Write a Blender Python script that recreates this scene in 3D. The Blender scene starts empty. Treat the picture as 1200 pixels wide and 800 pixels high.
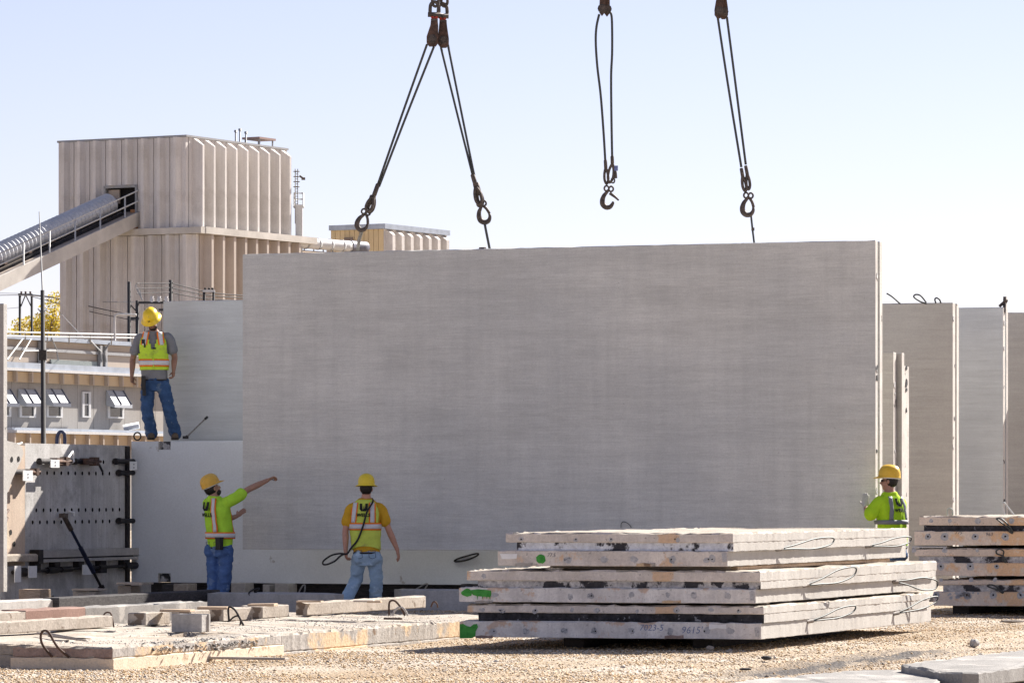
import bpy, bmesh, math, random
import numpy as np
from mathutils import Vector, Matrix, noise

random.seed(7)
SC = bpy.context.scene
COL = SC.collection
R = math.radians

# ------------------------------------------------------------------ camera
FPX = 5000.0            # focal length in pixels of the 1200 px wide photograph
CAMZ = 1.5
HOR = 578.0             # horizon row
cam_d = bpy.data.cameras.new('camera')
cam_d.sensor_width = 36.0
cam_d.lens = FPX / 1200.0 * 36.0
cam_d.shift_y = (HOR - 400.0) / 1200.0
cam_d.clip_start = 0.5
cam_d.clip_end = 8000.0
cam = bpy.data.objects.new('camera', cam_d)
cam.location = (0, 0, CAMZ)
cam.rotation_euler = (R(90), 0, 0)
COL.objects.link(cam)
SC.camera = cam

# ------------------------------------------------------------------ light
SUN_D = Vector((-0.675, -0.738, -0.745)).normalized()      # direction the light travels
SUN_EL = math.asin(-SUN_D.z)
SUN_AZ = math.atan2(-SUN_D.x, -SUN_D.y)                 # clockwise from +Y
world = bpy.data.worlds.new('World')
SC.world = world
world.use_nodes = True
wn = world.node_tree.nodes
wl = world.node_tree.links
wn.clear()
sky = wn.new('ShaderNodeTexSky')
sky.sky_type = 'NISHITA'
sky.sun_disc = False
sky.sun_elevation = SUN_EL
sky.sun_rotation = SUN_AZ
sky.altitude = 300
sky.air_density = 0.85
sky.dust_density = 0.15
sky.ozone_density = 2.0
bg = wn.new('ShaderNodeBackground')
bg.inputs['Strength'].default_value = 0.05
wo = wn.new('ShaderNodeOutputWorld')
tint = wn.new('ShaderNodeMix')             # camera white balance of the sky light
tint.data_type = 'RGBA'
tint.blend_type = 'MULTIPLY'
tint.inputs[0].default_value = 1.0
tint.inputs[7].default_value = (1.10, 0.885, 0.98, 1)
wl.new(sky.outputs[0], tint.inputs[6])
hs = wn.new('ShaderNodeHueSaturation')
hs.inputs['Saturation'].default_value = 0.76
wl.new(tint.outputs[2], hs.inputs['Color'])
wl.new(hs.outputs[0], bg.inputs['Color'])
wl.new(bg.outputs[0], wo.inputs['Surface'])
sun_l = bpy.data.lights.new('sun', 'SUN')
sun_l.energy = 4.75
sun_l.angle = R(0.5)
sun_l.color = (1.0, 0.94, 0.86)
sun_o = bpy.data.objects.new('sun', sun_l)
sun_o.rotation_euler = SUN_D.to_track_quat('-Z', 'Y').to_euler()
sun_o.location = (60, 60, 60)
COL.objects.link(sun_o)
SC.view_settings.view_transform = 'Standard'
SC.view_settings.look = 'None'
SC.view_settings.gamma = 1.0
SC.view_settings.use_curve_mapping = False
SC.view_settings.exposure = 1.42

# ------------------------------------------------------------------ helpers
UD = Vector((0.357, 0.934, 0)).normalized()      # yard grid: away and right
VD = Vector((0.934, -0.357, 0)).normalized()     # yard grid: right and nearer
ZD = Vector((0, 0, 1))

def W(px, py, D):
    return Vector(((px - 600.0) / FPX * D, D, CAMZ + (HOR - py) / FPX * D))

def G(px, py, z=0.0):
    D = (CAMZ - z) * FPX / (py - HOR)
    return Vector(((px - 600.0) / FPX * D, D, z))

def along(P, d, px):
    """distance t along P + t*d (plan) at which the column px of the photograph is reached"""
    k = (px - 600.0) / FPX
    return (k * P.y - P.x) / (d.x - k * d.y)

def zat(py, D):
    return CAMZ + (HOR - py) / FPX * D

def tag(o, label=None, cat=None, group=None, kind=None):
    if label: o['label'] = label
    if cat: o['category'] = cat
    if group: o['group'] = group
    if kind: o['kind'] = kind
    elif cat: o['kind'] = 'thing'
    return o

def root(name, loc, label, cat, group=None, rotz=0.0):
    o = bpy.data.objects.new(name, None)
    o.empty_display_size = 0.2
    o.location = loc
    o.rotation_euler = (0, 0, rotz)
    COL.objects.link(o)
    return tag(o, label, cat, group)

def origin(p):
    v = Vector((0, 0, 0))
    while p is not None:
        v += p.location
        p = p.parent
    return v

def obj(name, src, mats, parent=None, smooth=False, local=False, loc=None, mod=None):
    """links a bmesh (built in world coordinates unless local) or a mesh as one object"""
    if isinstance(src, bmesh.types.BMesh):
        me = bpy.data.meshes.new(name)
        if not local:
            o0 = origin(parent) if parent else None
            if parent is None:
                c = Vector((0, 0, 0))
                if loc is not None:
                    c = Vector(loc)
            else:
                c = o0 + (Vector(loc) - o0 if loc is not None else Vector((0, 0, 0)))
            bmesh.ops.translate(src, verts=src.verts, vec=-c)
        src.normal_update()
        src.to_mesh(me)
        src.free()
        if not isinstance(mats, (list, tuple)):
            mats = [mats]
        for m in mats:
            me.materials.append(m)
        if smooth:
            me.polygons.foreach_set('use_smooth', [True] * len(me.polygons))
    else:
        me = src
    o = bpy.data.objects.new(name, me)
    if parent is not None:
        o.parent = parent
        if loc is not None:
            o.location = Vector(loc) if local else Vector(loc) - origin(parent)
    elif loc is not None:
        o.location = loc
    COL.objects.link(o)
    return o

def single(name, bm, mats, label, cat, group=None, base=None, smooth=False, kind=None):
    """a thing that is one mesh; base = world position of its origin"""
    o = obj(name, bm, mats, None, smooth, loc=base if base is not None else None)
    return tag(o, label, cat, group, kind)

def copy_tree(o, parent=None):
    c = o.copy()
    COL.objects.link(c)
    c.parent = parent
    for ch in list(o.children):
        copy_tree(ch, c)
    return c

def bm_new():
    return bmesh.new()

def box(bm, c, ex, ey, ez, mi=0):
    """box from centre and three half-axis vectors"""
    c = Vector(c)
    vs = []
    for sx in (-1, 1):
        for sy in (-1, 1):
            for sz in (-1, 1):
                vs.append(bm.verts.new(c + ex * sx + ey * sy + ez * sz))
    for f in ((0, 1, 3, 2), (4, 6, 7, 5), (0, 4, 5, 1), (2, 3, 7, 6), (0, 2, 6, 4), (1, 5, 7, 3)):
        fc = bm.faces.new([vs[i] for i in f])
        fc.material_index = mi
    return vs

def boxd(bm, P, d, L, n, T, z0, z1, mi=0):
    """box: from plan point P along d by L and along n by T, z0..z1"""
    P = Vector((P.x, P.y, 0))
    c = P + d * (L / 2) + n * (T / 2) + ZD * ((z0 + z1) / 2)
    return box(bm, c, d * (L / 2), n * (T / 2), ZD * ((z1 - z0) / 2), mi)

def fixn(bm):
    bmesh.ops.recalc_face_normals(bm, faces=bm.faces)
    return bm

def tube(bm, pts, r, seg=8, closed=False, mi=0, caps=True):
    pts = [Vector(p) for p in pts]
    n = len(pts)
    rs = r if isinstance(r, (list, tuple)) else [r] * n
    tans = []
    for i in range(n):
        if closed:
            t = pts[(i + 1) % n] - pts[i - 1]
        else:
            t = pts[min(i + 1, n - 1)] - pts[max(i - 1, 0)]
        if t.length < 1e-9:
            t = Vector((0, 0, 1))
        tans.append(t.normalized())
    ref = Vector((0, 0, 1)) if abs(tans[0].z) < 0.9 else Vector((1, 0, 0))
    nx = tans[0].cross(ref).normalized()
    rings = []
    for i in range(n):
        t = tans[i]
        nx = (nx - t * nx.dot(t))
        if nx.length < 1e-6:
            nx = t.orthogonal()
        nx.normalize()
        ny = t.cross(nx)
        rings.append([bm.verts.new(pts[i] + (nx * math.cos(2 * math.pi * k / seg) + ny * math.sin(2 * math.pi * k / seg)) * rs[i]) for k in range(seg)])
    m = n if closed else n - 1
    for i in range(m):
        a, b = rings[i], rings[(i + 1) % n]
        for k in range(seg):
            f = bm.faces.new((a[k], a[(k + 1) % seg], b[(k + 1) % seg], b[k]))
            f.material_index = mi
            f.smooth = True
    if not closed and caps:
        for rg in (rings[0], rings[-1]):
            f = bm.faces.new(rg)
            f.material_index = mi
    return rings

def spline(pts, n=6):
    pts = [Vector(p) for p in pts]
    out = []
    for i in range(len(pts) - 1):
        p0 = pts[max(i - 1, 0)]; p1 = pts[i]; p2 = pts[i + 1]; p3 = pts[min(i + 2, len(pts) - 1)]
        for k in range(n):
            t = k / n
            out.append(0.5 * ((2 * p1) + (p2 - p0) * t + (2 * p0 - 5 * p1 + 4 * p2 - p3) * t * t + (3 * p1 - p0 - 3 * p2 + p3) * t ** 3))
    out.append(pts[-1])
    return out

def prism(bm, poly, z0, z1, seg=0.25, jit=0.004, ch=0.012, seed=0, chip=0.0, flip=False, ztop=None):
    """rough slab on a plan polygon: subdivided and worn edges, a chamfered top, chips; ztop(x,y) may tilt the top"""
    rnd = random.Random(seed * 7919 + 13)
    ctr = sum((Vector((p.x, p.y, 0)) for p in poly), Vector()) / len(poly)
    loop = []
    n = len(poly)
    for i in range(n):
        a = Vector((poly[i].x, poly[i].y, 0)); b = Vector((poly[(i + 1) % n].x, poly[(i + 1) % n].y, 0))
        L = (b - a).length
        k = max(1, min(90, int(L / seg)))
        for j in range(k):
            loop.append((a.lerp(b, j / k), j == 0))
    m = len(loop)
    nor = []
    for i in range(m):
        t = (loop[(i + 1) % m][0] - loop[i - 1][0])
        q = Vector((t.y, -t.x, 0))
        if q.length < 1e-9:
            q = Vector((1, 0, 0))
        q.normalize()
        if q.dot(loop[i][0] - ctr) < 0:
            q = -q
        nor.append(q)
    def ring(z, inset, amp, top=False):
        out = []
        for (p, corner), q in zip(loop, nor):
            ins = inset + (rnd.random() ** 3) * chip * (1.0 if top else 0.0)
            dz = rnd.uniform(-amp, amp) - ((rnd.random() ** 4) * chip * 0.8 if top else 0)
            zz = z
            out.append(bm.verts.new(p - q * ins + q * rnd.uniform(-amp, amp) * 0.6 + ZD * (zz + dz)))
        return out
    h = z1 - z0
    c = min(ch, h * 0.3)
    rings = [ring(z0, c * 0.4, jit * 0.4), ring(z0 + c * 0.6, 0, jit * 0.5)]
    if h > 0.5:
        for k in range(1, int(h / 0.6) + 1):
            zz = z0 + h * k / (int(h / 0.6) + 1)
            rings.append(ring(zz, 0, jit * 0.3))
    rings += [ring(z1 - c, 0, jit * 0.7), ring(z1, c, jit, True)]
    for a, b in zip(rings[:-1], rings[1:]):
        for i in range(m):
            bm.faces.new((a[i], a[(i + 1) % m], b[(i + 1) % m], b[i]))
    bm.faces.new(rings[0])
    bm.faces.new(rings[-1])
    fixn(bm)
    return bm

def rect(P, d, L, n, T):
    P = Vector((P.x, P.y, 0))
    return [P, P + d * L, P + d * L + n * T, P + n * T]

def face_mat(bm, direction, idx, lim=0.8):
    bm.normal_update()
    for f in bm.faces:
        if f.normal.dot(direction) > lim:
            f.material_index = idx

def ico(bm, c, r, sub=1, scale=(1, 1, 1), jit=0.0, seed=0):
    rnd = random.Random(seed)
    res = bmesh.ops.create_icosphere(bm, subdivisions=sub, radius=1.0)
    for v in res['verts']:
        k = 1 + rnd.uniform(-jit, jit)
        v.co = Vector(c) + Vector((v.co.x * r * scale[0], v.co.y * r * scale[1], v.co.z * r * scale[2])) * k
    return res['verts']

def disc(bm, c, nrm, r, thick, seg=14, jit=0.0, seed=0, mi=0, xs=1.0):
    rnd = random.Random(seed)
    nrm = nrm.normalized()
    a = nrm.cross(ZD)
    if a.length < 1e-4:
        a = Vector((1, 0, 0))
    a.normalize()
    b = nrm.cross(a)
    rr = [r * (1 + rnd.uniform(-jit, jit)) for _ in range(seg)]
    bot = [bm.verts.new(c + (a * math.cos(2 * math.pi * k / seg) * xs + b * math.sin(2 * math.pi * k / seg)) * rr[k]) for k in range(seg)]
    top = [bm.verts.new(v.co + nrm * thick) for v in bot]
    for k in range(seg):
        bm.faces.new((bot[k], bot[(k + 1) % seg], top[(k + 1) % seg], top[k])).material_index = mi
    bm.faces.new(top).material_index = mi
    bm.faces.new(bot).material_index = mi

# ------------------------------------------------------------------ materials
def nmat(name):
    m = bpy.data.materials.new(name)
    m.use_nodes = True
    nt = m.node_tree
    nt.nodes.clear()
    out = nt.nodes.new('ShaderNodeOutputMaterial')
    bs = nt.nodes.new('ShaderNodeBsdfPrincipled')
    nt.links.new(bs.outputs[0], out.inputs[0])
    return m, nt, bs

def _noise(nt, vec, scale, detail=5, rough=0.6):
    n = nt.nodes.new('ShaderNodeTexNoise')
    n.inputs['Scale'].default_value = scale
    n.inputs['Detail'].default_value = detail
    n.inputs['Roughness'].default_value = rough
    nt.links.new(vec, n.inputs['Vector'])
    return n.outputs['Fac']

def _map(nt, src, sc, rot=(0, 0, 0), loc=(0, 0, 0)):
    mp = nt.nodes.new('ShaderNodeMapping')
    mp.inputs['Scale'].default_value = sc
    mp.inputs['Rotation'].default_value = rot
    mp.inputs['Location'].default_value = loc
    nt.links.new(src, mp.inputs['Vector'])
    return mp.outputs[0]

def _ramp(nt, fac, stops):
    r = nt.nodes.new('ShaderNodeValToRGB')
    el = r.color_ramp.elements
    while len(el) < len(stops):
        el.new(0.5)
    for e, (p, c) in zip(el, stops):
        e.position = p
        e.color = (c[0], c[1], c[2], 1) if isinstance(c, (tuple, list)) else (c, c, c, 1)
    nt.links.new(fac, r.inputs[0])
    return r.outputs[0]

def _mix(nt, fac, a, b, mode='MIX'):
    n = nt.nodes.new('ShaderNodeMix')
    n.data_type = 'RGBA'
    n.blend_type = mode
    for sock, v in ((n.inputs[0], fac), (n.inputs[6], a), (n.inputs[7], b)):
        if isinstance(v, (int, float)):
            sock.default_value = v
        elif isinstance(v, (tuple, list)):
            sock.default_value = (v[0], v[1], v[2], 1)
        else:
            nt.links.new(v, sock)
    return n.outputs[2]

def _math(nt, op, a, b=None):
    n = nt.nodes.new('ShaderNodeMath')
    n.operation = op
    for s, v in ((n.inputs[0], a), (n.inputs[1], b)):
        if v is None: continue
        if isinstance(v, (int, float)): s.default_value = v
        else: nt.links.new(v, s)
    return n.outputs[0]

def concrete(name, c1, c2, scale=1.2, stretch=(1, 1, 1), rough=0.9, bump=0.25, fine=45, grain=0.12,
             pits=0.0, pit_col=(0.03, 0.03, 0.03), pit_scale=9.0, pit_stretch=(1, 1, 1), lines=0.0, line_scale=30.0,
             streak=0.0, streak_col=(0.2, 0.18, 0.16), patch=None, patch_at=0.55, patch_scale=2.0, rnd=0.0, metal=0.0, spec=0.3,
             fleck=0.0, soft=0.02):
    m, nt, bs = nmat(name)
    tc = nt.nodes.new('ShaderNodeTexCoord').outputs['Object']
    big = _noise(nt, _map(nt, tc, stretch), scale, 7, 0.62)
    col = _ramp(nt, big, [(0.32, c1), (0.68, c2)])
    if patch is not None:
        pn = _noise(nt, _map(nt, tc, (1, 1, 1), loc=(3.1, 1.7, 5.2)), patch_scale, 6, 0.65)
        pf = _ramp(nt, pn, [(patch_at - soft, 0.0), (patch_at + soft, 1.0)])
        col = _mix(nt, pf, col, patch)
    if streak:
        sn = _noise(nt, _map(nt, tc, (5, 5, 0.25)), 1.6, 5, 0.6)
        sf = _ramp(nt, sn, [(0.45, 0.0), (0.75, 1.0)])
        col = _mix(nt, _math(nt, 'MULTIPLY', sf, streak), col, streak_col)
    height = None
    if lines:
        ln = _noise(nt, _map(nt, tc, (0.07, 0.07, 1.0)), line_scale, 3, 0.75)
        lf = _ramp(nt, ln, [(0.3, 1.0 - lines), (0.7, 1.0 + lines * 0.6)])
        col = _mix(nt, 1.0, col, lf, 'MULTIPLY')
        ln2 = _noise(nt, _map(nt, tc, (0.05, 0.05, 1.0), loc=(0, 0, 2.2)), line_scale * 0.12, 4, 0.7)
        lf2 = _ramp(nt, ln2, [(0.35, 1.0 - lines * 0.7), (0.65, 1.0 + lines * 0.4)])
        col = _mix(nt, 1.0, col, lf2, 'MULTIPLY')
        height = ln
    fn = _noise(nt, tc, fine, 4, 0.7)
    ff = _ramp(nt, fn, [(0.3, 1.0 - grain), (0.7, 1.0 + grain)])
    col = _mix(nt, 1.0, col, ff, 'MULTIPLY')
    if fleck:
        fk = _noise(nt, _map(nt, tc, (1, 1, 1), loc=(9, 2, 4)), 26, 3, 0.8)
        kf = _ramp(nt, fk, [(0.62, 0.0), (0.68, fleck)])
        col = _mix(nt, kf, col, (0.08, 0.075, 0.07))
    if pits:
        pn = _noise(nt, _map(nt, tc, pit_stretch), pit_scale, 4, 0.6)
        pf = _ramp(nt, pn, [(1.0 - pits - 0.02, 0.0), (1.0 - pits + 0.02, 1.0)])
        col = _mix(nt, pf, col, pit_col)
    if rnd:
        oi = nt.nodes.new('ShaderNodeObjectInfo').outputs['Random']
        rf = _ramp(nt, oi, [(0.0, 1.0 - rnd), (1.0, 1.0 + rnd)])
        col = _mix(nt, 1.0, col, rf, 'MULTIPLY')
    nt.links.new(col, bs.inputs['Base Color'])
    bs.inputs['Roughness'].default_value = rough
    bs.inputs['Metallic'].default_value = metal
    bs.inputs['Specular IOR Level'].default_value = spec
    if bump:
        b = nt.nodes.new('ShaderNodeBump')
        b.inputs['Strength'].default_value = bump
        b.inputs['Distance'].default_value = 0.01
        nt.links.new(height if height is not None else fn, b.inputs['Height'])
        nt.links.new(b.outputs[0], bs.inputs['Normal'])
    return m

def plain(name, c, rough=0.6, metal=0.0, var=0.12, scale=12.0, bump=0.0, bscale=60, spec=0.4):
    lo = tuple(x * (1 - var) for x in c)
    hi = tuple(min(1, x * (1 + var)) for x in c)
    return concrete(name, lo, hi, scale=scale, rough=rough, bump=bump, fine=bscale, grain=var * 0.5, metal=metal, spec=spec)

M = {}
M['panel'] = concrete('hanging panel concrete', (0.576, 0.573, 0.546), (0.73, 0.724, 0.686), scale=0.8, bump=0.35, lines=0.105, line_scale=42, fine=50, grain=0.09, streak=0.25, streak_col=(0.452, 0.454, 0.438), patch=(0.586, 0.59, 0.573), patch_at=0.56, patch_scale=0.35, soft=0.12, pits=0.26, pit_col=(0.34, 0.32, 0.31), pit_scale=15.0)
M['panel_grey'] = concrete('grey panel concrete', (0.482, 0.506, 0.524), (0.572, 0.602, 0.618), scale=0.7, bump=0.3, lines=0.10, line_scale=26, fine=70, grain=0.07)
M['panel_smooth'] = concrete('smooth panel concrete', (0.605, 0.635, 0.666), (0.708, 0.745, 0.781), scale=0.8, bump=0.15, fine=40, grain=0.06, pits=0.30, pit_col=(0.40, 0.39, 0.385), pit_scale=3.0)
M['panel_tan'] = concrete('tan panel concrete', (0.365, 0.337, 0.31), (0.428, 0.401, 0.374), scale=0.6, bump=0.3, lines=0.09, line_scale=30, grain=0.08)
M['edge'] = concrete('panel edge concrete', (0.46, 0.43, 0.40), (0.60, 0.57, 0.53), scale=3.0, bump=0.5, fine=40, grain=0.10, pits=0.33, pit_col=(0.16, 0.15, 0.14), pit_scale=5.0)
M['form'] = concrete('form wall concrete', (0.50, 0.485, 0.47), (0.64, 0.625, 0.61), scale=1.6, bump=0.4, streak=0.7, streak_col=(0.30, 0.285, 0.27), grain=0.12, fleck=0.5, patch=(0.41, 0.395, 0.38), patch_at=0.57, patch_scale=1.6, soft=0.05)
M['form_brown'] = concrete('brown form concrete', (0.546, 0.429, 0.338), (0.676, 0.546, 0.429), scale=1.5, bump=0.3, streak=0.35, streak_col=(0.325, 0.247, 0.195), grain=0.1)
M['old'] = concrete('old concrete', (0.31, 0.265, 0.22), (0.46, 0.41, 0.355), scale=2.4, bump=0.7, fine=34, grain=0.18, pits=0.36, pit_col=(0.19, 0.145, 0.11), pit_scale=5.0, streak=0.4, streak_col=(0.25, 0.205, 0.165))
M['old_dark'] = concrete('weathered grey concrete', (0.35, 0.331, 0.312), (0.5, 0.475, 0.45), scale=2.0, bump=0.5, fine=34, grain=0.14, streak=0.3, streak_col=(0.2, 0.188, 0.175))
M['gritty'] = concrete('gritty slab top', (0.33, 0.285, 0.235), (0.49, 0.445, 0.385), scale=3.0, bump=0.9, fine=30, grain=0.24, fleck=0.8, patch=(0.34, 0.28, 0.22), patch_at=0.58, patch_scale=1.6, soft=0.08)
M['cream'] = concrete('cream facing concrete', (0.60, 0.49, 0.365), (0.72, 0.60, 0.47), scale=1.6, bump=0.5, grain=0.12, patch=(0.42, 0.30, 0.20), patch_at=0.62, patch_scale=2.4, fleck=0.3)
M['peeled'] = concrete('peeled slab edge', (0.30, 0.275, 0.25), (0.42, 0.39, 0.36), scale=2.0, bump=0.9, fine=26, grain=0.2, patch=(0.58, 0.43, 0.28), patch_at=0.50, patch_scale=0.75, fleck=0.6, pits=0.35, pit_col=(0.22, 0.15, 0.10), pit_scale=4.0)
M['brown_edge'] = concrete('brown slab edge', (0.208, 0.15, 0.13), (0.351, 0.26, 0.227), scale=4.0, bump=0.9, fine=26, grain=0.22, fleck=0.4)
M['stack'] = concrete('stacked slab face', (0.50, 0.45, 0.41), (0.76, 0.70, 0.645), scale=3.2, bump=0.5, grain=0.12, streak=0.35, streak_col=(0.42, 0.39, 0.38), patch=(0.66, 0.47, 0.32), patch_at=0.585, patch_scale=2.6, fleck=0.45)
M['stack_wet'] = concrete('limed slab face', (0.54, 0.515, 0.50), (0.80, 0.775, 0.75), scale=3.4, bump=0.4, grain=0.12, streak=0.6, streak_col=(0.46, 0.43, 0.43), patch=(0.60, 0.44, 0.33), patch_at=0.61, patch_scale=2.8, fleck=0.4)
M['stack_white'] = concrete('pale slab side', (0.40, 0.375, 0.345), (0.50, 0.475, 0.44), scale=1.8, bump=0.4, grain=0.07, streak=0.25, streak_col=(0.36, 0.33, 0.30), patch=(0.36, 0.335, 0.305), patch_at=0.63, patch_scale=1.4, fleck=0.35)
M['stack_brown'] = concrete('tan slab face', (0.608, 0.504, 0.416), (0.832, 0.712, 0.6), scale=1.8, bump=0.5, grain=0.12, patch=(0.736, 0.496, 0.304), patch_at=0.58, patch_scale=1.4, fleck=0.45)
M['foam'] = concrete('black foam core', (0.012, 0.012, 0.015), (0.05, 0.05, 0.06), scale=9.0, bump=1.0, fine=24, grain=0.5, pits=0.34, pit_col=(0.22, 0.23, 0.26), pit_scale=14.0)
M['foam_blue'] = concrete('smeared blue foam core', (0.532, 0.56, 0.63), (0.728, 0.756, 0.812), scale=4.0, bump=0.8, fine=24, grain=0.2, patch=(0.042, 0.042, 0.049), patch_at=0.57, patch_scale=3.0)
M['foam_grey'] = concrete('grey crumbling foam core', (0.26, 0.26, 0.273), (0.598, 0.585, 0.585), scale=6.0, bump=1.0, fine=24, grain=0.3, patch=(0.0455, 0.0455, 0.052), patch_at=0.52, patch_scale=4.0)
M['smudge'] = concrete('grey smudge', (0.34, 0.345, 0.37), (0.52, 0.51, 0.52), scale=22.0, bump=0.3, grain=0.2, patch=(0.20, 0.205, 0.22), patch_at=0.60, patch_scale=16.0)
M['wood'] = concrete('weathered board', (0.34, 0.24, 0.16), (0.52, 0.40, 0.29), scale=4.0, stretch=(1, 6, 12), bump=0.4, grain=0.15)
M['wood_grey'] = concrete('grey board', (0.36, 0.31, 0.26), (0.52, 0.46, 0.40), scale=4.0, stretch=(1, 6, 12), bump=0.4, grain=0.15)
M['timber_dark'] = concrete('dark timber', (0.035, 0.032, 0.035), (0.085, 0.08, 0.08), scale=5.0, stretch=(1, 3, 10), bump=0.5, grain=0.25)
M['slab_grey'] = concrete('dusty dark grey slab', (0.20, 0.19, 0.18), (0.32, 0.305, 0.29), scale=1.6, bump=0.6, grain=0.15, fleck=0.4, patch=(0.40, 0.375, 0.345), patch_at=0.56, patch_scale=1.1)
M['rust'] = concrete('rusty steel', (0.05, 0.033, 0.027), (0.15, 0.09, 0.068), scale=14.0, bump=0.4, grain=0.2, rough=0.75, metal=0.1)
M['iron'] = concrete('worn dark iron', (0.05, 0.045, 0.043), (0.16, 0.125, 0.105), scale=22.0, bump=0.3, grain=0.2, rough=0.6, metal=0.2)
M['rope'] = plain('wire rope', (0.07, 0.075, 0.075), rough=0.55, metal=0.4, var=0.3, scale=60)
M['cable_light'] = plain('bright strand', (0.30, 0.29, 0.27), rough=0.5, metal=0.5, var=0.25, scale=50)
M['black'] = plain('black rubber', (0.02, 0.02, 0.022), rough=0.6)
M['black_steel'] = concrete('black steel', (0.014, 0.014, 0.017), (0.05, 0.042, 0.04), scale=12.0, grain=0.2, rough=0.55, metal=0.3, bump=0.2)
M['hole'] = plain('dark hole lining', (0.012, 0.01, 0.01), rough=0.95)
M['navy'] = plain('navy blue steel', (0.025, 0.035, 0.085), rough=0.45, metal=0.1, var=0.25)
M['red'] = plain('red painted shackle pin', (0.50, 0.055, 0.03), rough=0.5, var=0.25, scale=30)
M['white_tag'] = plain('white tag', (0.78, 0.78, 0.78), rough=0.6, var=0.06)
M['green'] = concrete('green spray paint', (0.03, 0.22, 0.03), (0.07, 0.34, 0.06), scale=14, bump=0.1, grain=0.12, rough=0.7)
M['ink'] = plain('dark ink', (0.13, 0.13, 0.16), rough=0.8)
M['ink_blue'] = plain('blue ink', (0.21, 0.25, 0.38), rough=0.8)
M['galv'] = concrete('galvanised steel', (0.50, 0.51, 0.53), (0.62, 0.63, 0.65), scale=6.0, bump=0.1, grain=0.06, rough=0.42, metal=0.25)
M['steel_grey'] = plain('grey painted steel', (0.30, 0.30, 0.305), rough=0.55, var=0.15)
M['white_steel'] = plain('white painted steel', (0.52, 0.515, 0.51), rough=0.5, var=0.10)
M['tee'] = concrete('double tee concrete', (0.56, 0.53, 0.505), (0.70, 0.665, 0.635), scale=0.35, bump=0.3, fine=18, grain=0.07, streak=0.45, streak_col=(0.45, 0.42, 0.395), rnd=0.07, patch=(0.53, 0.495, 0.465), patch_at=0.58, patch_scale=0.5, soft=0.06)
M['tee_low'] = concrete('lower double tee concrete', (0.52, 0.49, 0.47), (0.66, 0.63, 0.605), scale=0.35, bump=0.3, fine=18, grain=0.07, streak=0.6, streak_col=(0.40, 0.375, 0.36), rnd=0.10, patch=(0.54, 0.49, 0.45), patch_at=0.57, patch_scale=0.5, soft=0.06)
M['tee_tan'] = concrete('tan double tee concrete', (0.42, 0.355, 0.305), (0.52, 0.455, 0.40), scale=0.4, bump=0.2, fine=18, grain=0.06, streak=0.4, streak_col=(0.36, 0.31, 0.27), rnd=0.07)
M['ledge'] = concrete('ledge concrete', (0.44, 0.41, 0.37), (0.62, 0.58, 0.53), scale=0.8, bump=0.3, grain=0.1)
M['yellow_wall'] = concrete('yellow siding', (0.56, 0.43, 0.25), (0.64, 0.50, 0.30), scale=0.6, bump=0.1, grain=0.05, streak=0.25, streak_col=(0.45, 0.34, 0.2), rnd=0.07)
M['office'] = concrete('office wall', (0.29, 0.27, 0.25), (0.345, 0.325, 0.305), scale=0.5, bump=0.2, fine=14, grain=0.07, streak=0.4, streak_col=(0.23, 0.213, 0.2), rnd=0.06)
M['peach'] = concrete('peach fascia panel', (0.44, 0.33, 0.215), (0.51, 0.39, 0.26), scale=0.5, bump=0.1, grain=0.05, rnd=0.06)
M['peach_wall'] = concrete('pale peach wall', (0.38, 0.315, 0.26), (0.45, 0.375, 0.31), scale=0.3, bump=0.1, grain=0.05, streak=0.3, streak_col=(0.33, 0.275, 0.23))
M['metal_roof'] = plain('bluish roof edge', (0.36, 0.40, 0.46), rough=0.45, metal=0.3, var=0.15, scale=2)
M['awning'] = plain('pale awning', (0.38, 0.40, 0.43), rough=0.6, var=0.08)
M['awning_stripe'] = plain('dark awning seam', (0.06, 0.07, 0.11), rough=0.6)
M['glass'] = plain('dark window glass', (0.045, 0.05, 0.055), rough=0.08, var=0.3, scale=2, spec=0.6)
M['bark'] = plain('bark', (0.12, 0.09, 0.065), rough=0.9, var=0.3)
M['pole'] = plain('weathered dark pole', (0.045, 0.043, 0.045), rough=0.8, var=0.25)
M['insul'] = plain('porcelain insulator', (0.62, 0.60, 0.58), rough=0.25, var=0.15)

# ================================================================== GROUND
def rut_lines():
    """wheel tracks in the gravel: plan point, direction, depth, half width"""
    out = []
    a = G(850, 789); b = G(1062, 762)
    d = (b - a).normalized()
    n = Vector((d.y, -d.x, 0))
    for off, dep, wd in ((0.0, 0.030, 0.13), (0.34, 0.022, 0.10), (-0.42, 0.018, 0.10), (1.75, 0.030, 0.14), (2.1, 0.02, 0.10)):
        out.append((a + n * off, d, dep, wd))
    a2 = G(560, 793); b2 = G(800, 782)
    d2 = (b2 - a2).normalized()
    out.append((a2, d2, 0.022, 0.09))
    out.append((a2 + Vector((0, 0.75, 0)), d2, 0.016, 0.09))
    return out
RUTS = rut_lines()

def gz(x, y):
    z = 0.022 * noise.noise(Vector((x * 0.45, y * 0.45, 3.3))) + 0.012 * noise.noise(Vector((x * 1.7, y * 1.7, 8.1))) - 0.012
    for P, d, dep, wd in RUTS:
        dx, dy = x - P.x, y - P.y
        t = dx * d.x + dy * d.y
        s = dx * d.y - dy * d.x + 0.08 * noise.noise(Vector((t * 0.8, 1.0, 0.0)))
        k = abs(s) / wd
        if k < 3.2:
            z += -dep * math.exp(-k * k) + dep * 0.55 * math.exp(-((k - 1.7) ** 2) * 2.2)
    return z

def grow(a, b, step, lim, sgn):
    out = []
    s = step
    v = b if sgn > 0 else a
    while abs(v) < lim:
        s *= 1.6
        v += s * sgn
        out.append(v)
    return out

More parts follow.
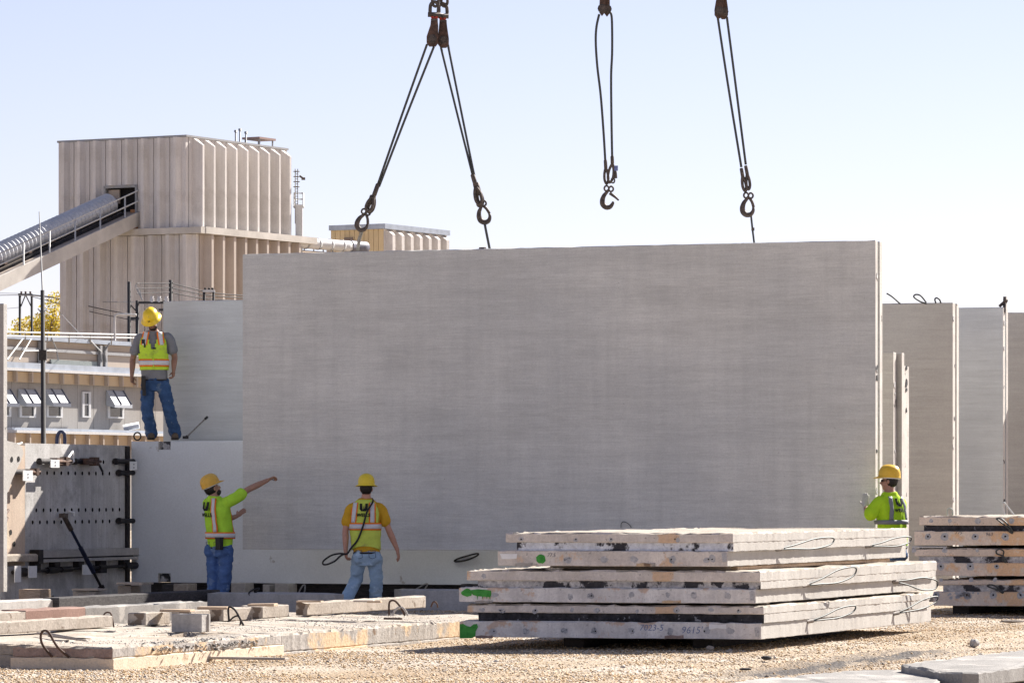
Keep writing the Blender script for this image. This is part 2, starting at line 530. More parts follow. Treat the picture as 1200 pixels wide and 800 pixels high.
gx = list(np.arange(-9.0, 9.01, 0.14))
gy = list(np.arange(31.0, 64.01, 0.18))
gx = sorted(grow(-9, 9, 0.3, 2500, -1) + gx + grow(-9, 9, 0.3, 2500, 1))
gy = sorted(grow(31, 64, 0.3, 600, -1)[:9] + gy + grow(31, 64, 0.3, 4000, 1))
gv = []
for y in gy:
    for x in gx:
        w = max(0, min(1, (9.5 - abs(x)) / 1.5)) * max(0, min(1, (y - 29) / 2.0)) * max(0, min(1, (65 - y) / 2.0))
        gv.append((x, y, gz(x, y) * w if w > 0 else -0.012))
nx_, ny_ = len(gx), len(gy)
gf = [(j * nx_ + i, j * nx_ + i + 1, (j + 1) * nx_ + i + 1, (j + 1) * nx_ + i) for j in range(ny_ - 1) for i in range(nx_ - 1)]
gme = bpy.data.meshes.new('ground')
gme.from_pydata(gv, [], gf)
gme.polygons.foreach_set('use_smooth', [True] * len(gme.polygons))

def ground_mat():
    m, nt, bs = nmat('gravel ground')
    tc = nt.nodes.new('ShaderNodeTexCoord').outputs['Object']
    big = _noise(nt, tc, 0.55, 6, 0.6)
    col = _ramp(nt, big, [(0.35, (0.52, 0.39, 0.26)), (0.5, (0.60, 0.485, 0.36)), (0.66, (0.70, 0.62, 0.53))])
    vo = nt.nodes.new('ShaderNodeTexVoronoi')
    vo.inputs['Scale'].default_value = 34
    nt.links.new(tc, vo.inputs['Vector'])
    g = _ramp(nt, vo.outputs['Distance'], [(0.1, 1.12), (0.65, 0.55)])
    col = _mix(nt, 1.0, col, g, 'MULTIPLY')
    fn = _noise(nt, tc, 55, 3, 0.8)
    f2 = _ramp(nt, fn, [(0.3, 0.6), (0.7, 1.25)])
    col = _mix(nt, 1.0, col, f2, 'MULTIPLY')
    # dark oily dirt along the wheel tracks (a stain that stays put)
    P, d = RUTS[0][0], RUTS[0][1]
    ang = math.atan2(d.y, d.x)
    mp = _map(nt, tc, (1, 1, 1), rot=(0, 0, 0), loc=(-P.x, -P.y, 0))
    rt = nt.nodes.new('ShaderNodeVectorRotate')
    rt.inputs['Angle'].default_value = -ang
    rt.rotation_type = 'Z_AXIS'
    nt.links.new(mp, rt.inputs['Vector'])
    sx = nt.nodes.new('ShaderNodeSeparateXYZ')
    nt.links.new(rt.outputs[0], sx.inputs[0])
    wob = _noise(nt, _map(nt, rt.outputs[0], (0.9, 3.0, 1)), 1.3, 4, 0.65)
    across = _math(nt, 'ABSOLUTE', _math(nt, 'ADD', sx.outputs['Y'], 0.16))
    band = _ramp(nt, across, [(0.12, 1.0), (0.55, 0.0)])
    alon = _ramp(nt, _math(nt, 'MULTIPLY', _math(nt, 'ADD', sx.outputs['X'], 1.0), 0.1), [(0.0, 0.0), (0.12, 1.0), (0.62, 1.0), (0.8, 0.0)])
    ms = _math(nt, 'MULTIPLY', _math(nt, 'MULTIPLY', band, alon), _ramp(nt, wob, [(0.36, 0.0), (0.50, 0.92)]))
    col = _mix(nt, ms, col, (0.075, 0.07, 0.07))
    nt.links.new(col, bs.inputs['Base Color'])
    bs.inputs['Roughness'].default_value = 0.95
    bs.inputs['Specular IOR Level'].default_value = 0.2
    b = nt.nodes.new('ShaderNodeBump')
    b.inputs['Strength'].default_value = 0.9
    b.inputs['Distance'].default_value = 0.02
    nt.links.new(vo.outputs['Distance'], b.inputs['Height'])
    b.invert = True
    nt.links.new(b.outputs[0], bs.inputs['Normal'])
    return m
gme.materials.append(ground_mat())
go = bpy.data.objects.new('ground', gme)
COL.objects.link(go)
tag(go, 'pale tan gravel yard ground with wheel tracks', None, None, 'structure')

# ================================================================== FAR BUILDINGS
# ---- batching tower
TU = Vector((0.48, 0.877, 0)).normalized()
TV = Vector((0.877, -0.48, 0)).normalized()
TC = W(218, 400, 200.0); TC.z = 0
Z_TOP, Z_LEDGE = 18.2, 13.95
tower = root('batching_tower', TC, 'tall ribbed concrete tower with a ledge, behind the left of the raised slab', 'tower')

def tee_panel(wd, z0, z1, face, out, stem_w, stem_t, stem_d, th=0.22, taper=0.0):
    """flat panel of width wd along face with one projecting stem at its middle; origin at its corner"""
    bm = bm_new()
    g = 0.02
    boxd(bm, Vector((0, 0, 0)) + face * g, face, wd - 2 * g, -out, th, z0, z1)
    a = face * (wd / 2)
    # stem: trapezoid, a touch short of the panel at its top
    p = [a - face * (stem_w / 2), a + face * (stem_w / 2), a + face * (stem_t / 2) + out * stem_d, a - face * (stem_t / 2) + out * stem_d]
    lo = [bm.verts.new(q + ZD * z0) for q in p]
    hi = [bm.verts.new(q + ZD * (z1 - (0.0 if i < 2 else taper))) for i, q in enumerate(p)]
    for i in range(4):
        bm.faces.new((lo[i], lo[(i + 1) % 4], hi[(i + 1) % 4], hi[i]))
    bm.faces.new(lo[::-1]); bm.faces.new(hi)
    fixn(bm)
    return bm

def panel_row(n, start, d, total, out, z0, z1, sw, st, sd, m, skip=(), taper=0.0, par=None, name='wall_panel'):
    wd = total / n
    first = None
    for i in range(n):
        if i in skip:
            continue
        loc = start + d * (wd * i)
        if first is None:
            first = obj(name, tee_panel(wd, z0, z1, d, out, sw, st, sd, taper=taper), m, par, local=True)
            first.location = loc - par.location
        else:
            o = first.copy()
            COL.objects.link(o)
            o.location = loc - par.location
            o.parent = par

LEN_F, LEN_S = 7.25, 9.0
# upper front (facing the camera and left); the panels run along -TV
panel_row(8, TC.copy(), -TV, LEN_F, -TU, Z_LEDGE, Z_TOP, 0.42, 0.16, 0.30, M['tee'], skip=(3, 4), par=tower)
panel_row(8, TC.copy(), -TV, LEN_F, -TU, 16.05, Z_TOP, 0.42, 0.16, 0.30, M['tee'], skip=(0, 1, 2, 5, 6, 7), par=tower)
# upper side (facing right), sunlit
panel_row(9, TC.copy() + TU * 0.25, TU, LEN_S - 0.25, TV, Z_LEDGE + 0.05, Z_TOP, 0.34, 0.16, 0.50, M['tee'], taper=0.35, par=tower)
# lower tier
LC = TC + TV * 0.62
panel_row(8, LC.copy() - TU * 0.06, -TV, LEN_F + 0.5, -TU, 0.0, Z_LEDGE - 0.32, 0.46, 0.18, 0.30, M['tee_low'], par=tower)
panel_row(9, LC.copy() + TU * 0.2, TU, LEN_S - 0.2, TV, 0.0, Z_LEDGE - 0.32, 0.30, 0.18, 0.42, M['tee_tan'], par=tower)
bm = bm_new()
boxd(bm, TC - TV * (LEN_F - 0.05) + TU * 1.3, TV, LEN_F - 0.35, TU, LEN_S - 1.3, 0.1, Z_TOP - 0.3)
obj('core', bm, M['tee_low'], tower)
bm = bm_new()   # left return wall and back of the conveyor opening
boxd(bm, TC - TV * LEN_F + TU * 0.23, TV, 0.2, TU, LEN_S - 0.3, 0.1, Z_TOP - 0.02)
obj('end_wall', bm, M['tee'], tower)
bm = bm_new()
boxd(bm, TC - TV * (LEN_F + 0.04) - TU * 0.05, TV, LEN_F + 0.10, TU, LEN_S + 0.1, Z_TOP + 0.004, Z_TOP + 0.10)
obj('roof_cap', bm, M['steel_grey'], tower)
bm = bm_new()
boxd(bm, TC - TV * (LEN_F + 0.15) - TU * 0.42, TV, LEN_F + 0.3 + 0.95, TU, 0.42, Z_LEDGE - 0.3, Z_LEDGE - 0.004)
boxd(bm, TC + TV * 0.02 + TU * 0.003, TV, 1.10, TU, LEN_S + 1.0, Z_LEDGE - 0.3, Z_LEDGE + 0.02)
obj('ledge', bm, M['ledge'], tower)
# opening: frame, dark window leaf
OP0, OP1 = 2.72, 4.53
bm = bm_new()
for a, b, z0, z1 in ((OP0 - .02, OP0 + .07, 14.25, 16.04), (OP1 - .07, OP1 + .04, 14.25, 16.04), (OP0 - .02, OP1 + .04, 15.93, 16.04)):
    boxd(bm, TC - TV * b - TU * 0.12, TV, b - a, TU, 0.16, z0 + (0.001 if b - a > 1 else 0), z1 + (0.012 if b - a > 1 else 0))
obj('opening_frame', bm, M['steel_grey'], tower)
bm = bm_new()
boxd(bm, TC - TV * (OP1 - 0.1) + TU * 0.30, TV, OP1 - OP0 - 0.2, TU, 0.06, 14.1, 16.0)
obj('opening_recess', bm, M['hole'], tower)
bm = bm_new()
boxd(bm, TC - TV * (OP1 - 0.12) + TU * 0.05, TV, 0.62, TU, 0.08, 15.2, 15.86)
obj('window_leaf', bm, M['peach_wall'], tower)
bm = bm_new()
boxd(bm, TC - TV * (OP0 + 0.42) + TU * 0.02, TV, 0.4, TU, 0.2, Z_LEDGE + 0.01, 14.9)
obj('rusty_post', bm, plain('rusty orange post', (0.42, 0.20, 0.09), rough=0.8, var=0.2), tower)

# things on the tower roof
for i, (px, hgt) in enumerate(((286.5, 0.62), (291.5, 0.72), (298.5, 0.62))):
    t = 3.4 + i * 0.42
    P = TC + TU * along(TC, TU, px) - TV * 0.5
    bm = bm_new()
    tube(bm, [P + ZD * (Z_TOP + 0.095), P + ZD * (Z_TOP + hgt)], 0.04, 8)
    tube(bm, [P + ZD * (Z_TOP + hgt - 0.004), P + ZD * (Z_TOP + hgt + 0.10)], 0.075, 8)
    single('roof_vent', bm, M['steel_grey'], ('leftmost of three thin vent stubs on the tower roof', 'middle and tallest of three thin vent stubs on the tower roof', 'rightmost of three thin vent stubs on the tower roof')[i], 'vent pipe', 'vent stubs on the tower roof', base=P + ZD * (Z_TOP + 0.16))
P = TC + TU * along(TC, TU, 322) - TV * 0.9
hood = root('roof_hood', P + ZD * (Z_TOP + 0.16), 'low flat hood on legs on the tower roof', 'roof hood')
bm = bm_new(); box(bm, P + ZD * (Z_TOP + 0.50), TV * 0.5, TU * 0.75, ZD * 0.05); obj('hood_plate', bm, plain('dull red brown sheet', (0.30, 0.20, 0.17), rough=0.6), hood)
for sx in (-1, 1):
    for sy in (-1, 1):
        bm = bm_new(); box(bm, P + TV * 0.4 * sx + TU * 0.6 * sy + ZD * (Z_TOP + 0.31), TV * 0.03, TU * 0.03, ZD * 0.14); obj('leg', bm, M['steel_grey'], hood)

# ---- inclined conveyor gallery
SL = 0.316
CD = (-TU - ZD * SL).normalized()          # down the gallery
def cvp(t, v, dz=0.0):
    """point t metres out from the tower face, v across (along TV), dz above the deck"""
    return TC - TU * t + TV * v + ZD * (14.74 - SL * t + dz)
conv = root('conveyor_gallery', cvp(0, -3.6), 'sloping conveyor gallery with round metal cover running up into the tower opening', 'conveyor')
CL = 34.0
bm = bm_new()
prof = []
NR = int(CL / 0.15)
tube(bm, [cvp(0.35 + k * 0.15, -4.05, 0.55) for k in range(NR)], [0.53 if k % 2 else 0.45 for k in range(NR)], 24)
for f_ in bm.faces: f_.smooth = False
obj('cover', bm, M['galv'], conv)
bm = bm_new()
def slope_box(bm, v0, v1, z0, z1, t0=-0.2, t1=CL, mi=0):
    vs = [bm.verts.new(cvp(t, v, z)) for t in (t0, t1) for v in (v0, v1) for z in (z0, z1)]
    for f in ((0, 1, 3, 2), (4, 6, 7, 5), (0, 4, 5, 1), (2, 3, 7, 6), (0, 2, 6, 4), (1, 5, 7, 3)):
        bm.faces.new([vs[i] for i in f]).material_index = mi
    fixn(bm)
slope_box(bm, -4.6, -2.72, -0.08, 0.0)
obj('deck', bm, M['peach_wall'], conv)
bm = bm_new(); slope_box(bm, -2.72, -2.60, -0.62, 0.05, t0=-0.25); obj('side_beam', bm, M['ledge'], conv)
bm = bm_new(); slope_box(bm, -4.72, -4.60, -0.62, 0.05, t0=0.5); obj('side_beam', bm, M['ledge'], conv)
bm = bm_new(); slope_box(bm, -3.55, -3.42, 0.14, 0.24, t0=0.4); slope_box(bm, -3.30, -3.22, 0.004, 0.14, t0=0.4); obj('cable_tray', bm, M['black_steel'], conv)
for z in (0.55, 1.05):
    bm = bm_new(); tube(bm, [cvp(-0.2, -2.66, z), cvp(CL, -2.66, z)], 0.035, 8); obj('rail', bm, M['white_steel'], conv)
bm = bm_new(); tube(bm, [cvp(-0.2, -2.66, 0.05), cvp(-0.2, -2.66, 1.9)], 0.035, 8); obj('rail_post', bm, M['white_steel'], conv)
for k in range(0, 17):
    t = 1.15 + k * 2.05
    if t > CL: break
    bm = bm_new(); tube(bm, [cvp(t, -2.66, 0.05), cvp(t, -2.66, 1.05)], 0.04, 8); obj('rail_post', bm, M['white_steel'], conv)
rnd = random.Random(5)
for k in range(7):
    t = 2.2 + k * 1.9
    bm = bm_new(); q = cvp(t, -3.36, 0.27); box(bm, q, TU * 0.10, TV * 0.07, ZD * 0.06); obj('idler_bracket', bm, M['rust'], conv)

# ---- yellow sided building beyond the raised slab
YC = W(449, 262, 230.0); YC.z = 0
ZY = 15.75
yb = root('yellow_building', YC, 'yellow sided block with ribbed pale side wall, seen over the top of the raised slab', 'building')
n = 11
for i in range(n):
    bm = bm_new()
    boxd(bm, YC - TV * (3.3 * (i + 1) / n - 0.012), TV, 3.3 / n - 0.024, TU, 0.2, 0.0, ZY)
    obj('siding_board', bm, M['yellow_wall'], yb)
panel_row(7, YC + TU * 0.05, TU, 6.9, TV, 0.0, ZY, 0.50, 0.30, 0.36, M['tee'], taper=0.3, par=yb)
bm = bm_new(); boxd(bm, YC - TV * 3.25 + TU * 0.25, TV, 3.0, TU, 6.9, 0, ZY - 0.2); obj('core', bm, M['tee_low'], yb)
bm = bm_new(); boxd(bm, YC - TV * 3.35 - TU * 0.12, TV, 3.55, TU, 7.1, ZY + 0.004, ZY + 0.28); obj('roof_edge', bm, M['metal_roof'], yb)
bm = bm_new(); tt = along(YC, -TV, 409); box(bm, YC - TV * tt - TU * 0.03 + ZD * 14.85, TV * 0.28, TU * 0.03, ZD * 0.5); obj('hatch', bm, plain('brown hatch', (0.20, 0.15, 0.12), rough=0.6), yb)
bm = bm_new(); boxd(bm, YC - TV * 3.75 + TU * 0.3, TV, 0.4, TU, 1.5, 0, ZY - 0.5); obj('corner_pilaster', bm, M['peach_wall'], yb)

# ---- pipe run between the tower and the yellow building
PA, PB = W(334, 283.0, 207.0), W(428, 290.0, 212.0)
pipe = root('insulated_pipe', PA.copy(), 'fat white insulated pipe with bands leading from the tower toward the yellow building', 'pipe')
bm = bm_new(); tube(bm, [PA.lerp(PB, k / 20) for k in range(17)], 0.27, 16); obj('lagging', bm, M['white_steel'], pipe)
bm = bm_new(); tube(bm, [PA.lerp(PB, k / 20) for k in range(16, 21)], 0.30, 16); obj('dark_end', bm, plain('dark flexible sleeve', (0.10, 0.10, 0.13), rough=0.5, var=0.3), pipe)
for k in range(2, 17, 3):
    bm = bm_new(); tube(bm, [PA.lerp(PB, k / 20 - 0.008), PA.lerp(PB, k / 20 + 0.008)], 0.295, 16); obj('band', bm, M['steel_grey'], pipe)
bm = bm_new(); tube(bm, [PA + ZD * -0.42, PB + ZD * -0.42], 0.06, 8); tube(bm, [PA + ZD * -0.62 - TU * 0.2, PB + ZD * -0.62 - TU * 0.2], 0.05, 8); obj('support_rail', bm, M['peach_wall'], pipe)
for k in range(1, 9):
    q = PA.lerp(PB, k / 8.5)
    bm = bm_new(); tube(bm, [q + ZD * -0.62, q + ZD * -0.24], 0.035, 6); obj('hanger', bm, M['steel_grey'], pipe)

# ---- ladder platform on the tower's far corner
LP = TC + TU * (LEN_S + 0.5) + TV * 0.9
lp = root('ladder_platform', LP + ZD * 0.0, 'slim white column with caged ladder and railed platform by the right corner of the tower', 'ladder')
q0 = W(349, 400, LP.y)
def lpp(px, py):
    return W(px, py, LP.y)
bm = bm_new(); a = lpp(350.5, 240); box(bm, Vector((a.x, a.y, a.z / 2)), Vector((0.17, 0, 0)), Vector((0, 0.17, 0)), ZD * (a.z / 2)); obj('column', bm, M['white_steel'], lp)
bm = bm_new()
for px in (344.5, 355.0):
    tube(bm, [lpp(px, 242), lpp(px, 226)], 0.03, 6)
    tube(bm, [lpp(px, 242) + Vector((0, 0.6, 0)), lpp(px, 226) + Vector((0, 0.6, 0))], 0.03, 6)
for py in (226, 233):
    tube(bm, [lpp(344.5, py), lpp(355, py), lpp(355, py) + Vector((0, .6, 0)), lpp(344.5, py) + Vector((0, .6, 0))], 0.025, 6, closed=True)
obj('railing', bm, M['white_steel'], lp)
bm = bm_new(); a = lpp(349.7, 242.3); box(bm, a + Vector((0, 0.3, 0)), Vector((0.25, 0, 0)), Vector((0, .35, 0)), ZD * 0.03); obj('platform', bm, M['steel_grey'], lp)
bm = bm_new()
for px in (346, 349):
    tube(bm, [lpp(px, 262), lpp(px, 198)], 0.025, 6)
for k in range(22):
    py = 262 - k * 2.9
    tube(bm, [lpp(346, py), lpp(349, py)], 0.015, 5)
obj('ladder', bm, M['iron'], lp)
bm = bm_new()
for py in (201, 207, 213, 219):
    tube(bm, [lpp(347.5 + 3.6 * math.cos(k * math.pi / 6), py) + Vector((0, -0.15 * math.sin(k * math.pi / 6), 0)) for k in range(12)], 0.018, 5, closed=True)
obj('cage', bm, M['iron'], lp)
bm = bm_new(); tube(bm, [lpp(351, 206), lpp(355, 209)], 0.05, 8); box(bm, lpp(355.5, 209.5), Vector((.09, 0, 0)), Vector((0, .08, 0)), ZD * .06); obj('lamp_arm', bm, M['iron'], lp)

# ---- long low office
OU = Vector((0.43, 0.903, 0)).normalized()
ON = Vector((0.903, -0.43, 0)).normalized()
OC = W(8, 400, 170.0); OC.z = 0
def ot(px): return along(OC, OU, px)
oz = lambda py: zat(py, 170.0)
T0, T1 = -2.2, 15.5
office = root('office_building', OC + OU * T0, 'long low grey office with peach fascia panels and small awnings, below the tower', 'building')
zr1, zr0, zf0, zw0 = oz(425.5), oz(433), oz(446.5), oz(500)
npn = 14
for i in range(npn):
    bm = bm_new()
    t = T0 + (T1 - T0) * i / npn
    boxd(bm, OC + OU * (t + 0.012), OU, (T1 - T0) / npn - 0.024, -ON, 0.25, 0.0, zf0)
    obj('wall_panel', bm, M['office'], office)
bm = bm_new(); boxd(bm, OC + OU * T0 - ON * 7.5, OU, T1 - T0, ON, 7.2, 0, zr0 - 0.05); obj('core', bm, M['office'], office)
# windows
def window(px0, px1, py0, py1, awn=None, tall=False):
    """px on the photograph's columns at the wall; py as they read at column 8"""
    t0, t1 = ot(px0), ot(px1)
    D = OC.y + OU.y * (t0 + t1) / 2
    z0, z1 = zat(py1, D), zat(py0, D)
    P = OC + OU * t0
    bm = bm_new()
    fw, fh = 0.16, 0.06
    boxd(bm, P + ON * 0.003, OU, t1 - t0, ON, 0.07, z0, z0 + fh)
    boxd(bm, P + ON * 0.003, OU, t1 - t0, ON, 0.07, z1 - fh, z1)
    boxd(bm, P + ON * 0.003, OU, fw, ON, 0.07, z0 + fh, z1 - fh)
    boxd(bm, P + OU * (t1 - t0 - fw) + ON * 0.003, OU, fw, ON, 0.07, z0 + fh, z1 - fh)
    if tall:
        boxd(bm, P + OU * fw + ON * 0.003, OU, t1 - t0 - 2 * fw, ON, 0.05, (z0 + z1) / 2 - 0.03, (z0 + z1) / 2 + 0.03)
    f = obj('window', bm, M['white_steel'], office)
    bm = bm_new()
    boxd(bm, P + OU * fw + ON * 0.003, OU, t1 - t0 - 2 * fw, ON, 0.02, z0 + fh, z1 - fh)
    obj('pane', bm, M['glass'], f)
    if awn:
        ay0, ay1 = awn
        za, zb = zat(ay0, D), zat(ay1, D)
        pr = 0.42
        e = 0.06
        A = P - OU * e; L = t1 - t0 + 2 * e
        bm = bm_new()
        top = [A + ON * 0.02 + ZD * za, A + OU * L + ON * 0.02 + ZD * za]
        out = [A + ON * pr + ZD * (zb + 0.02), A + OU * L + ON * pr + ZD * (zb + 0.02)]
        low = [A + ON * pr + ZD * (zb - 0.10), A + OU * L + ON * pr + ZD * (zb - 0.10)]
        wl_ = [A + ON * 0.02 + ZD * (zb - 0.02), A + OU * L + ON * 0.02 + ZD * (zb - 0.02)]
        v = [[bm.verts.new(q) for q in r] for r in (top, out, low, wl_)]
        bm.faces.new((v[0][0], v[0][1], v[1][1], v[1][0]))
        bm.faces.new((v[1][0], v[1][1], v[2][1], v[2][0]))
        for s in (0, 1):
            bm.faces.new((v[0][s], v[1][s], v[2][s], v[3][s]))
        ao = obj('awning', bm, M['awning'], office)
        ao.modifiers.new('thick', 'SOLIDIFY').thickness = 0.02
        for q in (0.36, 0.93):
            bm = bm_new()
            s0 = A + OU * (L * q) + ON * 0.02 + ZD * (za + 0.012)
            s1 = A + OU * (L * q) + ON * pr + ZD * (zb + 0.032)
            tube(bm, [s0, s1], 0.055, 6)
            obj('seam', bm, M['awning_stripe'], ao)
window(-6, 11.5, 474.5, 488, (456.5, 473.5))
window(21.5, 40.5, 474.5, 489, (456.5, 473.5))
window(53, 72, 474.5, 489, (456.5, 473.5))
window(95, 105, 459, 489, None, True)
window(125, 144, 475, 490, (458, 475))
# fascia panels with ribs between, roof edge
nf = 15
for i in range(nf):
    t = T0 + (T1 - T0) * i / nf
    bm = bm_new(); boxd(bm, OC + OU * (t + 0.05) + ON * 0.10, OU, (T1 - T0) / nf - 0.10, ON, 0.10, zf0 - 0.02, zr0 - 0.06); obj('fascia_panel', bm, M['peach'], office)
    bm = bm_new(); boxd(bm, OC + OU * (t - 0.05) + ON * 0.08, OU, 0.10, ON, 0.30, zf0 - 0.02, zr0 - 0.05); obj('fascia_rib', bm, M['peach_wall'], office)
bm = bm_new(); boxd(bm, OC + OU * T0 - ON * 7.4, OU, T1 - T0 + 0.2, ON, 7.95, zr0 - 0.045, zr0 + 0.06); obj('roof_edge', bm, M['white_steel'], office)
bm = bm_new(); boxd(bm, OC + OU * T0 - ON * 7.3, OU, T1 - T0 + 0.1, ON, 7.75, zr0 + 0.064, zr1 + 0.04); obj('roof_upstand', bm, M['metal_roof'], office)
# set back storey
bm = bm_new(); boxd(bm, OC + OU * T0 - ON * 6.4, OU, T1 - T0 - 0.3, ON, 6.2, zr1 + 0.05, oz(396.5)); obj('upper_wall', bm, M['peach_wall'], office)
bm = bm_new(); boxd(bm, OC + OU * T0 - ON * 6.5, OU, T1 - T0, ON, 6.5, oz(396.5) + 0.004, oz(391.5)); obj('upper_coping', bm, M['metal_roof'], office)
bm = bm_new(); boxd(bm, OC + OU * T0 - ON * 0.17, OU, T1 - T0, ON, 0.08, oz(409), oz(405.5)); obj('conduit_band', bm, M['steel_grey'], office)
for px, w in ((48, 0.42), (118, 0.16), (124, 0.16)):
    bm = bm_new(); boxd(bm, OC + OU * ot(px) - ON * 0.15, OU, w, ON, 0.14, zr1 + 0.05, oz(398)); obj('downpipe', bm, M['steel_grey'], office)
bm = bm_new(); boxd(bm, OC + OU * ot(62) - ON * 0.17, OU, ot(118) - ot(62) - 0.1, ON, 0.07, zr1 + 0.06, zr1 + 0.26); obj('louvre_band', bm, plain('grey green louvre', (0.20, 0.22, 0.21), rough=0.6), office)
for i, (pts) in enumerate((((8, 421), (26, 397)), ((22, 421), (36, 397)), ((28, 411), (66, 411), (68, 422)), ((60, 396), (66, 410)), ((104, 398), (118, 412)), ((117, 412), (119, 424)), ((128, 402), (122, 412), (124, 424)))):
    bm = bm_new()
    tube(bm, [OC + OU * ot(a) + ON * 0.02 + ZD * zat(b, OC.y + OU.y * ot(a)) for a, b in pts], 0.032, 6)
    obj('conduit', bm, M['steel_grey'], office)
# lower canopy roof
CN = 1.6
zl1, zl0, zlf = oz(502.5), oz(508.5), oz(524)
bm = bm_new(); boxd(bm, OC + OU * T0, OU, T1 - T0 - 5.3, ON, CN + 0.25, zl0 + 0.02, zl1 - 0.08); obj('canopy_edge', bm, M['white_steel'], office)
bm = bm_new(); boxd(bm, OC + OU * T0, OU, T1 - T0 - 5.5, ON, CN + 0.05, zl1 - 0.076, zl1 + 0.03); obj('canopy_roof', bm, M['metal_roof'], office)
for i in range(11):
    t = T0 + i * 1.12
    bm = bm_new(); boxd(bm, OC + OU * (t + 0.05) + ON * (CN - 0.1), OU, 1.02, ON, 0.10, zlf, zl0 + 0.016); obj('canopy_panel', bm, M['peach'], office)
    bm = bm_new(); boxd(bm, OC + OU * (t - 0.05) + ON * (CN - 0.12), OU, 0.10, ON, 0.30, zlf, zl0 + 0.018); obj('canopy_rib', bm, M['peach_wall'], office)
bm = bm_new(); boxd(bm, OC + OU * T0, OU, T1 - T0 - 5.4, ON, CN - 0.14, 0, zl0 + 0.01); obj('canopy_wall', bm, M['office'], office)
bm = bm_new()
pa = OC + OU * ot(146) + ON * 1.2; D = pa.y
tube(bm, [W(145, 501.5, D), W(163, 498, D)], 0.14, 12)
obj('flue', bm, M['galv'], office)

# ================================================================== POWER LINES
def hframe():
    D = 240
    r = root('power_pole', W(30, 578 + 1.5 * FPX / D, D), 'dark H-shaped double pole with three insulators beside the yellow tree', 'power pole')
    r.location.z = 0
    for px in (23.3, 37.3):
        bm = bm_new(); a = W(px, 345, D); tube(bm, [Vector((a.x, a.y, 0)), a], 0.07, 8); obj('pole', bm, M['pole'], r)
    bm = bm_new(); box(bm, W(29.7, 345.3, D), Vector((0.40, 0, 0)), Vector((0, .06, 0)), ZD * 0.06); obj('crossarm', bm, M['pole'], r)
    bm = bm_new(); tube(bm, [W(29.5, 346.5, D), W(24.5, 359, D)], 0.035, 6); obj('brace', bm, M['pole'], r)
    bm = bm_new(); tube(bm, [W(30.5, 346.5, D), W(36.5, 359, D)], 0.035, 6); obj('brace', bm, M['pole'], r)
    for px in (25, 30, 35.5):
        bm = bm_new(); a = W(px, 344.2, D); tube(bm, [a, a + ZD * .08, a + ZD * .14], [.03, .07, .04], 8); obj('insulator', bm, M['rust'], r)
hframe()
D = 150.0
a = W(51.5, 418, D)
r = root('mast_pole', Vector((a.x, a.y, 0)), 'tall thin dark mast with a whip antenna in front of the office roof', 'mast')
bm = bm_new(); tube(bm, [Vector((a.x, a.y, 0)), W(49.8, 340, D)], [0.10, 0.07], 8); obj('pole', bm, M['pole'], r)
bm = bm_new(); tube(bm, [W(49.8, 342, D), W(46, 248, D)], [0.032, 0.018], 6); obj('whip', bm, M['steel_grey'], r)
bm = bm_new(); box(bm, W(50.2, 416, D), Vector((.13, 0, 0)), Vector((0, .1, 0)), ZD * .18); obj('junction_box', bm, M['black_steel'], r)
bm = bm_new()
for s in (-1, 1):
    a2 = W(49.8, 368, D); tube(bm, [a2, a2 + Vector((0.16 * s, 0, 0.20))], 0.025, 5)
obj('bracket', bm, M['steel_grey'], r)

def rack():
    D = 182.0
    o = W(172, 400, D)
    r = root('switch_rack', Vector((o.x, o.y, 0)), 'dark pole frame with white insulators behind the head of the worker standing up high', 'power equipment')
    for px, p0 in ((151.5, 330), (160.8, 352), (193.5, 352)):
        bm = bm_new(); a = W(px, p0, D); tube(bm, [Vector((a.x, a.y, 0)), a], 0.075, 8); obj('pole', bm, M['pole'], r)
    for py, a, b in ((354.5, 160, 194), (373, 151, 163), (363, 186, 194)):
        bm = bm_new(); box(bm, W((a + b) / 2, py, D), Vector(((b - a) / 2 * D / FPX, 0, 0)), Vector((0, .05, 0)), ZD * 0.05); obj('crossarm', bm, M['pole'], r)
    bm = bm_new(); tube(bm, [W(152, 356, D), W(161, 366, D)], 0.03, 6); obj('brace', bm, M['pole'], r)
    for k, px in enumerate((178, 186.5, 195)):
        bm = bm_new(); a = W(px, 354, D)
        tube(bm, [a, a + ZD * .07, a + ZD * .10, a + ZD * .15, a + ZD * .18, a + ZD * .25], [.06, .12, .06, .12, .05, .09], 10)
        obj('insulator', bm, M['insul'], r)
    for dx in (0, 3.5, 7):
        bm = bm_new(); tube(bm, spline([W(159.5 + dx * .7, 332.5 + dx, D), W(160 + dx * .7, 338 + dx, D), W(167, 352, D)], 5), 0.022, 5); obj('jumper', bm, M['steel_grey'], r)
    return r
rack()
def pole_right():
    D = 186.0
    a = W(200, 328, D)
    r = root('power_pole', Vector((a.x, a.y, 0)), 'single dark power pole with three arms in front of the lower tower wall', 'power pole')
    bm = bm_new(); tube(bm, [Vector((a.x, a.y, 0)), a], 0.08, 8); obj('pole', bm, M['pole'], r)
    for py in (331.5, 337, 342.5):
        bm = bm_new(); tube(bm, [W(200, py, D), W(202.4, py - 0.6, D)], 0.035, 6); obj('arm', bm, M['pole'], r)
pole_right()
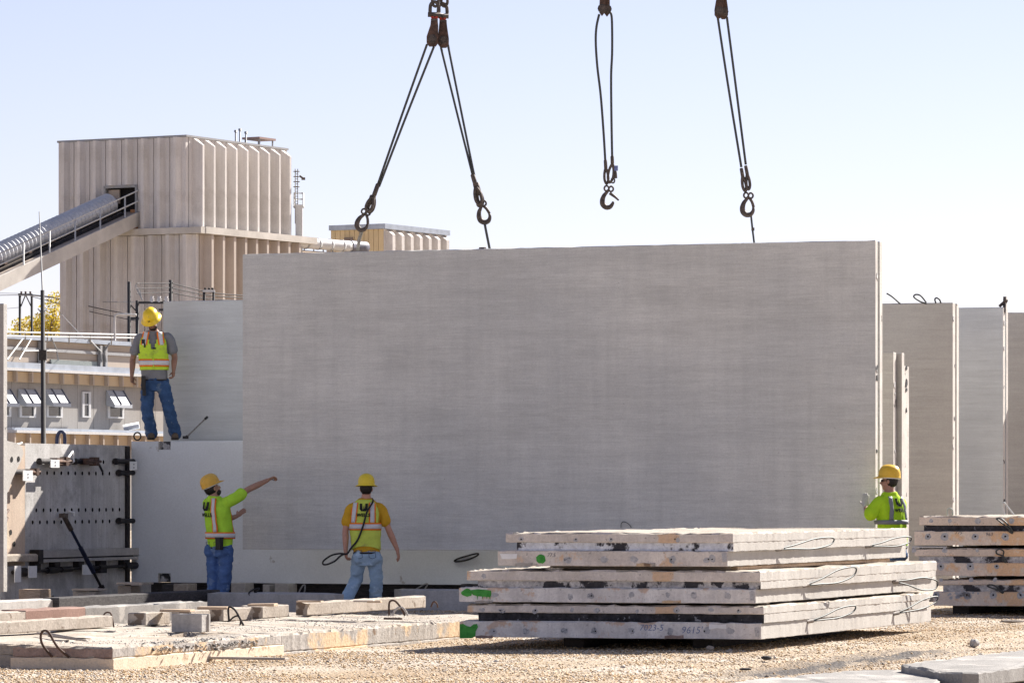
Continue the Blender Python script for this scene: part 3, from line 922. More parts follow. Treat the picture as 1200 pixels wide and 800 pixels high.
def tgantry():
    D = 188.0
    a = W(245, 400, D)
    r = root('switch_gantry', Vector((a.x, a.y, 0)), 'small two legged gantry with dark insulators against the sunlit tower corner', 'power equipment')
    for px in (239.2, 250.2):
        bm = bm_new(); b = W(px, 342, D); tube(bm, [Vector((b.x, b.y, 0)), b], 0.06, 8); obj('post', bm, M['pole'], r)
    bm = bm_new(); box(bm, W(244.7, 341, D), Vector((.27, 0, 0)), Vector((0, .08, 0)), ZD * .05); obj('beam', bm, M['white_steel'], r)
    for px in (240.5, 245, 249):
        bm = bm_new(); b = W(px, 339.7, D); tube(bm, [b, b + ZD * .06, b + ZD * .10], [.03, .07, .03], 8); obj('insulator', bm, M['pole'], r)
tgantry()

def wire(label, pts, rad, m='pole', n=6, group='power lines strung across the tower'):
    bm = bm_new()
    tube(bm, spline(pts, n), rad, 5)
    single('power_line', bm, M[m], label, 'wire', group, base=pts[0])
wire('pale wire crossing the lower tower wall from the H-shaped pole to the insulator rack', [W(-40, 347, 240), W(30, 346, 238), W(100, 353, 210), W(178, 354, 182)], 0.022, 'steel_grey')
wire('upper dark wire sagging from the H-shaped pole past the mast', [W(30, 345, 240), W(60, 348, 225), W(110, 360, 200), W(161, 370, 182)], 0.026)
wire('lower dark wire sagging over the lower tower wall to the dark pole frame', [W(36, 347, 240), W(70, 356, 225), W(110, 366, 200), W(161, 376, 182)], 0.02)
wire('thin wire running left out of the photo above the H-shaped pole', [W(-60, 342, 250), W(25, 344, 240)], 0.016, 'steel_grey', 4)
wire('thin wire running left out of the photo below the H-shaped pole arm', [W(-60, 368, 245), W(24, 360, 240)], 0.014, 'steel_grey', 4)
wire('thin stay wire slanting down from the tower corner to the office roof', [W(70, 366, 196), W(100, 398, 172)], 0.014, 'steel_grey', 4)
for i, (lb, y0, y1, y2) in enumerate((('top', 330, 331.5, 345), ('middle', 336, 337, 348), ('bottom', 341.5, 342.5, 352))):
    wire(lb + ' one of three dark wires left of the single pole', [W(160, y0 + 2, 182), W(180, y1 + 0.6, 184), W(200, y1, 186)], 0.02, 'pole', 4)
    wire(lb + ' one of three dark wires right of the single pole', [W(200, y1, 186), W(232, (y1 + y2) / 2 + 1.5, 188), W(262, y2 - 0.5, 190), W(295, y2 + 1.5, 193)], 0.024, 'pole', 5)
# roof rail pipes in front of the set back storey coping
bm = bm_new()
P0 = W(-10, 388.5, 166); P1 = W(190, 393.0, 178)
tube(bm, [P0, P1], 0.038, 6); tube(bm, [P0 + ZD * -0.16, P1 + ZD * -0.12], 0.03, 6)
for k in range(8):
    q = P0.lerp(P1, (k + 0.5) / 8)
    tube(bm, [q, q + ZD * -0.42], 0.03, 5)
single('roof_pipe', bm, M['steel_grey'], 'pair of thin pipes running along the office roof coping', 'pipe', base=P0)
bm = bm_new()
tube(bm, spline([W(134.5, 399, 172), W(134.5, 374, 172), W(137, 369, 172), W(142, 368.3, 172), W(160, 369.0, 172)], 5), 0.045, 8)
single('bent_pipe', bm, M['white_steel'], 'white gooseneck pipe rising from the office roof left of the worker up high', 'pipe', base=W(134.5, 399, 172))

# ================================================================== TREE
def tree():
    D = 262.0
    b = W(57, 400, D)
    r = root('yellow_tree', Vector((b.x, b.y, 0)), 'yellowing autumn tree beyond the office roof, left of the tower', 'tree')
    rnd = random.Random(21)
    bm = bm_new()
    base = Vector((b.x, b.y, 0))
    tube(bm, spline([base, base + Vector((.1, 0, 4)), base + Vector((-.1, .1, 8)), base + Vector((.1, 0, 11.5))], 4), [.24 - .2 * k / 12 for k in range(13)], 8)
    obj('trunk', bm, M['bark'], r)
    clumps = []
    for px, py, rr in ((62, 362, 0.9), (66, 376, 1.1), (56, 384, 1.0), (48, 388, 0.9), (66, 350, 0.6), (40, 392, 0.8), (30, 388, 0.7), (22, 380, 0.5), (36, 376, 0.45), (60, 395, 1.3), (30, 398, 1.1), (75, 372, 1.2), (70, 392, 1.4), (48, 373, 0.5), (16, 392, .6)):
        clumps.append((W(px, py, D + rnd.uniform(-1, 1)), rr))
    for i, (c, rr) in enumerate(clumps):
        st = base + ZD * rnd.uniform(6, 10)
        bm = bm_new()
        mid = st.lerp(c, 0.5) + Vector((rnd.uniform(-.2, .2), rnd.uniform(-.2, .2), .3))
        tube(bm, spline([st, mid, c], 4), [0.09 - .065 * k / 8 for k in range(9)], 6)
        obj('limb', bm, M['bark'], r)
    vs, fs = [], []
    for c, rr in clumps:
        for k in range(int(250 * rr)):
            while True:
                d = Vector((rnd.uniform(-1, 1), rnd.uniform(-1, 1), rnd.uniform(-1, 1)))
                if d.length < 1: break
            q = c + Vector((d.x * rr, d.y * rr, d.z * rr * 0.8))
            n = Vector((rnd.gauss(0, 1), rnd.gauss(0, 1), rnd.gauss(0, 1))).normalized()
            a = n.orthogonal().normalized() * rnd.uniform(.05, .11)
            bb = n.cross(a).normalized() * rnd.uniform(.04, .09)
            i0 = len(vs)
            vs += [q - a, q + bb, q + a, q - bb]
            fs.append((i0, i0 + 1, i0 + 2, i0 + 3))
    me = bpy.data.meshes.new('crown')
    me.from_pydata([tuple(v - r.location) for v in vs], [], fs)
    m, nt, bs = nmat('yellow leaves')
    tc = nt.nodes.new('ShaderNodeTexCoord').outputs['Object']
    gi = nt.nodes.new('ShaderNodeNewGeometry').outputs['Random Per Island']
    c1 = _ramp(nt, gi, [(0.0, (0.34, 0.33, 0.05)), (0.4, (0.55, 0.45, 0.06)), (0.75, (0.70, 0.52, 0.08)), (1.0, (0.46, 0.34, 0.08))])
    nt.links.new(c1, bs.inputs['Base Color'])
    bs.inputs['Roughness'].default_value = 0.6
    tr = nt.nodes.new('ShaderNodeBsdfTranslucent')
    nt.links.new(c1, tr.inputs['Color'])
    mx = nt.nodes.new('ShaderNodeMixShader'); mx.inputs[0].default_value = 0.5
    nt.links.new(bs.outputs[0], mx.inputs[1]); nt.links.new(tr.outputs[0], mx.inputs[2])
    nt.links.new(mx.outputs[0], [n for n in nt.nodes if n.type == 'OUTPUT_MATERIAL'][0].inputs[0])
    me.materials.append(m)
    o = obj('crown', me, None, r)
tree()

# ================================================================== UPRIGHT PANELS
BT = 0.30
PB0 = W(154, 400, 61.0); PB0.z = 0
def vline(P, px):          # plan point on the line P + t*VD at a photo column
    return P + VD * along(P, VD, px)

# ---- low smooth panel (the worker up high stands on its top)
ZB0, ZB1 = 0.235, 2.245
bp = root('precast_panel', PB0 + ZD * ZB0, 'smooth pale grey precast panel standing on blocks, low, with a worker on its top edge', 'precast panel', 'precast panels standing in the yard')
LB = along(PB0, VD, 955)
def notch(t0, t1): return (t0, t1)
n0, n1 = along(PB0, VD, 185.5), along(PB0, VD, 200)
bm = bm_new()
fr = 0.11
# front wythe split round the two pockets
prism(bm, rect(PB0, VD, n0, UD, fr), ZB0, ZB1, seg=0.4, jit=0.002, ch=0.008, seed=1)
prism(bm, rect(PB0 + VD * (n1), VD, LB - n1, UD, fr), ZB0, ZB1, seg=0.4, jit=0.002, ch=0.008, seed=2)
boxd(bm, PB0 + VD * (n0 + 0.0), VD, n1 - n0, UD, fr - 0.002, ZB0 + 0.13, ZB1 - 0.12)
fixn(bm); face_mat(bm, VD, 1, 0.9)
obj('front_face', bm, [M['panel_smooth'], M['edge']], bp)
bm = bm_new(); boxd(bm, PB0 + UD * (fr + 0.003) + VD * 0.01, VD, LB - 0.02, UD, 0.05, ZB0 + 0.01, ZB1 - 0.012); obj('foam_core', bm, M['foam'], bp)
bm = bm_new(); prism(bm, rect(PB0 + UD * (fr + 0.056), VD, LB, UD, BT - fr - 0.056), ZB0, ZB1 - 0.004, seg=0.4, jit=0.002, ch=0.008, seed=3); face_mat(bm, VD, 1, 0.9); obj('back_face', bm, [M['panel_grey'], M['edge']], bp)
for z0, z1 in ((ZB1 - 0.116, ZB1 - 0.004), (ZB0 + 0.01, ZB0 + 0.126)):
    bm = bm_new(); boxd(bm, PB0 + VD * (n0 + 0.01) + UD * 0.05, VD, n1 - n0 - 0.02, UD, 0.05, z0, z1); obj('lifting_pocket', bm, M['foam_grey'], bp)

# ---- tall panel behind it
PC = PB0 + UD * (BT + 0.42)
PC0 = vline(PC, 191.5)
ZC = zat(353.0, PC0.y)
cp = root('precast_panel', PC0 + ZD * 0.25, 'tall grey precast panel with fine level lines right behind the worker standing up high', 'precast panel', 'precast panels standing in the yard')
bm = bm_new(); prism(bm, rect(PC0, VD, along(PC0, VD, 945), UD, 0.28), 0.25, ZC, seg=0.5, jit=0.002, ch=0.008, seed=4); face_mat(bm, VD, 1, 0.9); obj('panel_body', bm, [M['panel_grey'], M['edge']], cp)
bm = bm_new(); boxd(bm, PC0 - VD * 0.012 + UD * 0.02, VD, 0.010, UD, 0.22, 0.3, ZC - 0.05); obj('end_strip', bm, M['old_dark'], cp)

# ---- the raised panel
HP0 = W(284.5, 400, 58.6); HP0.z = 0
HZ0, HZ1 = 0.735, 4.785
HL = along(HP0, VD, 1026.0)
hp = root('precast_panel', HP0 + VD * (HL / 2) + ZD * HZ0, 'huge ribbed grey brown precast panel hanging level from crane hooks above the yard', 'precast panel')
HT = 0.22
bm = bm_new(); prism(bm, rect(HP0, VD, HL, UD, 0.10), HZ0, HZ1, seg=0.12, jit=0.004, ch=0.008, seed=5, chip=0.008); face_mat(bm, VD, 1, 0.9); obj('front_face', bm, [M['panel'], M['edge']], hp)
bm = bm_new(); boxd(bm, HP0 + UD * 0.103 + VD * 0.02, VD, HL - 0.04, UD, 0.06, HZ0 + 0.02, HZ1 - 0.02); obj('foam_core', bm, M['foam'], hp)
bm = bm_new(); prism(bm, rect(HP0 + UD * 0.166, VD, HL + 0.01, UD, 0.12), HZ0 + 0.02, HZ1 - 0.008, seg=0.3, jit=0.004, ch=0.01, seed=6); face_mat(bm, VD, 1, 0.9); obj('back_face', bm, [M['panel'], M['edge']], hp)
for k, (px, py) in enumerate(((729, 612), (546, 652), (388, 653), (734, 611))):
    pass
rnd = random.Random(31)
for k in range(16):     # pits and broken spots in the lit right end
    z = HZ0 + (HZ1 - HZ0) * (k + rnd.random()) / 16
    q = HP0 + VD * (HL + 0.001) + UD * rnd.choice((0.05, 0.06, 0.21, 0.23)) + ZD * z
    bm = bm_new(); disc(bm, q, VD, rnd.uniform(0.018, 0.05), 0.006, 9, 0.4, k)
    obj('edge_pit', bm, M['foam_grey'], hp)
def htop(px):
    return vline(HP0 + UD * 0.13, px) + ZD * HZ1
bm = bm_new(); a = htop(565.5); box(bm, a + ZD * 0.012, VD * .04, UD * .03, ZD * .016); obj('lift_anchor', bm, M['rust'], hp)

# ---- panels on the right
def side_panel(pxl, pxr, pytop, D, label, mt, th=0.20, steps=True, seed=0, zb=0.2, extra=0.0, name='precast_panel'):
    P = W(pxr, 400, D); P.z = 0
    L = -along(P, VD, pxl)
    P0 = P - VD * L
    z1 = zat(pytop, D)
    r = root(name, P0 + VD * (L / 2) + ZD * zb, label, 'precast panel', 'precast panels standing in the yard')
    bm = bm_new(); prism(bm, rect(P0, VD, L, UD, th * 0.46), zb, z1, seg=0.35, jit=0.004, ch=0.008, seed=seed); face_mat(bm, VD, 1, 0.9); obj('front_face', bm, [mt, M['edge']], r)
    bm = bm_new(); boxd(bm, P0 + UD * (th * 0.47) + VD * .02, VD, L - 0.035, UD, th * 0.2, zb + .02, z1 - .03); obj('foam_core', bm, M['foam_grey'], r)
    bm = bm_new(); prism(bm, rect(P0 + UD * (th * 0.69), VD, L + extra, UD, th * 0.40), zb, z1 - 0.006, seg=0.35, jit=0.005, ch=0.01, seed=seed + 1); face_mat(bm, VD, 1, 0.9); obj('back_face', bm, [mt, M['edge']], r)
    rr = random.Random(seed)
    for k in range(7):
        z = zb + (z1 - zb) * (k + rr.random()) / 7
        q = P + VD * 0.001 + UD * rr.uniform(th * .1, th * .4) + ZD * z
        bm = bm_new(); disc(bm, q, VD, rr.uniform(0.015, 0.04), 0.006, 8, 0.4, k); obj('edge_pit', bm, M['foam_grey'], r)
    return r, P0, L, z1
e_r, EP, EL, EZ = side_panel(985, 1116.5, 354.5, 60.0, 'tall brown grey panel with three wire ends on top, right of the raised slab', M['panel_tan'], 0.30, seed=40)
f_r, FP_, FL, FZ = side_panel(1080, 1175.5, 360.0, 61.6, 'cool grey tall panel with a dark clamp at its top corner, second from the right', M['panel_grey'], 0.26, seed=50)
g_r, GP_, GL, GZ = side_panel(1150, 1300, 364.5, 63.2, 'tan tall panel cut by the right edge of the photo', M['panel_tan'], 0.28, seed=60)
d_r, DP, DL, DZ = side_panel(1006, 1047.0, 412.5, 58.0, 'narrow low pale panel with a stepped broken edge right of the raised slab', M['panel_tan'], 0.30, seed=70, extra=0.06)
# stepped second layer of the narrow panel
bm = bm_new(); prism(bm, rect(DP + UD * 0.34, VD, DL + 0.055, UD, 0.24), 0.2, zat(427.5, 58.0), seg=0.2, jit=0.006, ch=0.012, seed=73, chip=0.03); face_mat(bm, VD, 1, 0.9); obj('step_layer', bm, [M['panel_tan'], M['edge']], d_r)
for k, (z, s) in enumerate(((zat(430, 58), .035), (zat(448, 58), .05), (zat(456, 58), .03), (zat(480, 58), .03))):
    bm = bm_new(); disc(bm, DP + UD * 0.44 + VD * (DL + 0.057) + ZD * z, VD, s, 0.008, 9, .4, k); obj('broken_spot', bm, M['foam'], d_r)
# far left standing panel
lp0 = W(4.2, 400, 56.5); lp0.z = 0
Lr = root('precast_panel', lp0 - VD * 1.2 + ZD * 0.2, 'tan upright panel showing just a thin strip at the left photo edge', 'precast panel', 'precast panels standing in the yard')
bm = bm_new(); prism(bm, rect(lp0 - VD * 2.4, VD, 2.4, UD, 0.10), 0.2, zat(355.5, 56.5), seg=0.4, jit=0.003, seed=80); face_mat(bm, VD, 1, 0.9); obj('panel_body', bm, [M['panel_tan'], M['edge']], Lr)

# wire ends on the right panels
def wires(name, label, ptslist, rad, m, cat='wire loop', group=None, n=6, base=None):
    bm = bm_new()
    for pts in ptslist:
        tube(bm, spline(pts, n), rad, 6)
    return single(name, bm, M[m], label, cat, group, base=base or ptslist[0][0])
De = 60.05
for lb, pl in (('short straight bar end leaning on top of the brown grey panel at right', [W(1039, 343.5, De), W(1046, 348, De), W(1055, 356, De)]),
               ('larger wire loop on top of the brown grey panel at right', [W(1086, 356, De), W(1078, 353, De), W(1071, 348, De), W(1073, 345.2, De), W(1079, 346.5, De), W(1085.5, 354.5, De)]),
               ('small wire loop on top of the brown grey panel at right', [W(1097, 355.5, De), W(1095.5, 351, De), W(1097.5, 349, De), W(1101, 351, De), W(1102.5, 355, De)])):
    wires('wire_loop', lb, [pl], 0.013, 'rope')
Df = 61.7
cl = root('edge_clamp', W(1176, 362, Df), 'dark upright clamp on the top corner of the cool grey panel', 'clamp')
bm = bm_new(); tube(bm, [W(1177.5, 366, Df), W(1178, 347.5, Df)], 0.03, 8); obj('post', bm, M['iron'], cl)
bm = bm_new(); tube(bm, [W(1171, 359, Df), W(1178, 353, Df)], 0.025, 6); obj('brace', bm, M['iron'], cl)
bm = bm_new(); tube(bm, [W(1176.5, 352, Df), W(1180.5, 353.5, Df)], 0.035, 8); obj('screw', bm, M['iron'], cl)

# ---- pale lifting loops standing up behind the right stack
for lb, pts in (('pale wire loop standing on the right stack, in front of a lit panel edge', [(1110.5, 604), (1110, 598), (1112.5, 595.4), (1116, 597), (1116.5, 603.5)]),
                ('pale wire loop leaning on the right stack near the right edge of the photo', [(1177, 603), (1174.5, 592), (1176.5, 588.5), (1182, 595), (1188.5, 603.5)])):
    wires('wire_loop', lb, [[W(a, b, 55.6) for a, b in pts]], 0.011, 'white_steel')

# ================================================================== FORM WALL WITH HOLES
A1 = PB0 - VD * 0.03 - UD * 0.02                # right-back end, by the low panel
tA = -along(A1, UD, 29.5)
A0 = A1 - UD * tA
AZ0, AZ1 = 0.06, zat(520.5, (A0.y + A1.y) / 2)
fw = root('form_wall', A0 + UD * (tA / 2) + ZD * AZ0, 'grey concrete form wall with rows of round holes, clamps bolted to it', 'form wall')
ND = VD                                           # the face looks right
TH = 0.16
def apt(px):                                     # distance along the wall at a photo column
    return along(A0, UD, px)
def az(px, py):
    return zat(py, A0.y + UD.y * apt(px))
def holed_strip(bm, t0, pitch, n, zc, hs, tend, rad):
    """strip of wall face from 0..tend, height 2*hs about zc(t), with n octagonal holes at t0 + i*pitch; inner tubes into the wall"""
    def P(t, z, d=0.0): return A0 + UD * t + ZD * z - ND * d
    cells = [(t0 + i * pitch) for i in range(n)]
    edges = [0.0] + [c - pitch / 2 for c in cells] + [cells[-1] + pitch / 2, tend]
    def quad(a, b):
        if b - a < 1e-4: return
        bm.faces.new([bm.verts.new(P(a, zc - hs)), bm.verts.new(P(b, zc - hs)), bm.verts.new(P(b, zc + hs)), bm.verts.new(P(a, zc + hs))])
    quad(0.0, edges[1]); quad(edges[-2], tend)
    for c in cells:
        h = pitch / 2
        out = [(c + h, zc), (c + h, zc + hs), (c, zc + hs), (c - h, zc + hs), (c - h, zc), (c - h, zc - hs), (c, zc - hs), (c + h, zc - hs)]
        inn = [(c + rad * math.cos(k * math.pi / 4), zc + rad * math.sin(k * math.pi / 4)) for k in range(8)]
        ov = [bm.verts.new(P(*q)) for q in out]
        iv = [bm.verts.new(P(*q)) for q in inn]
        dv = [bm.verts.new(P(*q, 0.10)) for q in inn]
        for k in range(8):
            bm.faces.new((ov[k], ov[(k + 1) % 8], iv[(k + 1) % 8], iv[k]))
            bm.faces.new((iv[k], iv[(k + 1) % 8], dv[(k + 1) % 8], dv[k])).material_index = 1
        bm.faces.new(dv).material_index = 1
bm = bm_new()
Dm = (A0.y + A1.y) / 2
zrow = [zat(540.7, Dm), zat(554.3, Dm), zat(597.2, Dm), zat(611.0, Dm)]
pitch = (apt(128) - apt(38)) / 11.0
rad = 0.030; hs = 0.055
rows = [(zrow[0], apt(56), 9), (zrow[1], apt(38.3), 12), (zrow[2], apt(42.5), 14), (zrow[3], apt(38.3), 12)]
zprev = AZ1
for zc, t0, n in rows:
    a, b = A0 + ZD * (zc + hs), A0 + ZD * zprev
    bm.faces.new([bm.verts.new(a), bm.verts.new(a + UD * tA), bm.verts.new(b + UD * tA), bm.verts.new(b)])
    n = min(n, int((tA - t0 - pitch / 2) / pitch) + 1)
    holed_strip(bm, t0, pitch, n, zc, hs, tA, rad)
    zprev = zc - hs
a, b = A0 + ZD * AZ0, A0 + ZD * zprev
bm.faces.new([bm.verts.new(a), bm.verts.new(a + UD * tA), bm.verts.new(b + UD * tA), bm.verts.new(b)])
bmesh.ops.remove_doubles(bm, verts=bm.verts, dist=0.0005)
bm.normal_update()
for f in bm.faces:
    if f.material_index == 0 and f.normal.dot(ND) < 0: f.normal_flip()
obj('holed_face', bm, [M['form'], M['hole']], fw)
bm = bm_new(); boxd(bm, A0 - ND * 0.30, UD, tA, ND, 0.17, AZ0, AZ1 - 0.004)
boxd(bm, A0 - ND * 0.13 , UD, tA, ND, 0.125, AZ1 - 0.03, AZ1 - 0.002)
boxd(bm, A0 - ND * 0.13 , UD, 0.02, ND, 0.125, AZ0, AZ1 - 0.031)
obj('wall_body', bm, M['form'], fw)
bm = bm_new(); boxd(bm, A0 + UD * (tA - 0.13), UD, 0.10, ND, 0.035, AZ0 + 0.05, AZ1 - 0.01); obj('edge_angle', bm, M['black_steel'], fw)
# lifting sling loop on its top
wires('sling_loop', 'dark blue lifting loop standing on the top of the form wall', [[W(66.5, 521, 59.2), W(67, 512, 59.2), W(69.5, 506.5, 59.2), W(73, 506, 59.2), W(75.5, 509, 59.2), W(76, 520.5, 59.2)]], 0.026, 'navy', 'lifting loop')

# clamps: rusty screw clamps with a bar, body, handle, tag
def aw(px, py, d):
    t = apt(px)
    q = A0 + UD * t
    return Vector((q.x, q.y, zat(py, q.y))) + ND * d
def clamp(label, x0, x1, py, body=None, handle=None, tagp=None, rad=0.035, slope=0.0):
    r = root('screw_clamp', aw((x0 + x1) / 2, py, 0.05), label, 'clamp', 'screw clamps on the form wall')
    bm = bm_new(); tube(bm, [aw(x0, py, 0.05), aw(x1, py + slope, 0.07)], rad, 8); tube(bm, [aw(x0, py, 0.05), aw(x0 + 2, py, 0.05)], rad * 1.35, 8); obj('bar', bm, M['black_steel'], r)
    if body:
        b0, b1, hh = body
        bm = bm_new()
        c = aw((b0 + b1) / 2, py + slope * 0.5, 0.09); L = (aw(b1, py, 0) - aw(b0, py, 0)).length / 2
        box(bm, c, UD * L, ND * 0.06, ZD * hh)
        box(bm, c + UD * L * 0.5 + ND * 0.03, UD * L * 0.32, ND * 0.05, ZD * hh * 1.35)
        tube(bm, [c - UD * L * 0.9 + ND * .05, c + UD * L * 1.15 + ND * .07], hh * .45, 8)
        obj('jaw', bm, M['rust'], r)
    if handle:
        bm = bm_new(); tube(bm, [aw(x, y, 0.14) for x, y in handle[0]], handle[1], 6); obj('handle', bm, M[handle[2]], r)
    if tagp:
        x, y, w_, h_ = tagp
        bm = bm_new(); box(bm, aw(x, y, 0.16), UD * (w_ / 2), ND * 0.006, ZD * (h_ / 2)); obj('tag', bm, M['white_tag'], r)
        bm = bm_new(); disc(bm, aw(x, y - 1.6, 0.166), ND, 0.012, 0.004, 8); disc(bm, aw(x, y + 2.2, 0.166), ND, 0.012, 0.004, 8); obj('tag_mark', bm, M['ink'], r)
    return r
clamp('rusty clamp with white tag and pale handle near the top left of the form wall', 42, 75, 540.3, (56, 71, 0.045), ([(69, 537), (74.5, 529), (76, 540.5), (74, 541.5)], 0.016, 'white_tag'), (52, 543, 0.26, 0.11))
clamp('rusty clamp with hanging lever at the middle of the form wall top', 83, 107, 540.5, (91, 105, 0.045), ([(104, 542), (106, 545), (109.5, 552)], 0.018, 'black_steel'))
clamp('clamp with white tag at the upper right corner of the form wall', 131, 160, 540.4, (152, 165, 0.05), ([(155, 538), (165, 536.5), (164, 541)], 0.02, 'black_steel'), (144.5, 545.5, 0.22, 0.12))
clamp('lower clamp of the pair at the upper right corner of the form wall', 135, 164, 553.8, (154, 167, 0.05), ([(162, 555), (160, 563), (159, 568)], 0.016, 'black_steel'))
clamp('long plain clamp with crossed handle halfway down the right end of the form wall', 135, 166, 610, (160, 169, 0.03), ([(159, 599), (165, 606), (171, 615.5)], 0.018, 'black_steel'))
clamp('clamp with white tag bridging the brown wall and the form wall', 7.5, 35, 552.5, (24, 34, 0.035), ([(28, 553), (33, 556.5)], 0.016, 'rust'), (20, 557, 0.28, 0.14))
# small peg and white hook in the lower hole row
wires('small_hook', 'small bright hook hanging from a hole of the form wall', [[aw(79, 598.5, 0.02), aw(81, 600, 0.05), aw(82.5, 600.5, 0.06), aw(82, 604.5, 0.06)]], 0.014, 'white_tag', 'hook')
# strongback beam with tie bar below
sb = root('strongback_beam', aw(93, 650, 0.06), 'long horizontal beam strapped along the foot of the form wall', 'beam')
bm = bm_new()
za, zb = az(93, 643.0), az(93, 651.5)
boxd(bm, A0 + UD * apt(35) + ND * 0.03, UD, apt(152) - apt(35), ND, 0.12, zb, za); fixn(bm); obj('upper_flange', bm, M['old_dark'], sb)
za2, zb2 = az(93, 653.3), az(93, 656.8)
bm = bm_new(); boxd(bm, A0 + UD * apt(35) + ND * 0.03, UD, apt(158) - apt(35), ND, 0.11, zb2, za2); obj('lower_flange', bm, M['old_dark'], sb)
bm = bm_new(); boxd(bm, A0 + UD * apt(36) + ND * 0.004, UD, apt(158) - apt(36), ND, 0.06, zb2 + 0.01, zb + 0.01); obj('web', bm, M['black_steel'], sb)
bm = bm_new(); boxd(bm, A0 + UD * apt(32.5) + ND * 0.028, UD, 0.14, ND, 0.14, zb2 - 0.02, za + 0.01); obj('end_plate', bm, M['black_steel'], sb)
for px in (37, 60, 88, 114, 141):
    bm = bm_new(); boxd(bm, A0 + UD * (apt(px) - 0.08) + ND * 0.006, UD, 0.17, ND, 0.09, zb2 - 0.12, zb2 - 0.006); obj('bracket', bm, M['black_steel'], sb)
tb = root('tie_bar', aw(95, 664, 0.08), 'black threaded tie bar with couplers under the beam on the form wall', 'tie bar')
bm = bm_new(); tube(bm, [aw(27, 669.3, 0.10), aw(62, 667, 0.10), aw(158, 661.5, 0.10)], 0.022, 8); obj('bar', bm, M['black_steel'], tb)
for a, b, rr in ((48, 60, 0.045), (64, 76, 0.04), (93, 101, 0.05), (108, 116, 0.038), (139, 152, 0.05), (154, 162, 0.055)):
    bm = bm_new(); ya = 667 - (a - 62) * 0.057; tube(bm, [aw(a, ya, 0.10), aw(b, ya - (b - a) * .05, 0.10)], rr, 8); obj('coupler', bm, M['black_steel'], tb)
bm = bm_new(); box(bm, aw(89.5, 667, 0.17), UD * 0.15, ND * 0.006, ZD * 0.07); obj('tag', bm, M['white_tag'], tb)
bm = bm_new(); box(bm, aw(158, 656, 0.13), UD * 0.07, ND * 0.03, ZD * 0.03); obj('wedge', bm, M['white_tag'], tb)
bm = bm_new(); box(bm, aw(112, 668, 0.08), UD * 0.10, ND * 0.05, ZD * 0.035); box(bm, aw(157, 664, 0.08), UD * 0.14, ND * 0.07, ZD * 0.06); obj('clip', bm, M['black_steel'], tb)
# leaning prop
pr = root('leaning_prop', Vector((aw(87, 690, 0.5).x, aw(87, 690, 0.5).y, 0.1)), 'dark blue steel prop leaning against the form wall', 'prop')
q0, q1 = aw(66, 602, 0.10), aw(87, 687.5, 0.42)
bm = bm_new(); tube(bm, [q0.lerp(q1, 0.12), q0.lerp(q1, 0.62)], 0.022, 8); obj('inner_tube', bm, M['navy'], pr)
bm = bm_new(); tube(bm, [q0.lerp(q1, 0.45), q0.lerp(q1, 0.80)], 0.033, 8); obj('outer_tube', bm, M['navy'], pr)
bm = bm_new(); tube(bm, [q0.lerp(q1, 0.80), q1], 0.02, 8); tube(bm, [q0.lerp(q1, 0.985), q0.lerp(q1, 1.02)], 0.045, 8); obj('screw_foot', bm, M['black_steel'], pr)
bm = bm_new(); tube(bm, [q0, q0.lerp(q1, 0.22)], 0.036, 8); box(bm, q0.lerp(q1, 0.02), UD * .06, ND * .04, ZD * .03); obj('head', bm, M['iron'], pr)

# ---- brown wall nearer, broken on top
P1b = A0 - UD * 0.03 + ND * 0.012
bw = root('broken_wall', P1b - UD * 0.8 + ZD * 0.05, 'brown concrete wall end with a broken pale top at the left edge of the photo', 'wall')
def bpt(px): return along(P1b, UD, px)
bm = bm_new()
L = 1.6
Pb = P1b - UD * L
prism(bm, rect(Pb, UD, L, -ND, 0.30), 0.05, AZ1 - 0.012, seg=0.15, jit=0.008, ch=0.02, seed=91, chip=0.06)
obj('wall_body', bm, M['form_brown'], bw)
def bwp(px, py, d):
    q = P1b + UD * bpt(px)
    return Vector((q.x, q.y, zat(py, q.y))) + ND * d
# pale broken slab on the face (upper) and its shoulder
bm = bm_new()
outl = [(-8, 515), (10, 519), (16, 524), (17.5, 531), (14, 541), (9, 551), (4, 562), (0, 575), (-8, 585)]
fa = [bm.verts.new(bwp(x, y, 0.13)) for x, y in outl]
bk = [bm.verts.new(bwp(x - 0.6, y, 0.002)) for x, y in outl]
bm.faces.new(fa); bm.faces.new(bk[::-1])
for i in range(len(outl)):
    bm.faces.new((fa[i], fa[(i + 1) % len(outl)], bk[(i + 1) % len(outl)], bk[i]))
fixn(bm); obj('broken_slab', bm, M['edge'], bw)
for x, y in ((3.5, 538), (11.5, 537.5), (4, 626), (12, 623.5), (8, 637), (16, 637)):
    bm = bm_new(); disc(bm, bwp(x, y, 0.131 if y < 560 else 0.006), ND, 0.038, 0.004, 10, .1, int(x)); obj('bolt_hole', bm, M['hole'], bw)
bm = bm_new()
outl = [(-8, 575), (0, 568), (3, 575), (5.5, 600), (8, 625), (9, 642), (-8, 645)]
fa = [bm.verts.new(bwp(x, y, 0.035)) for x, y in outl]; bk = [bm.verts.new(bwp(x, y, 0.002)) for x, y in outl]
bm.faces.new(fa)
for i in range(len(outl)):
    bm.faces.new((fa[i], fa[(i + 1) % len(outl)], bk[(i + 1) % len(outl)], bk[i]))
fixn(bm); obj('rough_patch', bm, M['cream'], bw)
bm = bm_new(); tube(bm, [bwp(-3, 612, .05), bwp(6, 597, .05)], 0.02, 6); tube(bm, [bwp(-3, 626, .05), bwp(5, 606, .05)], 0.02, 6); obj('bar_stub', bm, M['rust'], bw)
bm = bm_new()
z0, z1 = zat(658, P1b.y - .5), zat(649, P1b.y - .5)
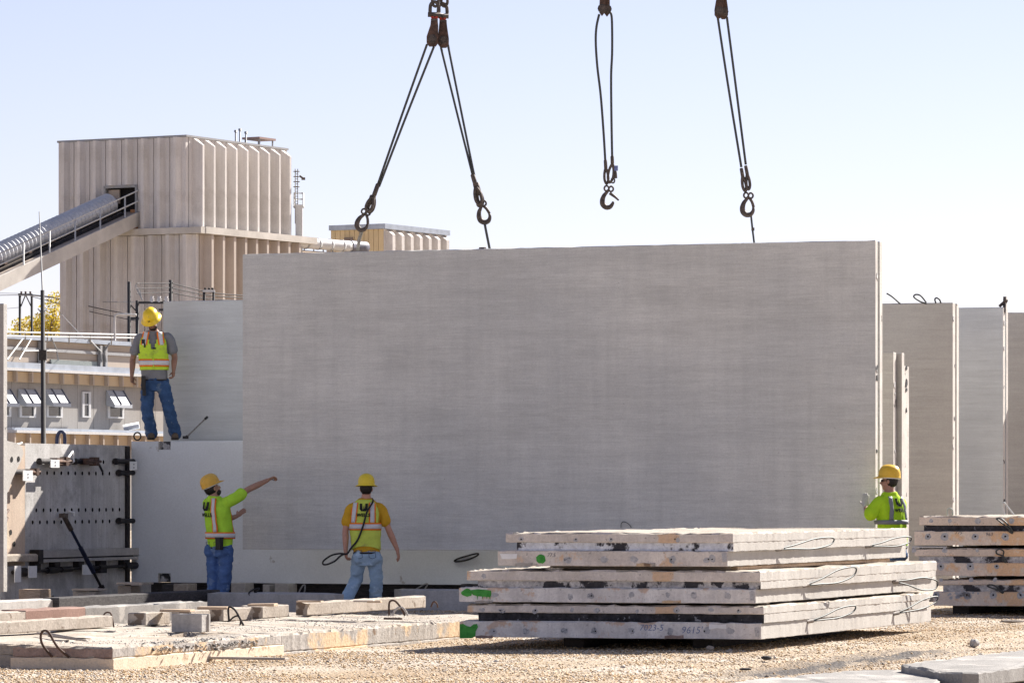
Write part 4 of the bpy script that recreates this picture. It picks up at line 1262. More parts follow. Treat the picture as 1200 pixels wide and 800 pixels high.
prism(bm, rect(Pb + ND * 0.006, UD, L - 0.02, ND, 0.20), z0, z1, seg=0.12, jit=0.008, ch=0.02, seed=92, chip=0.03); obj('ledge', bm, M['old'], bw)
bm = bm_new(); prism(bm, rect(Pb + ND * 0.006, UD, L - 0.1, ND, 0.13), 0.05, z0 - 0.06, seg=0.15, jit=0.006, ch=0.02, seed=93); obj('base_block', bm, M['form'], bw)
clc = root('screw_clamp', bwp(13, 670, .2), 'clamp with white tag low on the brown wall end at the left edge', 'clamp', 'screw clamps on the form wall')
bm = bm_new(); tube(bm, [bwp(2, 670, .17), bwp(28, 669.5, .17)], 0.03, 8); tube(bm, [bwp(7, 670, .17), bwp(17, 669.8, .17)], 0.06, 8); obj('bar', bm, M['black_steel'], clc)
bm = bm_new(); box(bm, bwp(19.5, 669.5, .24), UD * .12, ND * .006, ZD * .08); box(bm, bwp(2, 672, .24), UD * .09, ND * .006, ZD * .11); obj('tag', bm, M['white_tag'], clc)
# crumbs along the top of the walls
rnd = random.Random(3)
wires('sling_end', 'pale bent strap end on top of the brown wall end', [[bwp(18, 523, -.02), bwp(21, 520.5, -.02), bwp(25, 520, -.02), bwp(27, 518.5, -.02)]], 0.018, 'white_steel', 'strap')

# ================================================================== STACKS OF SLABS
def text_on(name, s, P, ax, up, nrm, size, m, parent, shear=0.0):
    cu = bpy.data.curves.new('t', 'FONT'); cu.body = s; cu.size = size; cu.resolution_u = 2; cu.shear = shear
    to = bpy.data.objects.new('t', cu); COL.objects.link(to)
    dg = bpy.context.evaluated_depsgraph_get()
    me = bpy.data.meshes.new_from_object(to.evaluated_get(dg))
    bpy.data.objects.remove(to); bpy.data.curves.remove(cu)
    o0 = origin(parent)
    for v in me.vertices:
        q = P + ax * v.co.x + up * v.co.y + nrm * 0.003 - o0
        v.co = q
    me.materials.clear(); me.materials.append(m); me.name = name
    return obj(name, me, None, parent)

FV = Vector((0.970, -0.243, 0)).normalized()       # front faces of the stack
FN = Vector((-FV.y * -1, 0, 0))
FN = Vector((FV.y, -FV.x, 0))                      # out of the front face (towards the camera)
SN = Vector((UD.y, -UD.x, 0))                      # out of the side face

def stack_slab(name, label, C, zz, Lf, Ls, lower_m, upper_m, core_m, side_m, seed, group, du=0.0, upper_in=(0.07, 0.06), low_ext=0.0, core_rec=0.03, fr=FV, core_gap=None, side_step=0.0):
    """sandwich slab: C = front right bottom corner (plan), zz = z of: lower bottom, lower top, upper bottom, upper top"""
    z0, z1, z2, z3 = zz
    r = root(name, C - fr * (Lf / 2) + ZD * z0, label, 'precast slab', group)
    P0 = C - fr * Lf
    bm = bm_new()
    prism(bm, [P0, C, C + UD * Ls, P0 + UD * Ls], z0, z1, seg=0.07, jit=0.006, ch=0.008, seed=seed, chip=0.022)
    face_mat(bm, SN, 1, 0.75)
    obj('lower_layer', bm, [lower_m, side_m], r)
    li, ri = upper_in
    Q0, Q1 = P0 + fr * li + UD * 0.012, C + UD * 0.012 + fr * ri
    top = Ls - low_ext
    bm = bm_new()
    prism(bm, [Q0, Q1, Q1 + UD * top, Q0 + UD * top], z2, z3, seg=0.07, jit=0.007, ch=0.014, seed=seed + 1, chip=0.028)
    face_mat(bm, SN, 1, 0.75); face_mat(bm, ZD, 2, 0.8)
    obj('upper_layer', bm, [upper_m, side_m, M['gritty']], r)
    bm = bm_new()
    cg = core_rec
    E0, E1 = Q0 + UD * cg + fr * (0.10 if core_gap is None else core_gap), Q1 + UD * cg - fr * 0.004
    prism(bm, [E0, E1, E1 + UD * (top - 0.06), E0 + UD * (top - 0.06)], z1 - 0.004, z2 + 0.004, seg=0.06, jit=0.006, ch=0.004, seed=seed + 2)
    face_mat(bm, SN, 1, 0.3)
    obj('foam_core', bm, [core_m, side_m], r)
    return r

def side_pt(C, px, py, d=0.0):
    t = along(C, UD, px)
    q = C + UD * t
    return Vector((q.x, q.y, zat(py, q.y))) + SN * d
def front_pt(C, px, py, d=0.0, fr=FV):
    t = along(C, -fr, px)
    q = C - fr * t
    return Vector((q.x, q.y, zat(py, q.y))) + FN * d

def loop_part(parent, C, anchor, tip, wid, rad=0.0085, out=0.24, m='rope'):
    """lifting loop hanging out of the side face; anchor and tip in photo pixels on the face plane"""
    a = side_pt(C, *anchor)
    b = side_pt(C, *tip, out)
    s = (b - a)
    n = s.cross(SN).normalized()
    pts = [a, a + s * 0.25 + n * wid * 0.35 + SN * out * .12, a + s * 0.62 + n * wid + SN * out * .05, a + s * 0.92 + n * wid * 0.8, b, a + s * 0.93 - n * wid * 0.55, a + s * 0.65 - n * wid * 0.75, a + s * 0.28 - n * wid * 0.3 + SN * out * .10, a + SN * 0.005]
    bm = bm_new(); tube(bm, spline(pts, 6), rad, 6)
    o = obj('lifting_loop', bm, M[m], parent)
    bm = bm_new(); tube(bm, [a - SN * 0.01, a + s.normalized() * 0.07 + SN * 0.02], 0.022, 7); obj('ferrule', bm, M['iron'], o)
    return o

D1 = 41.05
def corner(px):
    """front right corner: all slabs of the stack share the front plane"""
    C = W(890, 400, D1); C.z = 0
    return C - FV * along(C, -FV, px)
k = FPX / D1
def zs(*pys): return [CAMZ + (HOR - p) / k for p in pys]
gA = 'precast slabs in the near stack'
# bottom slab
C1 = corner(892)
z0, z1, z2, z3 = zs(748.7, 729.4, 719.5, 709.6)
L1_ = along(C1, -FV, 538.5); S1_ = along(C1, UD, 1091)
s1 = stack_slab('stacked_slab', 'bottom slab of the near stack, black core, with 7023-5 written on its front', C1, (z0, z1, z2, z3), L1_, S1_, M['stack_wet'], M['stack'], M['foam'], M['stack_white'], 101, gA, upper_in=(0.075, 0.02), low_ext=0.12)
# middle slab
C2 = corner(885.5)
y0, y1, y2, y3 = zs(706.8, 689.6, 681.5, 668.6)
L2_ = along(C2, -FV, 538); S2_ = along(C2, UD, 1097)
s2 = stack_slab('stacked_slab', 'middle slab of the near stack with white drips and two green paint blobs', C2, (y0, y1, y2, y3), L2_, S2_, M['stack_wet'], M['stack'], M['foam_grey'], M['stack_white'], 111, gA, upper_in=(0.075, 0.04), low_ext=0.14)
# top slab
C3 = corner(852.5)
x0, x1, x2, x3 = zs(663.6, 645.4, 636.0, 624.2)
L3_ = along(C3, -FV, 583.5); S3_ = along(C3, UD, 1061.5)
s3 = stack_slab('stacked_slab', 'top slab of the near stack with one round green paint spot on its front', C3, (x0, x1, x2, x3), L3_, S3_, M['stack'], M['stack'], M['foam_blue'], M['stack_white'], 121, gA, upper_in=(0.075, 0.05), low_ext=0.10)

def blob(parent, name, C, pts, m, thick=0.004, d=0.002):
    bm = bm_new()
    fa = [bm.verts.new(front_pt(C, x, y, d + thick)) for x, y in pts]
    bk = [bm.verts.new(front_pt(C, x, y, d - 0.004)) for x, y in pts]
    bm.faces.new(fa)
    for i in range(len(pts)):
        bm.faces.new((fa[i], fa[(i + 1) % len(pts)], bk[(i + 1) % len(pts)], bk[i]))
    fixn(bm)
    return obj(name, bm, m, parent)
def ell(cx, cy, rx, ry, n=16, jit=0.12, seed=0):
    rr = random.Random(seed)
    return [(cx + rx * math.cos(2 * math.pi * q / n) * (1 + rr.uniform(-jit, jit)), cy + ry * math.sin(2 * math.pi * q / n) * (1 + rr.uniform(-jit, jit))) for q in range(n)]
blob(s3, 'paint_mark', C3, ell(634, 654.5, 5.6, 5.6, seed=1), M['green'])
blob(s2, 'paint_mark', C2, ell(547.5, 694, 6.5, 4.6, seed=2), M['green'])
blob(s2, 'paint_mark', C2, [(552, 691), (560, 690), (568, 690.5), (575.5, 691.5), (576, 696), (574.6, 699.2), (574.2, 702.5), (573.6, 699), (571, 698.8), (570.6, 701.6), (570, 698.8), (566, 698.6), (565.6, 701.5), (564.9, 698.4), (560, 698.2), (559.6, 702), (558.9, 698), (554, 696.5)], M['green'])
blob(s1, 'paint_mark', C1, [(539, 731), (543, 730.5), (547, 733), (551, 734), (555, 731), (559, 730.5), (560, 734), (557.5, 739), (557, 745), (553, 747.4), (539, 747.4)], M['green'])
# white label smears, rusty mortar patches
blob(s3, 'paper_label', C3, [(586, 648.5), (600, 648.8), (606, 648.5), (605.6, 654), (597, 654.8), (588, 654.5)], M['white_tag'])
blob(s1, 'paper_label', C1, [(831, 731), (842, 732), (851, 731), (851, 736.5), (840, 735.5), (831, 737)], M['white_tag'])
for s, C, px, py, w, h in ((s3, C3, 614, 661, 10, 2.2), (s3, C3, 757, 661.2, 11, 2.2), (s2, C2, 567, 704.6, 10, 1.6), (s2, C2, 787, 704.6, 11, 1.8), (s1, C1, 567.5, 745.6, 10, 1.8), (s1, C1, 790, 745.6, 11, 2.0)):
    blob(s, 'mortar_patch', C, [(px - w, py + h), (px - w, py - h * .5), (px - w * .3, py - h), (px + w * .4, py - h * .6), (px + w, py - h), (px + w, py + h)], M['brown_edge'] if s is s1 else M['peeled'])
# smudged strand ends
rnd = random.Random(77)
for s, C, py, xs in ((s1, C1, 739, (579, 618, 660, 697, 741, 787, 827, 857)), (s1, C1, 715, (563, 586, 627, 668, 701, 748, 792, 835, 866)), (s2, C2, 697.5, (581, 669, 693, 740, 784, 812, 853)), (s2, C2, 675, (567,)), (s3, C3, 655, (666, 706, 743, 788, 829, 834)), (s3, C3, 631.5, (609, 674, 715, 792))):
    for x in xs:
        up = py < 640 or py in (715, 675)
        ax_, ay_ = rnd.uniform(2.8, 5.0), rnd.uniform(3.0, 4.8)
        if up: ax_ *= .8; ay_ *= .7
        o = blob(s, 'strand_end', C, ell(x + rnd.uniform(-2, 2), py + rnd.uniform(-1, 1), ax_, ay_, 10, 0.3, int(x)), M['smudge'], 0.002, (0.001 if not up else -0.0125))
        if rnd.random() < 0.5:
            blob(o, 'strand_hole', C, ell(x + rnd.uniform(-1.5, 1.5), py, 0.9, 1.0, 8, 0.3, int(x) + 3), M['hole'], 0.002, (0.0035 if not up else -0.010))
# corner notches in the lower layers
for s, C, px, py in ((s3, C3, 849.5, 653), (s2, C2, 882, 698), (s1, C1, 888, 740)):
    blob(s, 'edge_pit', C, [(px - 4, py - 5), (px, py - 6), (px + 2.2, py - 5), (px + 2.2, py + 5), (px - 2.5, py + 5.5)], M['smudge'], 0.003)
# handwriting
text_on('handwriting', '7023-5', front_pt(C1, 749, 738.2), FV, ZD, FN, 0.085, M['ink_blue'], s1, 0.2)
text_on('handwriting', "9615'", front_pt(C1, 798, 741.5), FV, ZD, FN, 0.095, M['ink_blue'], s1, 0.2)
text_on('handwriting', '77.5', front_pt(C3, 641, 652.0), FV, ZD, FN, 0.05, M['ink'], s3, 0.2)
# lifting loops on the lit side
loop_part(s3, C3, (909, 643.5), (951, 632), 0.055)
loop_part(s3, C3, (1014, 640), (1043, 631), 0.05)
loop_part(s2, C2, (941, 686), (977, 667), 0.07)
loop_part(s2, C2, (1046, 681), (1074, 683.5), 0.075)
loop_part(s1, C1, (946, 728), (976, 711), 0.05)
loop_part(s1, C1, (1047, 719), (1074, 700), 0.05)
# ragged core line along the side: small dark crumbs
def crumbs(parent, C, pts, seed):
    rr = random.Random(seed)
    bm = bm_new()
    for (xa, ya), (xb, yb), n in pts:
        for q in range(n):
            f = rr.random()
            P = side_pt(C, xa + (xb - xa) * f, ya + (yb - ya) * f + rr.uniform(-1.2, 1.2), 0.004)
            w_ = rr.uniform(0.01, 0.045); h_ = rr.uniform(0.006, 0.032)
            box(bm, P, UD * w_, SN * 0.004, ZD * h_)
    o = obj('foam_crumbs', bm, M['foam_grey'], parent); o['kind'] = 'stuff'
crumbs(s3, C3, (((895, 630), (960, 627.5), 16), ((960, 628), (1052, 625), 22)), 1)
crumbs(s2, C2, (((893, 681), (950, 676), 20), ((950, 679), (1030, 673), 34), ((1020, 674), (1085, 668), 50)), 2)
crumbs(s1, C1, (((897, 722), (940, 716), 12), ((944, 722), (970, 718), 16), ((988, 716), (1030, 712), 26)), 3)

def timber(name, label, P, d, L, n, T, z0, z1, m, cat='timber', group=None, seed=0, jit=0.003):
    bm = bm_new()
    prism(bm, rect(P, d, L, n, T), z0, z1, seg=0.25, jit=jit, ch=0.006, seed=seed)
    return single(name, bm, M[m], label, cat, group, base=P + ZD * z0)
def board_thing(label, C, px0, px1, py0, py1, inset, m='wood', seed=1, T=0.14):
    t0, t1 = along(C, UD, px0), along(C, UD, px1)
    P = C + UD * t0 - SN * (inset + T)
    return timber('board', label, P, UD, t1 - t0, SN, T, py0, py1, m, 'board', None, seed)
board_thing('long brown board between the top and middle slabs of the near stack', C3, 868, 1046, zs(669)[0] + 0.006, zs(663.6)[0] - 0.006, 0.03, seed=11)
timber('board', 'thin dark board between the middle and bottom slabs of the near stack', C2 + UD * 0.5 - FV * 2.2, FV, 2.15, UD, 0.1, z3 + 0.003, y0 - 0.002, 'wood_grey', 'board', None, 12)
timber('board', 'dark spacer board set deep under the top slab of the near stack', C3 + UD * 0.4 - FV * 1.9, FV, 1.8, UD, 0.1, y3 + 0.003, x0 - 0.002, 'wood_grey', 'board', None, 13)
for i, lb in enumerate(('dark bearer block under the left of the near stack', 'dark bearer block under the right of the near stack')):
    timber('bearer', lb, C1 + UD * 0.7 - FV * (2.2 - i * 1.3), FV, 0.2, UD, 4.6, -0.03, z0 - 0.003, 'timber_dark', 'bearer', 'bearers under the near stack', 14 + i)
# crumbs of mortar on top of the middle slab's left
rnd = random.Random(9)
bm = bm_new()
for q in range(5):
    P = front_pt(C2, 640 + q * 3 + rnd.uniform(-1, 1), 668.0, -0.12); P.z = y3 + 0.01
    ico(bm, P, rnd.uniform(0.02, 0.045), 1, (1.5, 1, .5), 0.2, q)
o = single('mortar_crumbs', bm, M['edge'], 'white mortar crumbs on the left of the middle slab in the near stack', 'crumbs', base=front_pt(C2, 645, 668), kind='stuff')

# ---- far right stack
D2 = 54.6
R1 = W(1290, 400, 52.6); R1.z = 0
def zr(*pys):
    return [CAMZ + (HOR - p) / (FPX / D2) for p in pys]
gB = 'precast slabs in the right stack'
F2 = Vector((0.985, -0.172, 0)).normalized()
FN2 = Vector((F2.y, -F2.x, 0))
def fr2(C, px, py, d=0.0):
    q = C - F2 * along(C, -F2, px)
    return Vector((q.x, q.y, zat(py, q.y))) + FN2 * d
specs = [('bottom slab of the right stack', 705.2, 689.2, 681.5, 675.0, 1094, M['stack_brown']),
         ('middle slab of the right stack, a white edge showing behind the worker', 671.2, 656.4, 649.0, 640.0, 1066, M['stack_brown']),
         ('top slab of the right stack with a small oval loop on its front', 636.4, 620.6, 614.0, 603.6, 1071.5, M['stack_brown'])]
RS = []
for i, (lb, a, b, c, d, xl, mt) in enumerate(specs):
    C = R1 + F2 * (0.05 * i)
    Lr_ = along(C, -F2, xl)
    zz = zr(a, b, c, d)
    r = stack_slab('stacked_slab', lb, C, zz, Lr_, 4.6, mt, mt, M['foam'] if i == 2 else M['foam_grey'], M['stack_white'], 141 + i * 7, gB, upper_in=(0.06, 0.03), fr=F2, core_rec=0.02, core_gap=0.05)
    RS.append((r, C, zz))
FVs, FNs = FV, FN
rnd = random.Random(5)
for i, (py, xs) in enumerate(((697, (1097, 1133, 1164, 1196)), (663.5, (1102.5, 1137, 1168)), (628.5, (1087.5, 1107, 1143, 1178)))):
    r, C, zz = RS[i]
    for x in xs:
        bm = bm_new()
        q = fr2(C, x, py, 0.001)
        disc(bm, q, FN2, rnd.uniform(0.03, 0.05), 0.003, 12, 0.15, int(x)); o = obj('strand_end', bm, M['smudge'], r)
        bm = bm_new(); disc(bm, q + FN2 * 0.003 + ZD * .004, FN2, 0.013, 0.003, 8, 0.2, int(x)); obj('strand_hole', bm, M['hole'], o)
for i, (py, xs) in enumerate(((679, (1103, 1138, 1166)), (644.5, (1071, 1107, 1145)), (610, (1091, 1113, 1146, 1185)))):
    r, C, zz = RS[i]
    for x in xs:
        bm = bm_new(); disc(bm, fr2(C, x, py, -0.011), FN2, rnd.uniform(0.022, 0.04), 0.003, 10, 0.2, int(x)); obj('strand_end', bm, M['smudge'], r)
for i, pts in ((2, [(1186.5, 624), (1180, 617), (1170, 609), (1168.5, 607.5), (1174, 607.6), (1182, 615), (1187, 622.5)]),
               (1, [(1179, 658), (1175, 651), (1169, 648.5), (1168, 645), (1172, 643), (1176.5, 645.5), (1176, 651), (1180, 657.5)]),
               (0, [(1175.5, 694), (1169, 690.5), (1160, 687.5), (1157.5, 685.5), (1163, 684.8), (1170, 688), (1171.5, 691), (1176, 693)])):
    r, C, zz = RS[i]
    bm = bm_new(); tube(bm, spline([fr2(C, x, y, 0.03 + 0.05 * math.sin(q * .5)) for q, (x, y) in enumerate(pts)], 5), 0.010, 6); tube(bm, [fr2(C, *pts[0], 0.0), fr2(C, pts[0][0] - 4, pts[0][1] - 3, .03)], .02, 7); obj('lifting_loop', bm, M['rope'], r)
text_on('handwriting', '775', fr2(RS[2][1], 1119, 625.5), F2, ZD, FN2, 0.06, M['ink'], RS[2][0], 0.15)
text_on('handwriting', '963', fr2(RS[2][1], 1155, 627.5), F2, ZD, FN2, 0.06, M['ink'], RS[2][0], 0.15)
C = RS[0][1]
bm = bm_new()
rr = random.Random(8)
for q in range(26):
    disc(bm, fr2(C, 1126 + rr.gauss(0, 8), 697 + rr.uniform(-3, 4), 0.001), FN2, rr.uniform(.01, .03), 0.003, 7, .3, q)
o = obj('grey_smear', bm, M['smudge'], RS[0][0]); o['kind'] = 'stuff'
P = RS[1][1] - F2 * along(RS[1][1], -F2, 1068)
timber('board', 'thin white board lying between the top and middle slabs of the right stack', P + UD * 0.02, F2, along(P, F2, 1109), UD, 0.3, RS[1][2][3] + 0.004, RS[1][2][3] + 0.025, 'white_steel', 'board', None, 15)
for i, nm in enumerate(('left', 'right')):
    C = RS[0][1]
    timber('bearer', nm + ' dark bearer under the right stack', C - F2 * (1.95 - i * 1.4) + UD * 0.5, F2, 0.2, UD, 3.5, -0.03, RS[0][2][0] - 0.003, 'timber_dark', 'bearer', 'bearers under the right stack', 16 + i)
    if i == 0:
        for q in (1, 2):
            zz0, zz1 = RS[q - 1][2][3], RS[q][2][0]
            timber('spacer', ('dark spacer between the bottom and middle slabs of the right stack', 'dark spacer between the middle and top slabs of the right stack')[q - 1], C - F2 * 1.5 + UD * 0.3, F2, 0.15, UD, 3.5, zz0 + (0.03 if q == 2 else 0.003), zz1 - 0.003, 'timber_dark', 'spacer', 'spacers in the right stack', 18 + q)

# ================================================================== LOW SLABS AND LITTER, LEFT FOREGROUND
LC0 = G(133, 783, 0.0)
ZS = 0.19
def lt(px): return along(LC0, UD, px)
def low_slab(label, t0, t1, v0, v1, um, lm, seed, zt=ZS, chip=0.05, front_m=None, zl=0.085):
    P = LC0 + UD * t0
    r = root('low_slab', P + UD * ((t1 - t0) / 2), label, 'concrete slab', 'concrete slabs lying flat on the gravel')
    a, b = P + VD * v0, P + VD * v1
    bm = bm_new(); prism(bm, [a, b, b + UD * (t1 - t0), a + UD * (t1 - t0)], -0.03, zl, seg=0.09, jit=0.006, ch=0.006, seed=seed); obj('lower_layer', bm, lm, r)
    ins = 0.015
    bm = bm_new(); prism(bm, [a + VD * ins + UD * ins, b - VD * ins + UD * ins, b - VD * ins + UD * (t1 - t0 - ins), a + VD * ins + UD * (t1 - t0 - ins)], zl + 0.002, zt, seg=0.06, jit=0.010, ch=0.02, seed=seed + 1, chip=chip)
    face_mat(bm, ZD, 1, 0.75)
    mats = [um, M['gritty']]
    if front_m:
        bm.normal_update()
        for f in bm.faces:
            if f.normal.dot(-UD) > 0.8: f.material_index = 2
        mats.append(front_m)
    obj('upper_layer', bm, mats, r)
    return r
tj1, tj2 = lt(333), lt(517)
low_slab('low slab with brown upper edge at the lower left, nearest to the camera', 0.0, tj1 - 0.01, -0.99, 0.0, M['peeled'], M['cream'], 201, front_m=M['brown_edge'])
low_slab('low slab left of the brown edged one, cut by the photo edge', 0.35, tj1 + 1.0, -2.6, -1.03, M['old'], M['old'], 211)
low_slab('low slab with orange peeled patches along its right side, behind the brown edged one', tj1 + 0.01, tj2 - 0.02, -3.0, -0.02, M['peeled'], M['peeled'], 221, zl=0.012)
low_slab('low slab end partly behind the left end of the near stack', tj2 + 0.01, tj2 + 2.6, -3.0, -0.05, M['peeled'], M['old'], 231, zl=0.012)

def beam_px(name, label, p0, p1, zb, zt, width, m, seed, cat='concrete beam', group=None, chip=0.02, side=-1, z_end=None):
    """beam running along UD; p0, p1 = photo columns of its visible long face at bottom points"""
    A = G(p0[0], p0[1], zb)
    L = along(A, UD, p1)
    bm = bm_new()
    prism(bm, rect(A, UD, L, VD * side, width), zb, zt, seg=0.10, jit=0.006, ch=0.012, seed=seed, chip=chip)
    return single(name, bm, M[m] if isinstance(m, str) else m, label, cat, group, base=A + ZD * zb)
beam_px('concrete_beam', 'short white concrete beam lying on the slabs at the left edge', (-30, 744.5), 132, ZS + 0.012, ZS + 0.125, 0.16, 'old', 301)
# long curb behind: pale, reddish, then grey length
Q0 = Vector(((0 - 600) / FPX * 45.0, 45.0, 0))
def curb(label, px0, px1, zt, m, seed, w=0.3):
    a, b = along(Q0, UD, px0), along(Q0, UD, px1)
    bm = bm_new(); prism(bm, rect(Q0 + UD * (a + .006), UD, b - a - .012, -VD, w), -0.03, zt, seg=0.12, jit=0.006, ch=0.012, seed=seed, chip=0.025)
    return single('concrete_curb', bm, M[m] if isinstance(m, str) else m, label, 'concrete curb', 'lengths of concrete curb at the left', base=Q0 + UD * (a + (b - a) / 2))
M['reddish'] = concrete('reddish stained concrete', (0.20, 0.115, 0.09), (0.30, 0.19, 0.155), scale=2.0, bump=0.5, grain=0.15, fleck=0.3)
curb('pale end of the low curb at the left edge', -40, 30, 0.25, 'old', 311)
curb('reddish brown length of the low curb left of the grey one', 30, 100, 0.255, 'reddish', 312)
curb('long length of the low curb with shade coloured in grey, behind the pale blocks', 100, 243, 0.25, 'slab_grey', 313)  # darker material stands in for the shadow on this length
# grey beam and dark timber behind the curb
A_ = W(-20, 400, 49.0); A_.z = 0
zt_ = zat(704, 49.5)
bm = bm_new(); prism(bm, rect(A_, UD, along(A_, UD, 69), -VD, 0.25), -0.02, zt_, seg=0.12, jit=0.006, seed=321, chip=0.02)
single('concrete_beam', bm, M['old_dark'], 'pale grey beam left of the dark timber, half in sun', 'concrete beam', base=A_)
A_ = W(69.5, 400, 50.6); A_.z = 0
bm = bm_new(); prism(bm, rect(A_, UD, along(A_, UD, 258), -VD, 0.22), 0.10, zat(700, 50.6), seg=0.2, jit=0.004, seed=322)
single('dark_timber', bm, M['timber_dark'], 'long dark timber lying behind the grey curb', 'timber', base=A_ + ZD * 0.1)
for i in range(2):
    P = A_ + UD * (0.5 + i * 2.8) - VD * 0.2
    bm = bm_new(); prism(bm, rect(P, UD, 0.2, VD, 0.18), -0.03, 0.098, seg=0.1, seed=323 + i)
    single('bearer', bm, M['timber_dark'], ('left bearer under the long dark timber', 'right bearer under the long dark timber')[i], 'bearer', base=P)
# wide grey sill on the ground under the low panel, behind the first worker
S0 = W(243, 400, 54.2); S0.z = 0
zt_ = zat(694, 54)
bm = bm_new(); prism(bm, rect(S0, VD, along(S0, VD, 392), UD, 0.3), -0.03, zt_, seg=0.2, jit=0.005, seed=331, chip=0.02)
single('concrete_beam', bm, M['old_dark'], 'brownish concrete beam on the ground between the two workers by the slab', 'concrete beam', base=S0)
S1 = W(470, 400, 55.5); S1.z = 0
bm = bm_new(); prism(bm, rect(S1, VD, 1.15, UD, 0.3), -0.03, zat(690, 55.5), seg=0.2, jit=0.005, seed=332, chip=0.02)
single('concrete_beam', bm, M['old_dark'], 'dark beam in shade under the raised slab, right of the walking worker', 'concrete beam', base=S1)
# beam under the walking worker
BM0 = G(347.5, 720.5, ZS)
beam_px('concrete_beam', 'long pale beam half in shadow, lying in front of the walking worker', (360, 720.5), 499, ZS + 0.01, ZS + 0.145, 0.13, 'old', 341)
# blocks
def block(label, px0, px1, pyb, h, w, m, seed, z=ZS, name='concrete_block', d=UD, n=None, jit=0.005):
    A = G(px0, pyb, z)
    L = along(A, d, px1)
    nn = -VD if n is None else n
    bm = bm_new(); prism(bm, rect(A, d, L, nn, w), z + 0.004, z + h, seg=0.08, jit=jit, ch=0.01, seed=seed, chip=0.015)
    return single(name, bm, M[m], label, 'concrete block', 'loose concrete blocks on the low slabs', base=A + ZD * z)
block('pale block left of the grey masonry block, part shaded', 171, 199, 732.5, 0.125, 0.20, 'old', 401)
block('pale block just behind the grey masonry block', 224, 246, 729.5, 0.125, 0.22, 'old', 402)
block('pale block carrying a board in the middle of the row', 262, 296, 728, 0.135, 0.26, 'old', 403)
block('pale block at the right end of the row, board on top', 308, 338.5, 724.2, 0.13, 0.26, 'old', 404)
# hollow masonry block, standing with its long side to the camera
cb = root('masonry_block', G(201, 740.5, ZS), 'grey hollow masonry block standing in the middle of the low slabs', 'masonry block')
A = G(201, 740.5, ZS)
Lc = along(A, VD, 236.5)
hc = 0.172
bm = bm_new()
dd = 0.19
wall_ = 0.03
prism(bm, rect(A, VD, Lc, UD, wall_), ZS + 0.004, ZS + hc, seg=0.08, jit=0.002, ch=0.004, seed=411)
prism(bm, rect(A + UD * (dd - wall_), VD, Lc, UD, wall_), ZS + 0.004, ZS + hc, seg=0.08, jit=0.002, ch=0.004, seed=412)
for q in (0.06, 0.5, 0.88):
    boxd(bm, A + VD * (Lc * q) + UD * wall_, VD, 0.022, UD, dd - 2 * wall_, ZS + 0.01, ZS + hc - 0.006)
obj('shell', bm, M['old_dark'], cb)
# boards
def flat_board(label, px0, px1, pyb, z, th, wd, m, seed, d=None):
    A = G(px0, pyb, z)
    dd = d or (VD * 0.85 + UD * 0.2).normalized()
    L = along(A, dd, px1)
    return timber('board', label, A, dd, L, Vector((-dd.y, dd.x, 0)), wd, z, z + th, m, 'board', 'loose boards on blocks and slabs', seed)
zb_ = ZS + 0.135
flat_board('board on the blocks, left of the first worker', 187, 223, 716.5, zb_ - 0.004, 0.022, 0.22, 'wood', 421)
flat_board('board on the blocks, right at the feet of the pointing worker', 231, 266, 713.8, zb_ + 0.006, 0.028, 0.2, 'wood', 422)
flat_board('board on the blocks, right of the pointing worker', 290, 321, 710.0, zb_ + 0.004, 0.026, 0.22, 'wood', 423)
flat_board('board on the left end of the long pale beam', 347, 376, 705.4, ZS + 0.149, 0.018, 0.16, 'wood', 424)
flat_board('grey board on the long pale beam under the walking worker', 414, 437, 705.0, ZS + 0.149, 0.022, 0.12, 'wood_grey', 425)
flat_board('brown board on the long pale beam by the walking worker', 430, 446, 705.8, ZS + 0.149, 0.02, 0.10, 'wood', 426)
def stick(label, pts, r, m='wood_grey', z=None, cat='stick'):
    bm = bm_new()
    P = [G(x, y, zz) for x, y, zz in pts]
    tube(bm, P, r, 6)
    return single('stick', bm, M[m], label, cat, 'sticks and laths lying about', base=P[0])
stick('bent lath on the low slab behind the brown edge', [(44, 741.5, ZS + .02), (62, 743, ZS + .03), (88, 748, ZS + .02), (106, 747, ZS + .02)], 0.013)
stick('second lath crossing the bent one on the low slab', [(57, 744.5, ZS + .02), (100, 750, ZS + .02)], 0.010)
flat_board('thin pale plank lying on the gravel beside the peeled slab', 243, 334, 771.8, 0.012, 0.02, 0.10, 'wood_grey', 431, d=(VD * 0.97 + UD * 0.02).normalized())
stick('small dark bar on the low slab below the wire hoops', [(450, 724.3, ZS + .008), (471, 724.6, ZS + .008)], 0.012, 'rust')

# under the standing panels: dunnage blocks
def dun(label, px0, px1, py0, py1, D, m, seed, depth=0.3, name='dunnage_block'):
    A = W(px0, 400, D); A.z = 0
    L = along(A, VD, px1)
    bm = bm_new(); prism(bm, rect(A, VD, L, UD, depth), max(-0.03, zat(py1, D)), zat(py0, D), seg=0.1, jit=0.004, ch=0.008, seed=seed)
    return single(name, bm, M[m], label, 'support block', 'support blocks under the standing panels', base=A)
dun('tan support block with a reddish left end at the foot of the form wall', 22, 47, 690, 703, 56.0, 'wood', 501)
dun('flat topped support block at the foot of the form wall, left of the prop foot', 85, 112, 692, 704, 57.5, 'old_dark', 502)
dun('pale square support block at the right foot of the form wall', 138, 153, 686, 701, 58.2, 'old', 503)
dun('dark support block under the left end of the low panel', 153.5, 166, 684.5, 702, 58.6, 'old_dark', 504)
bm = bm_new(); A_ = W(136, 400, 58.1); A_.z = 0
prism(bm, rect(A_, VD, along(A_, VD, 167), UD, 0.35), zat(684.6, 58.1), zat(682.0, 58.1), seg=0.1, seed=505); single('board', bm, M['wood_grey'], 'board lying across the two support blocks right of the form wall', 'board', base=A_)
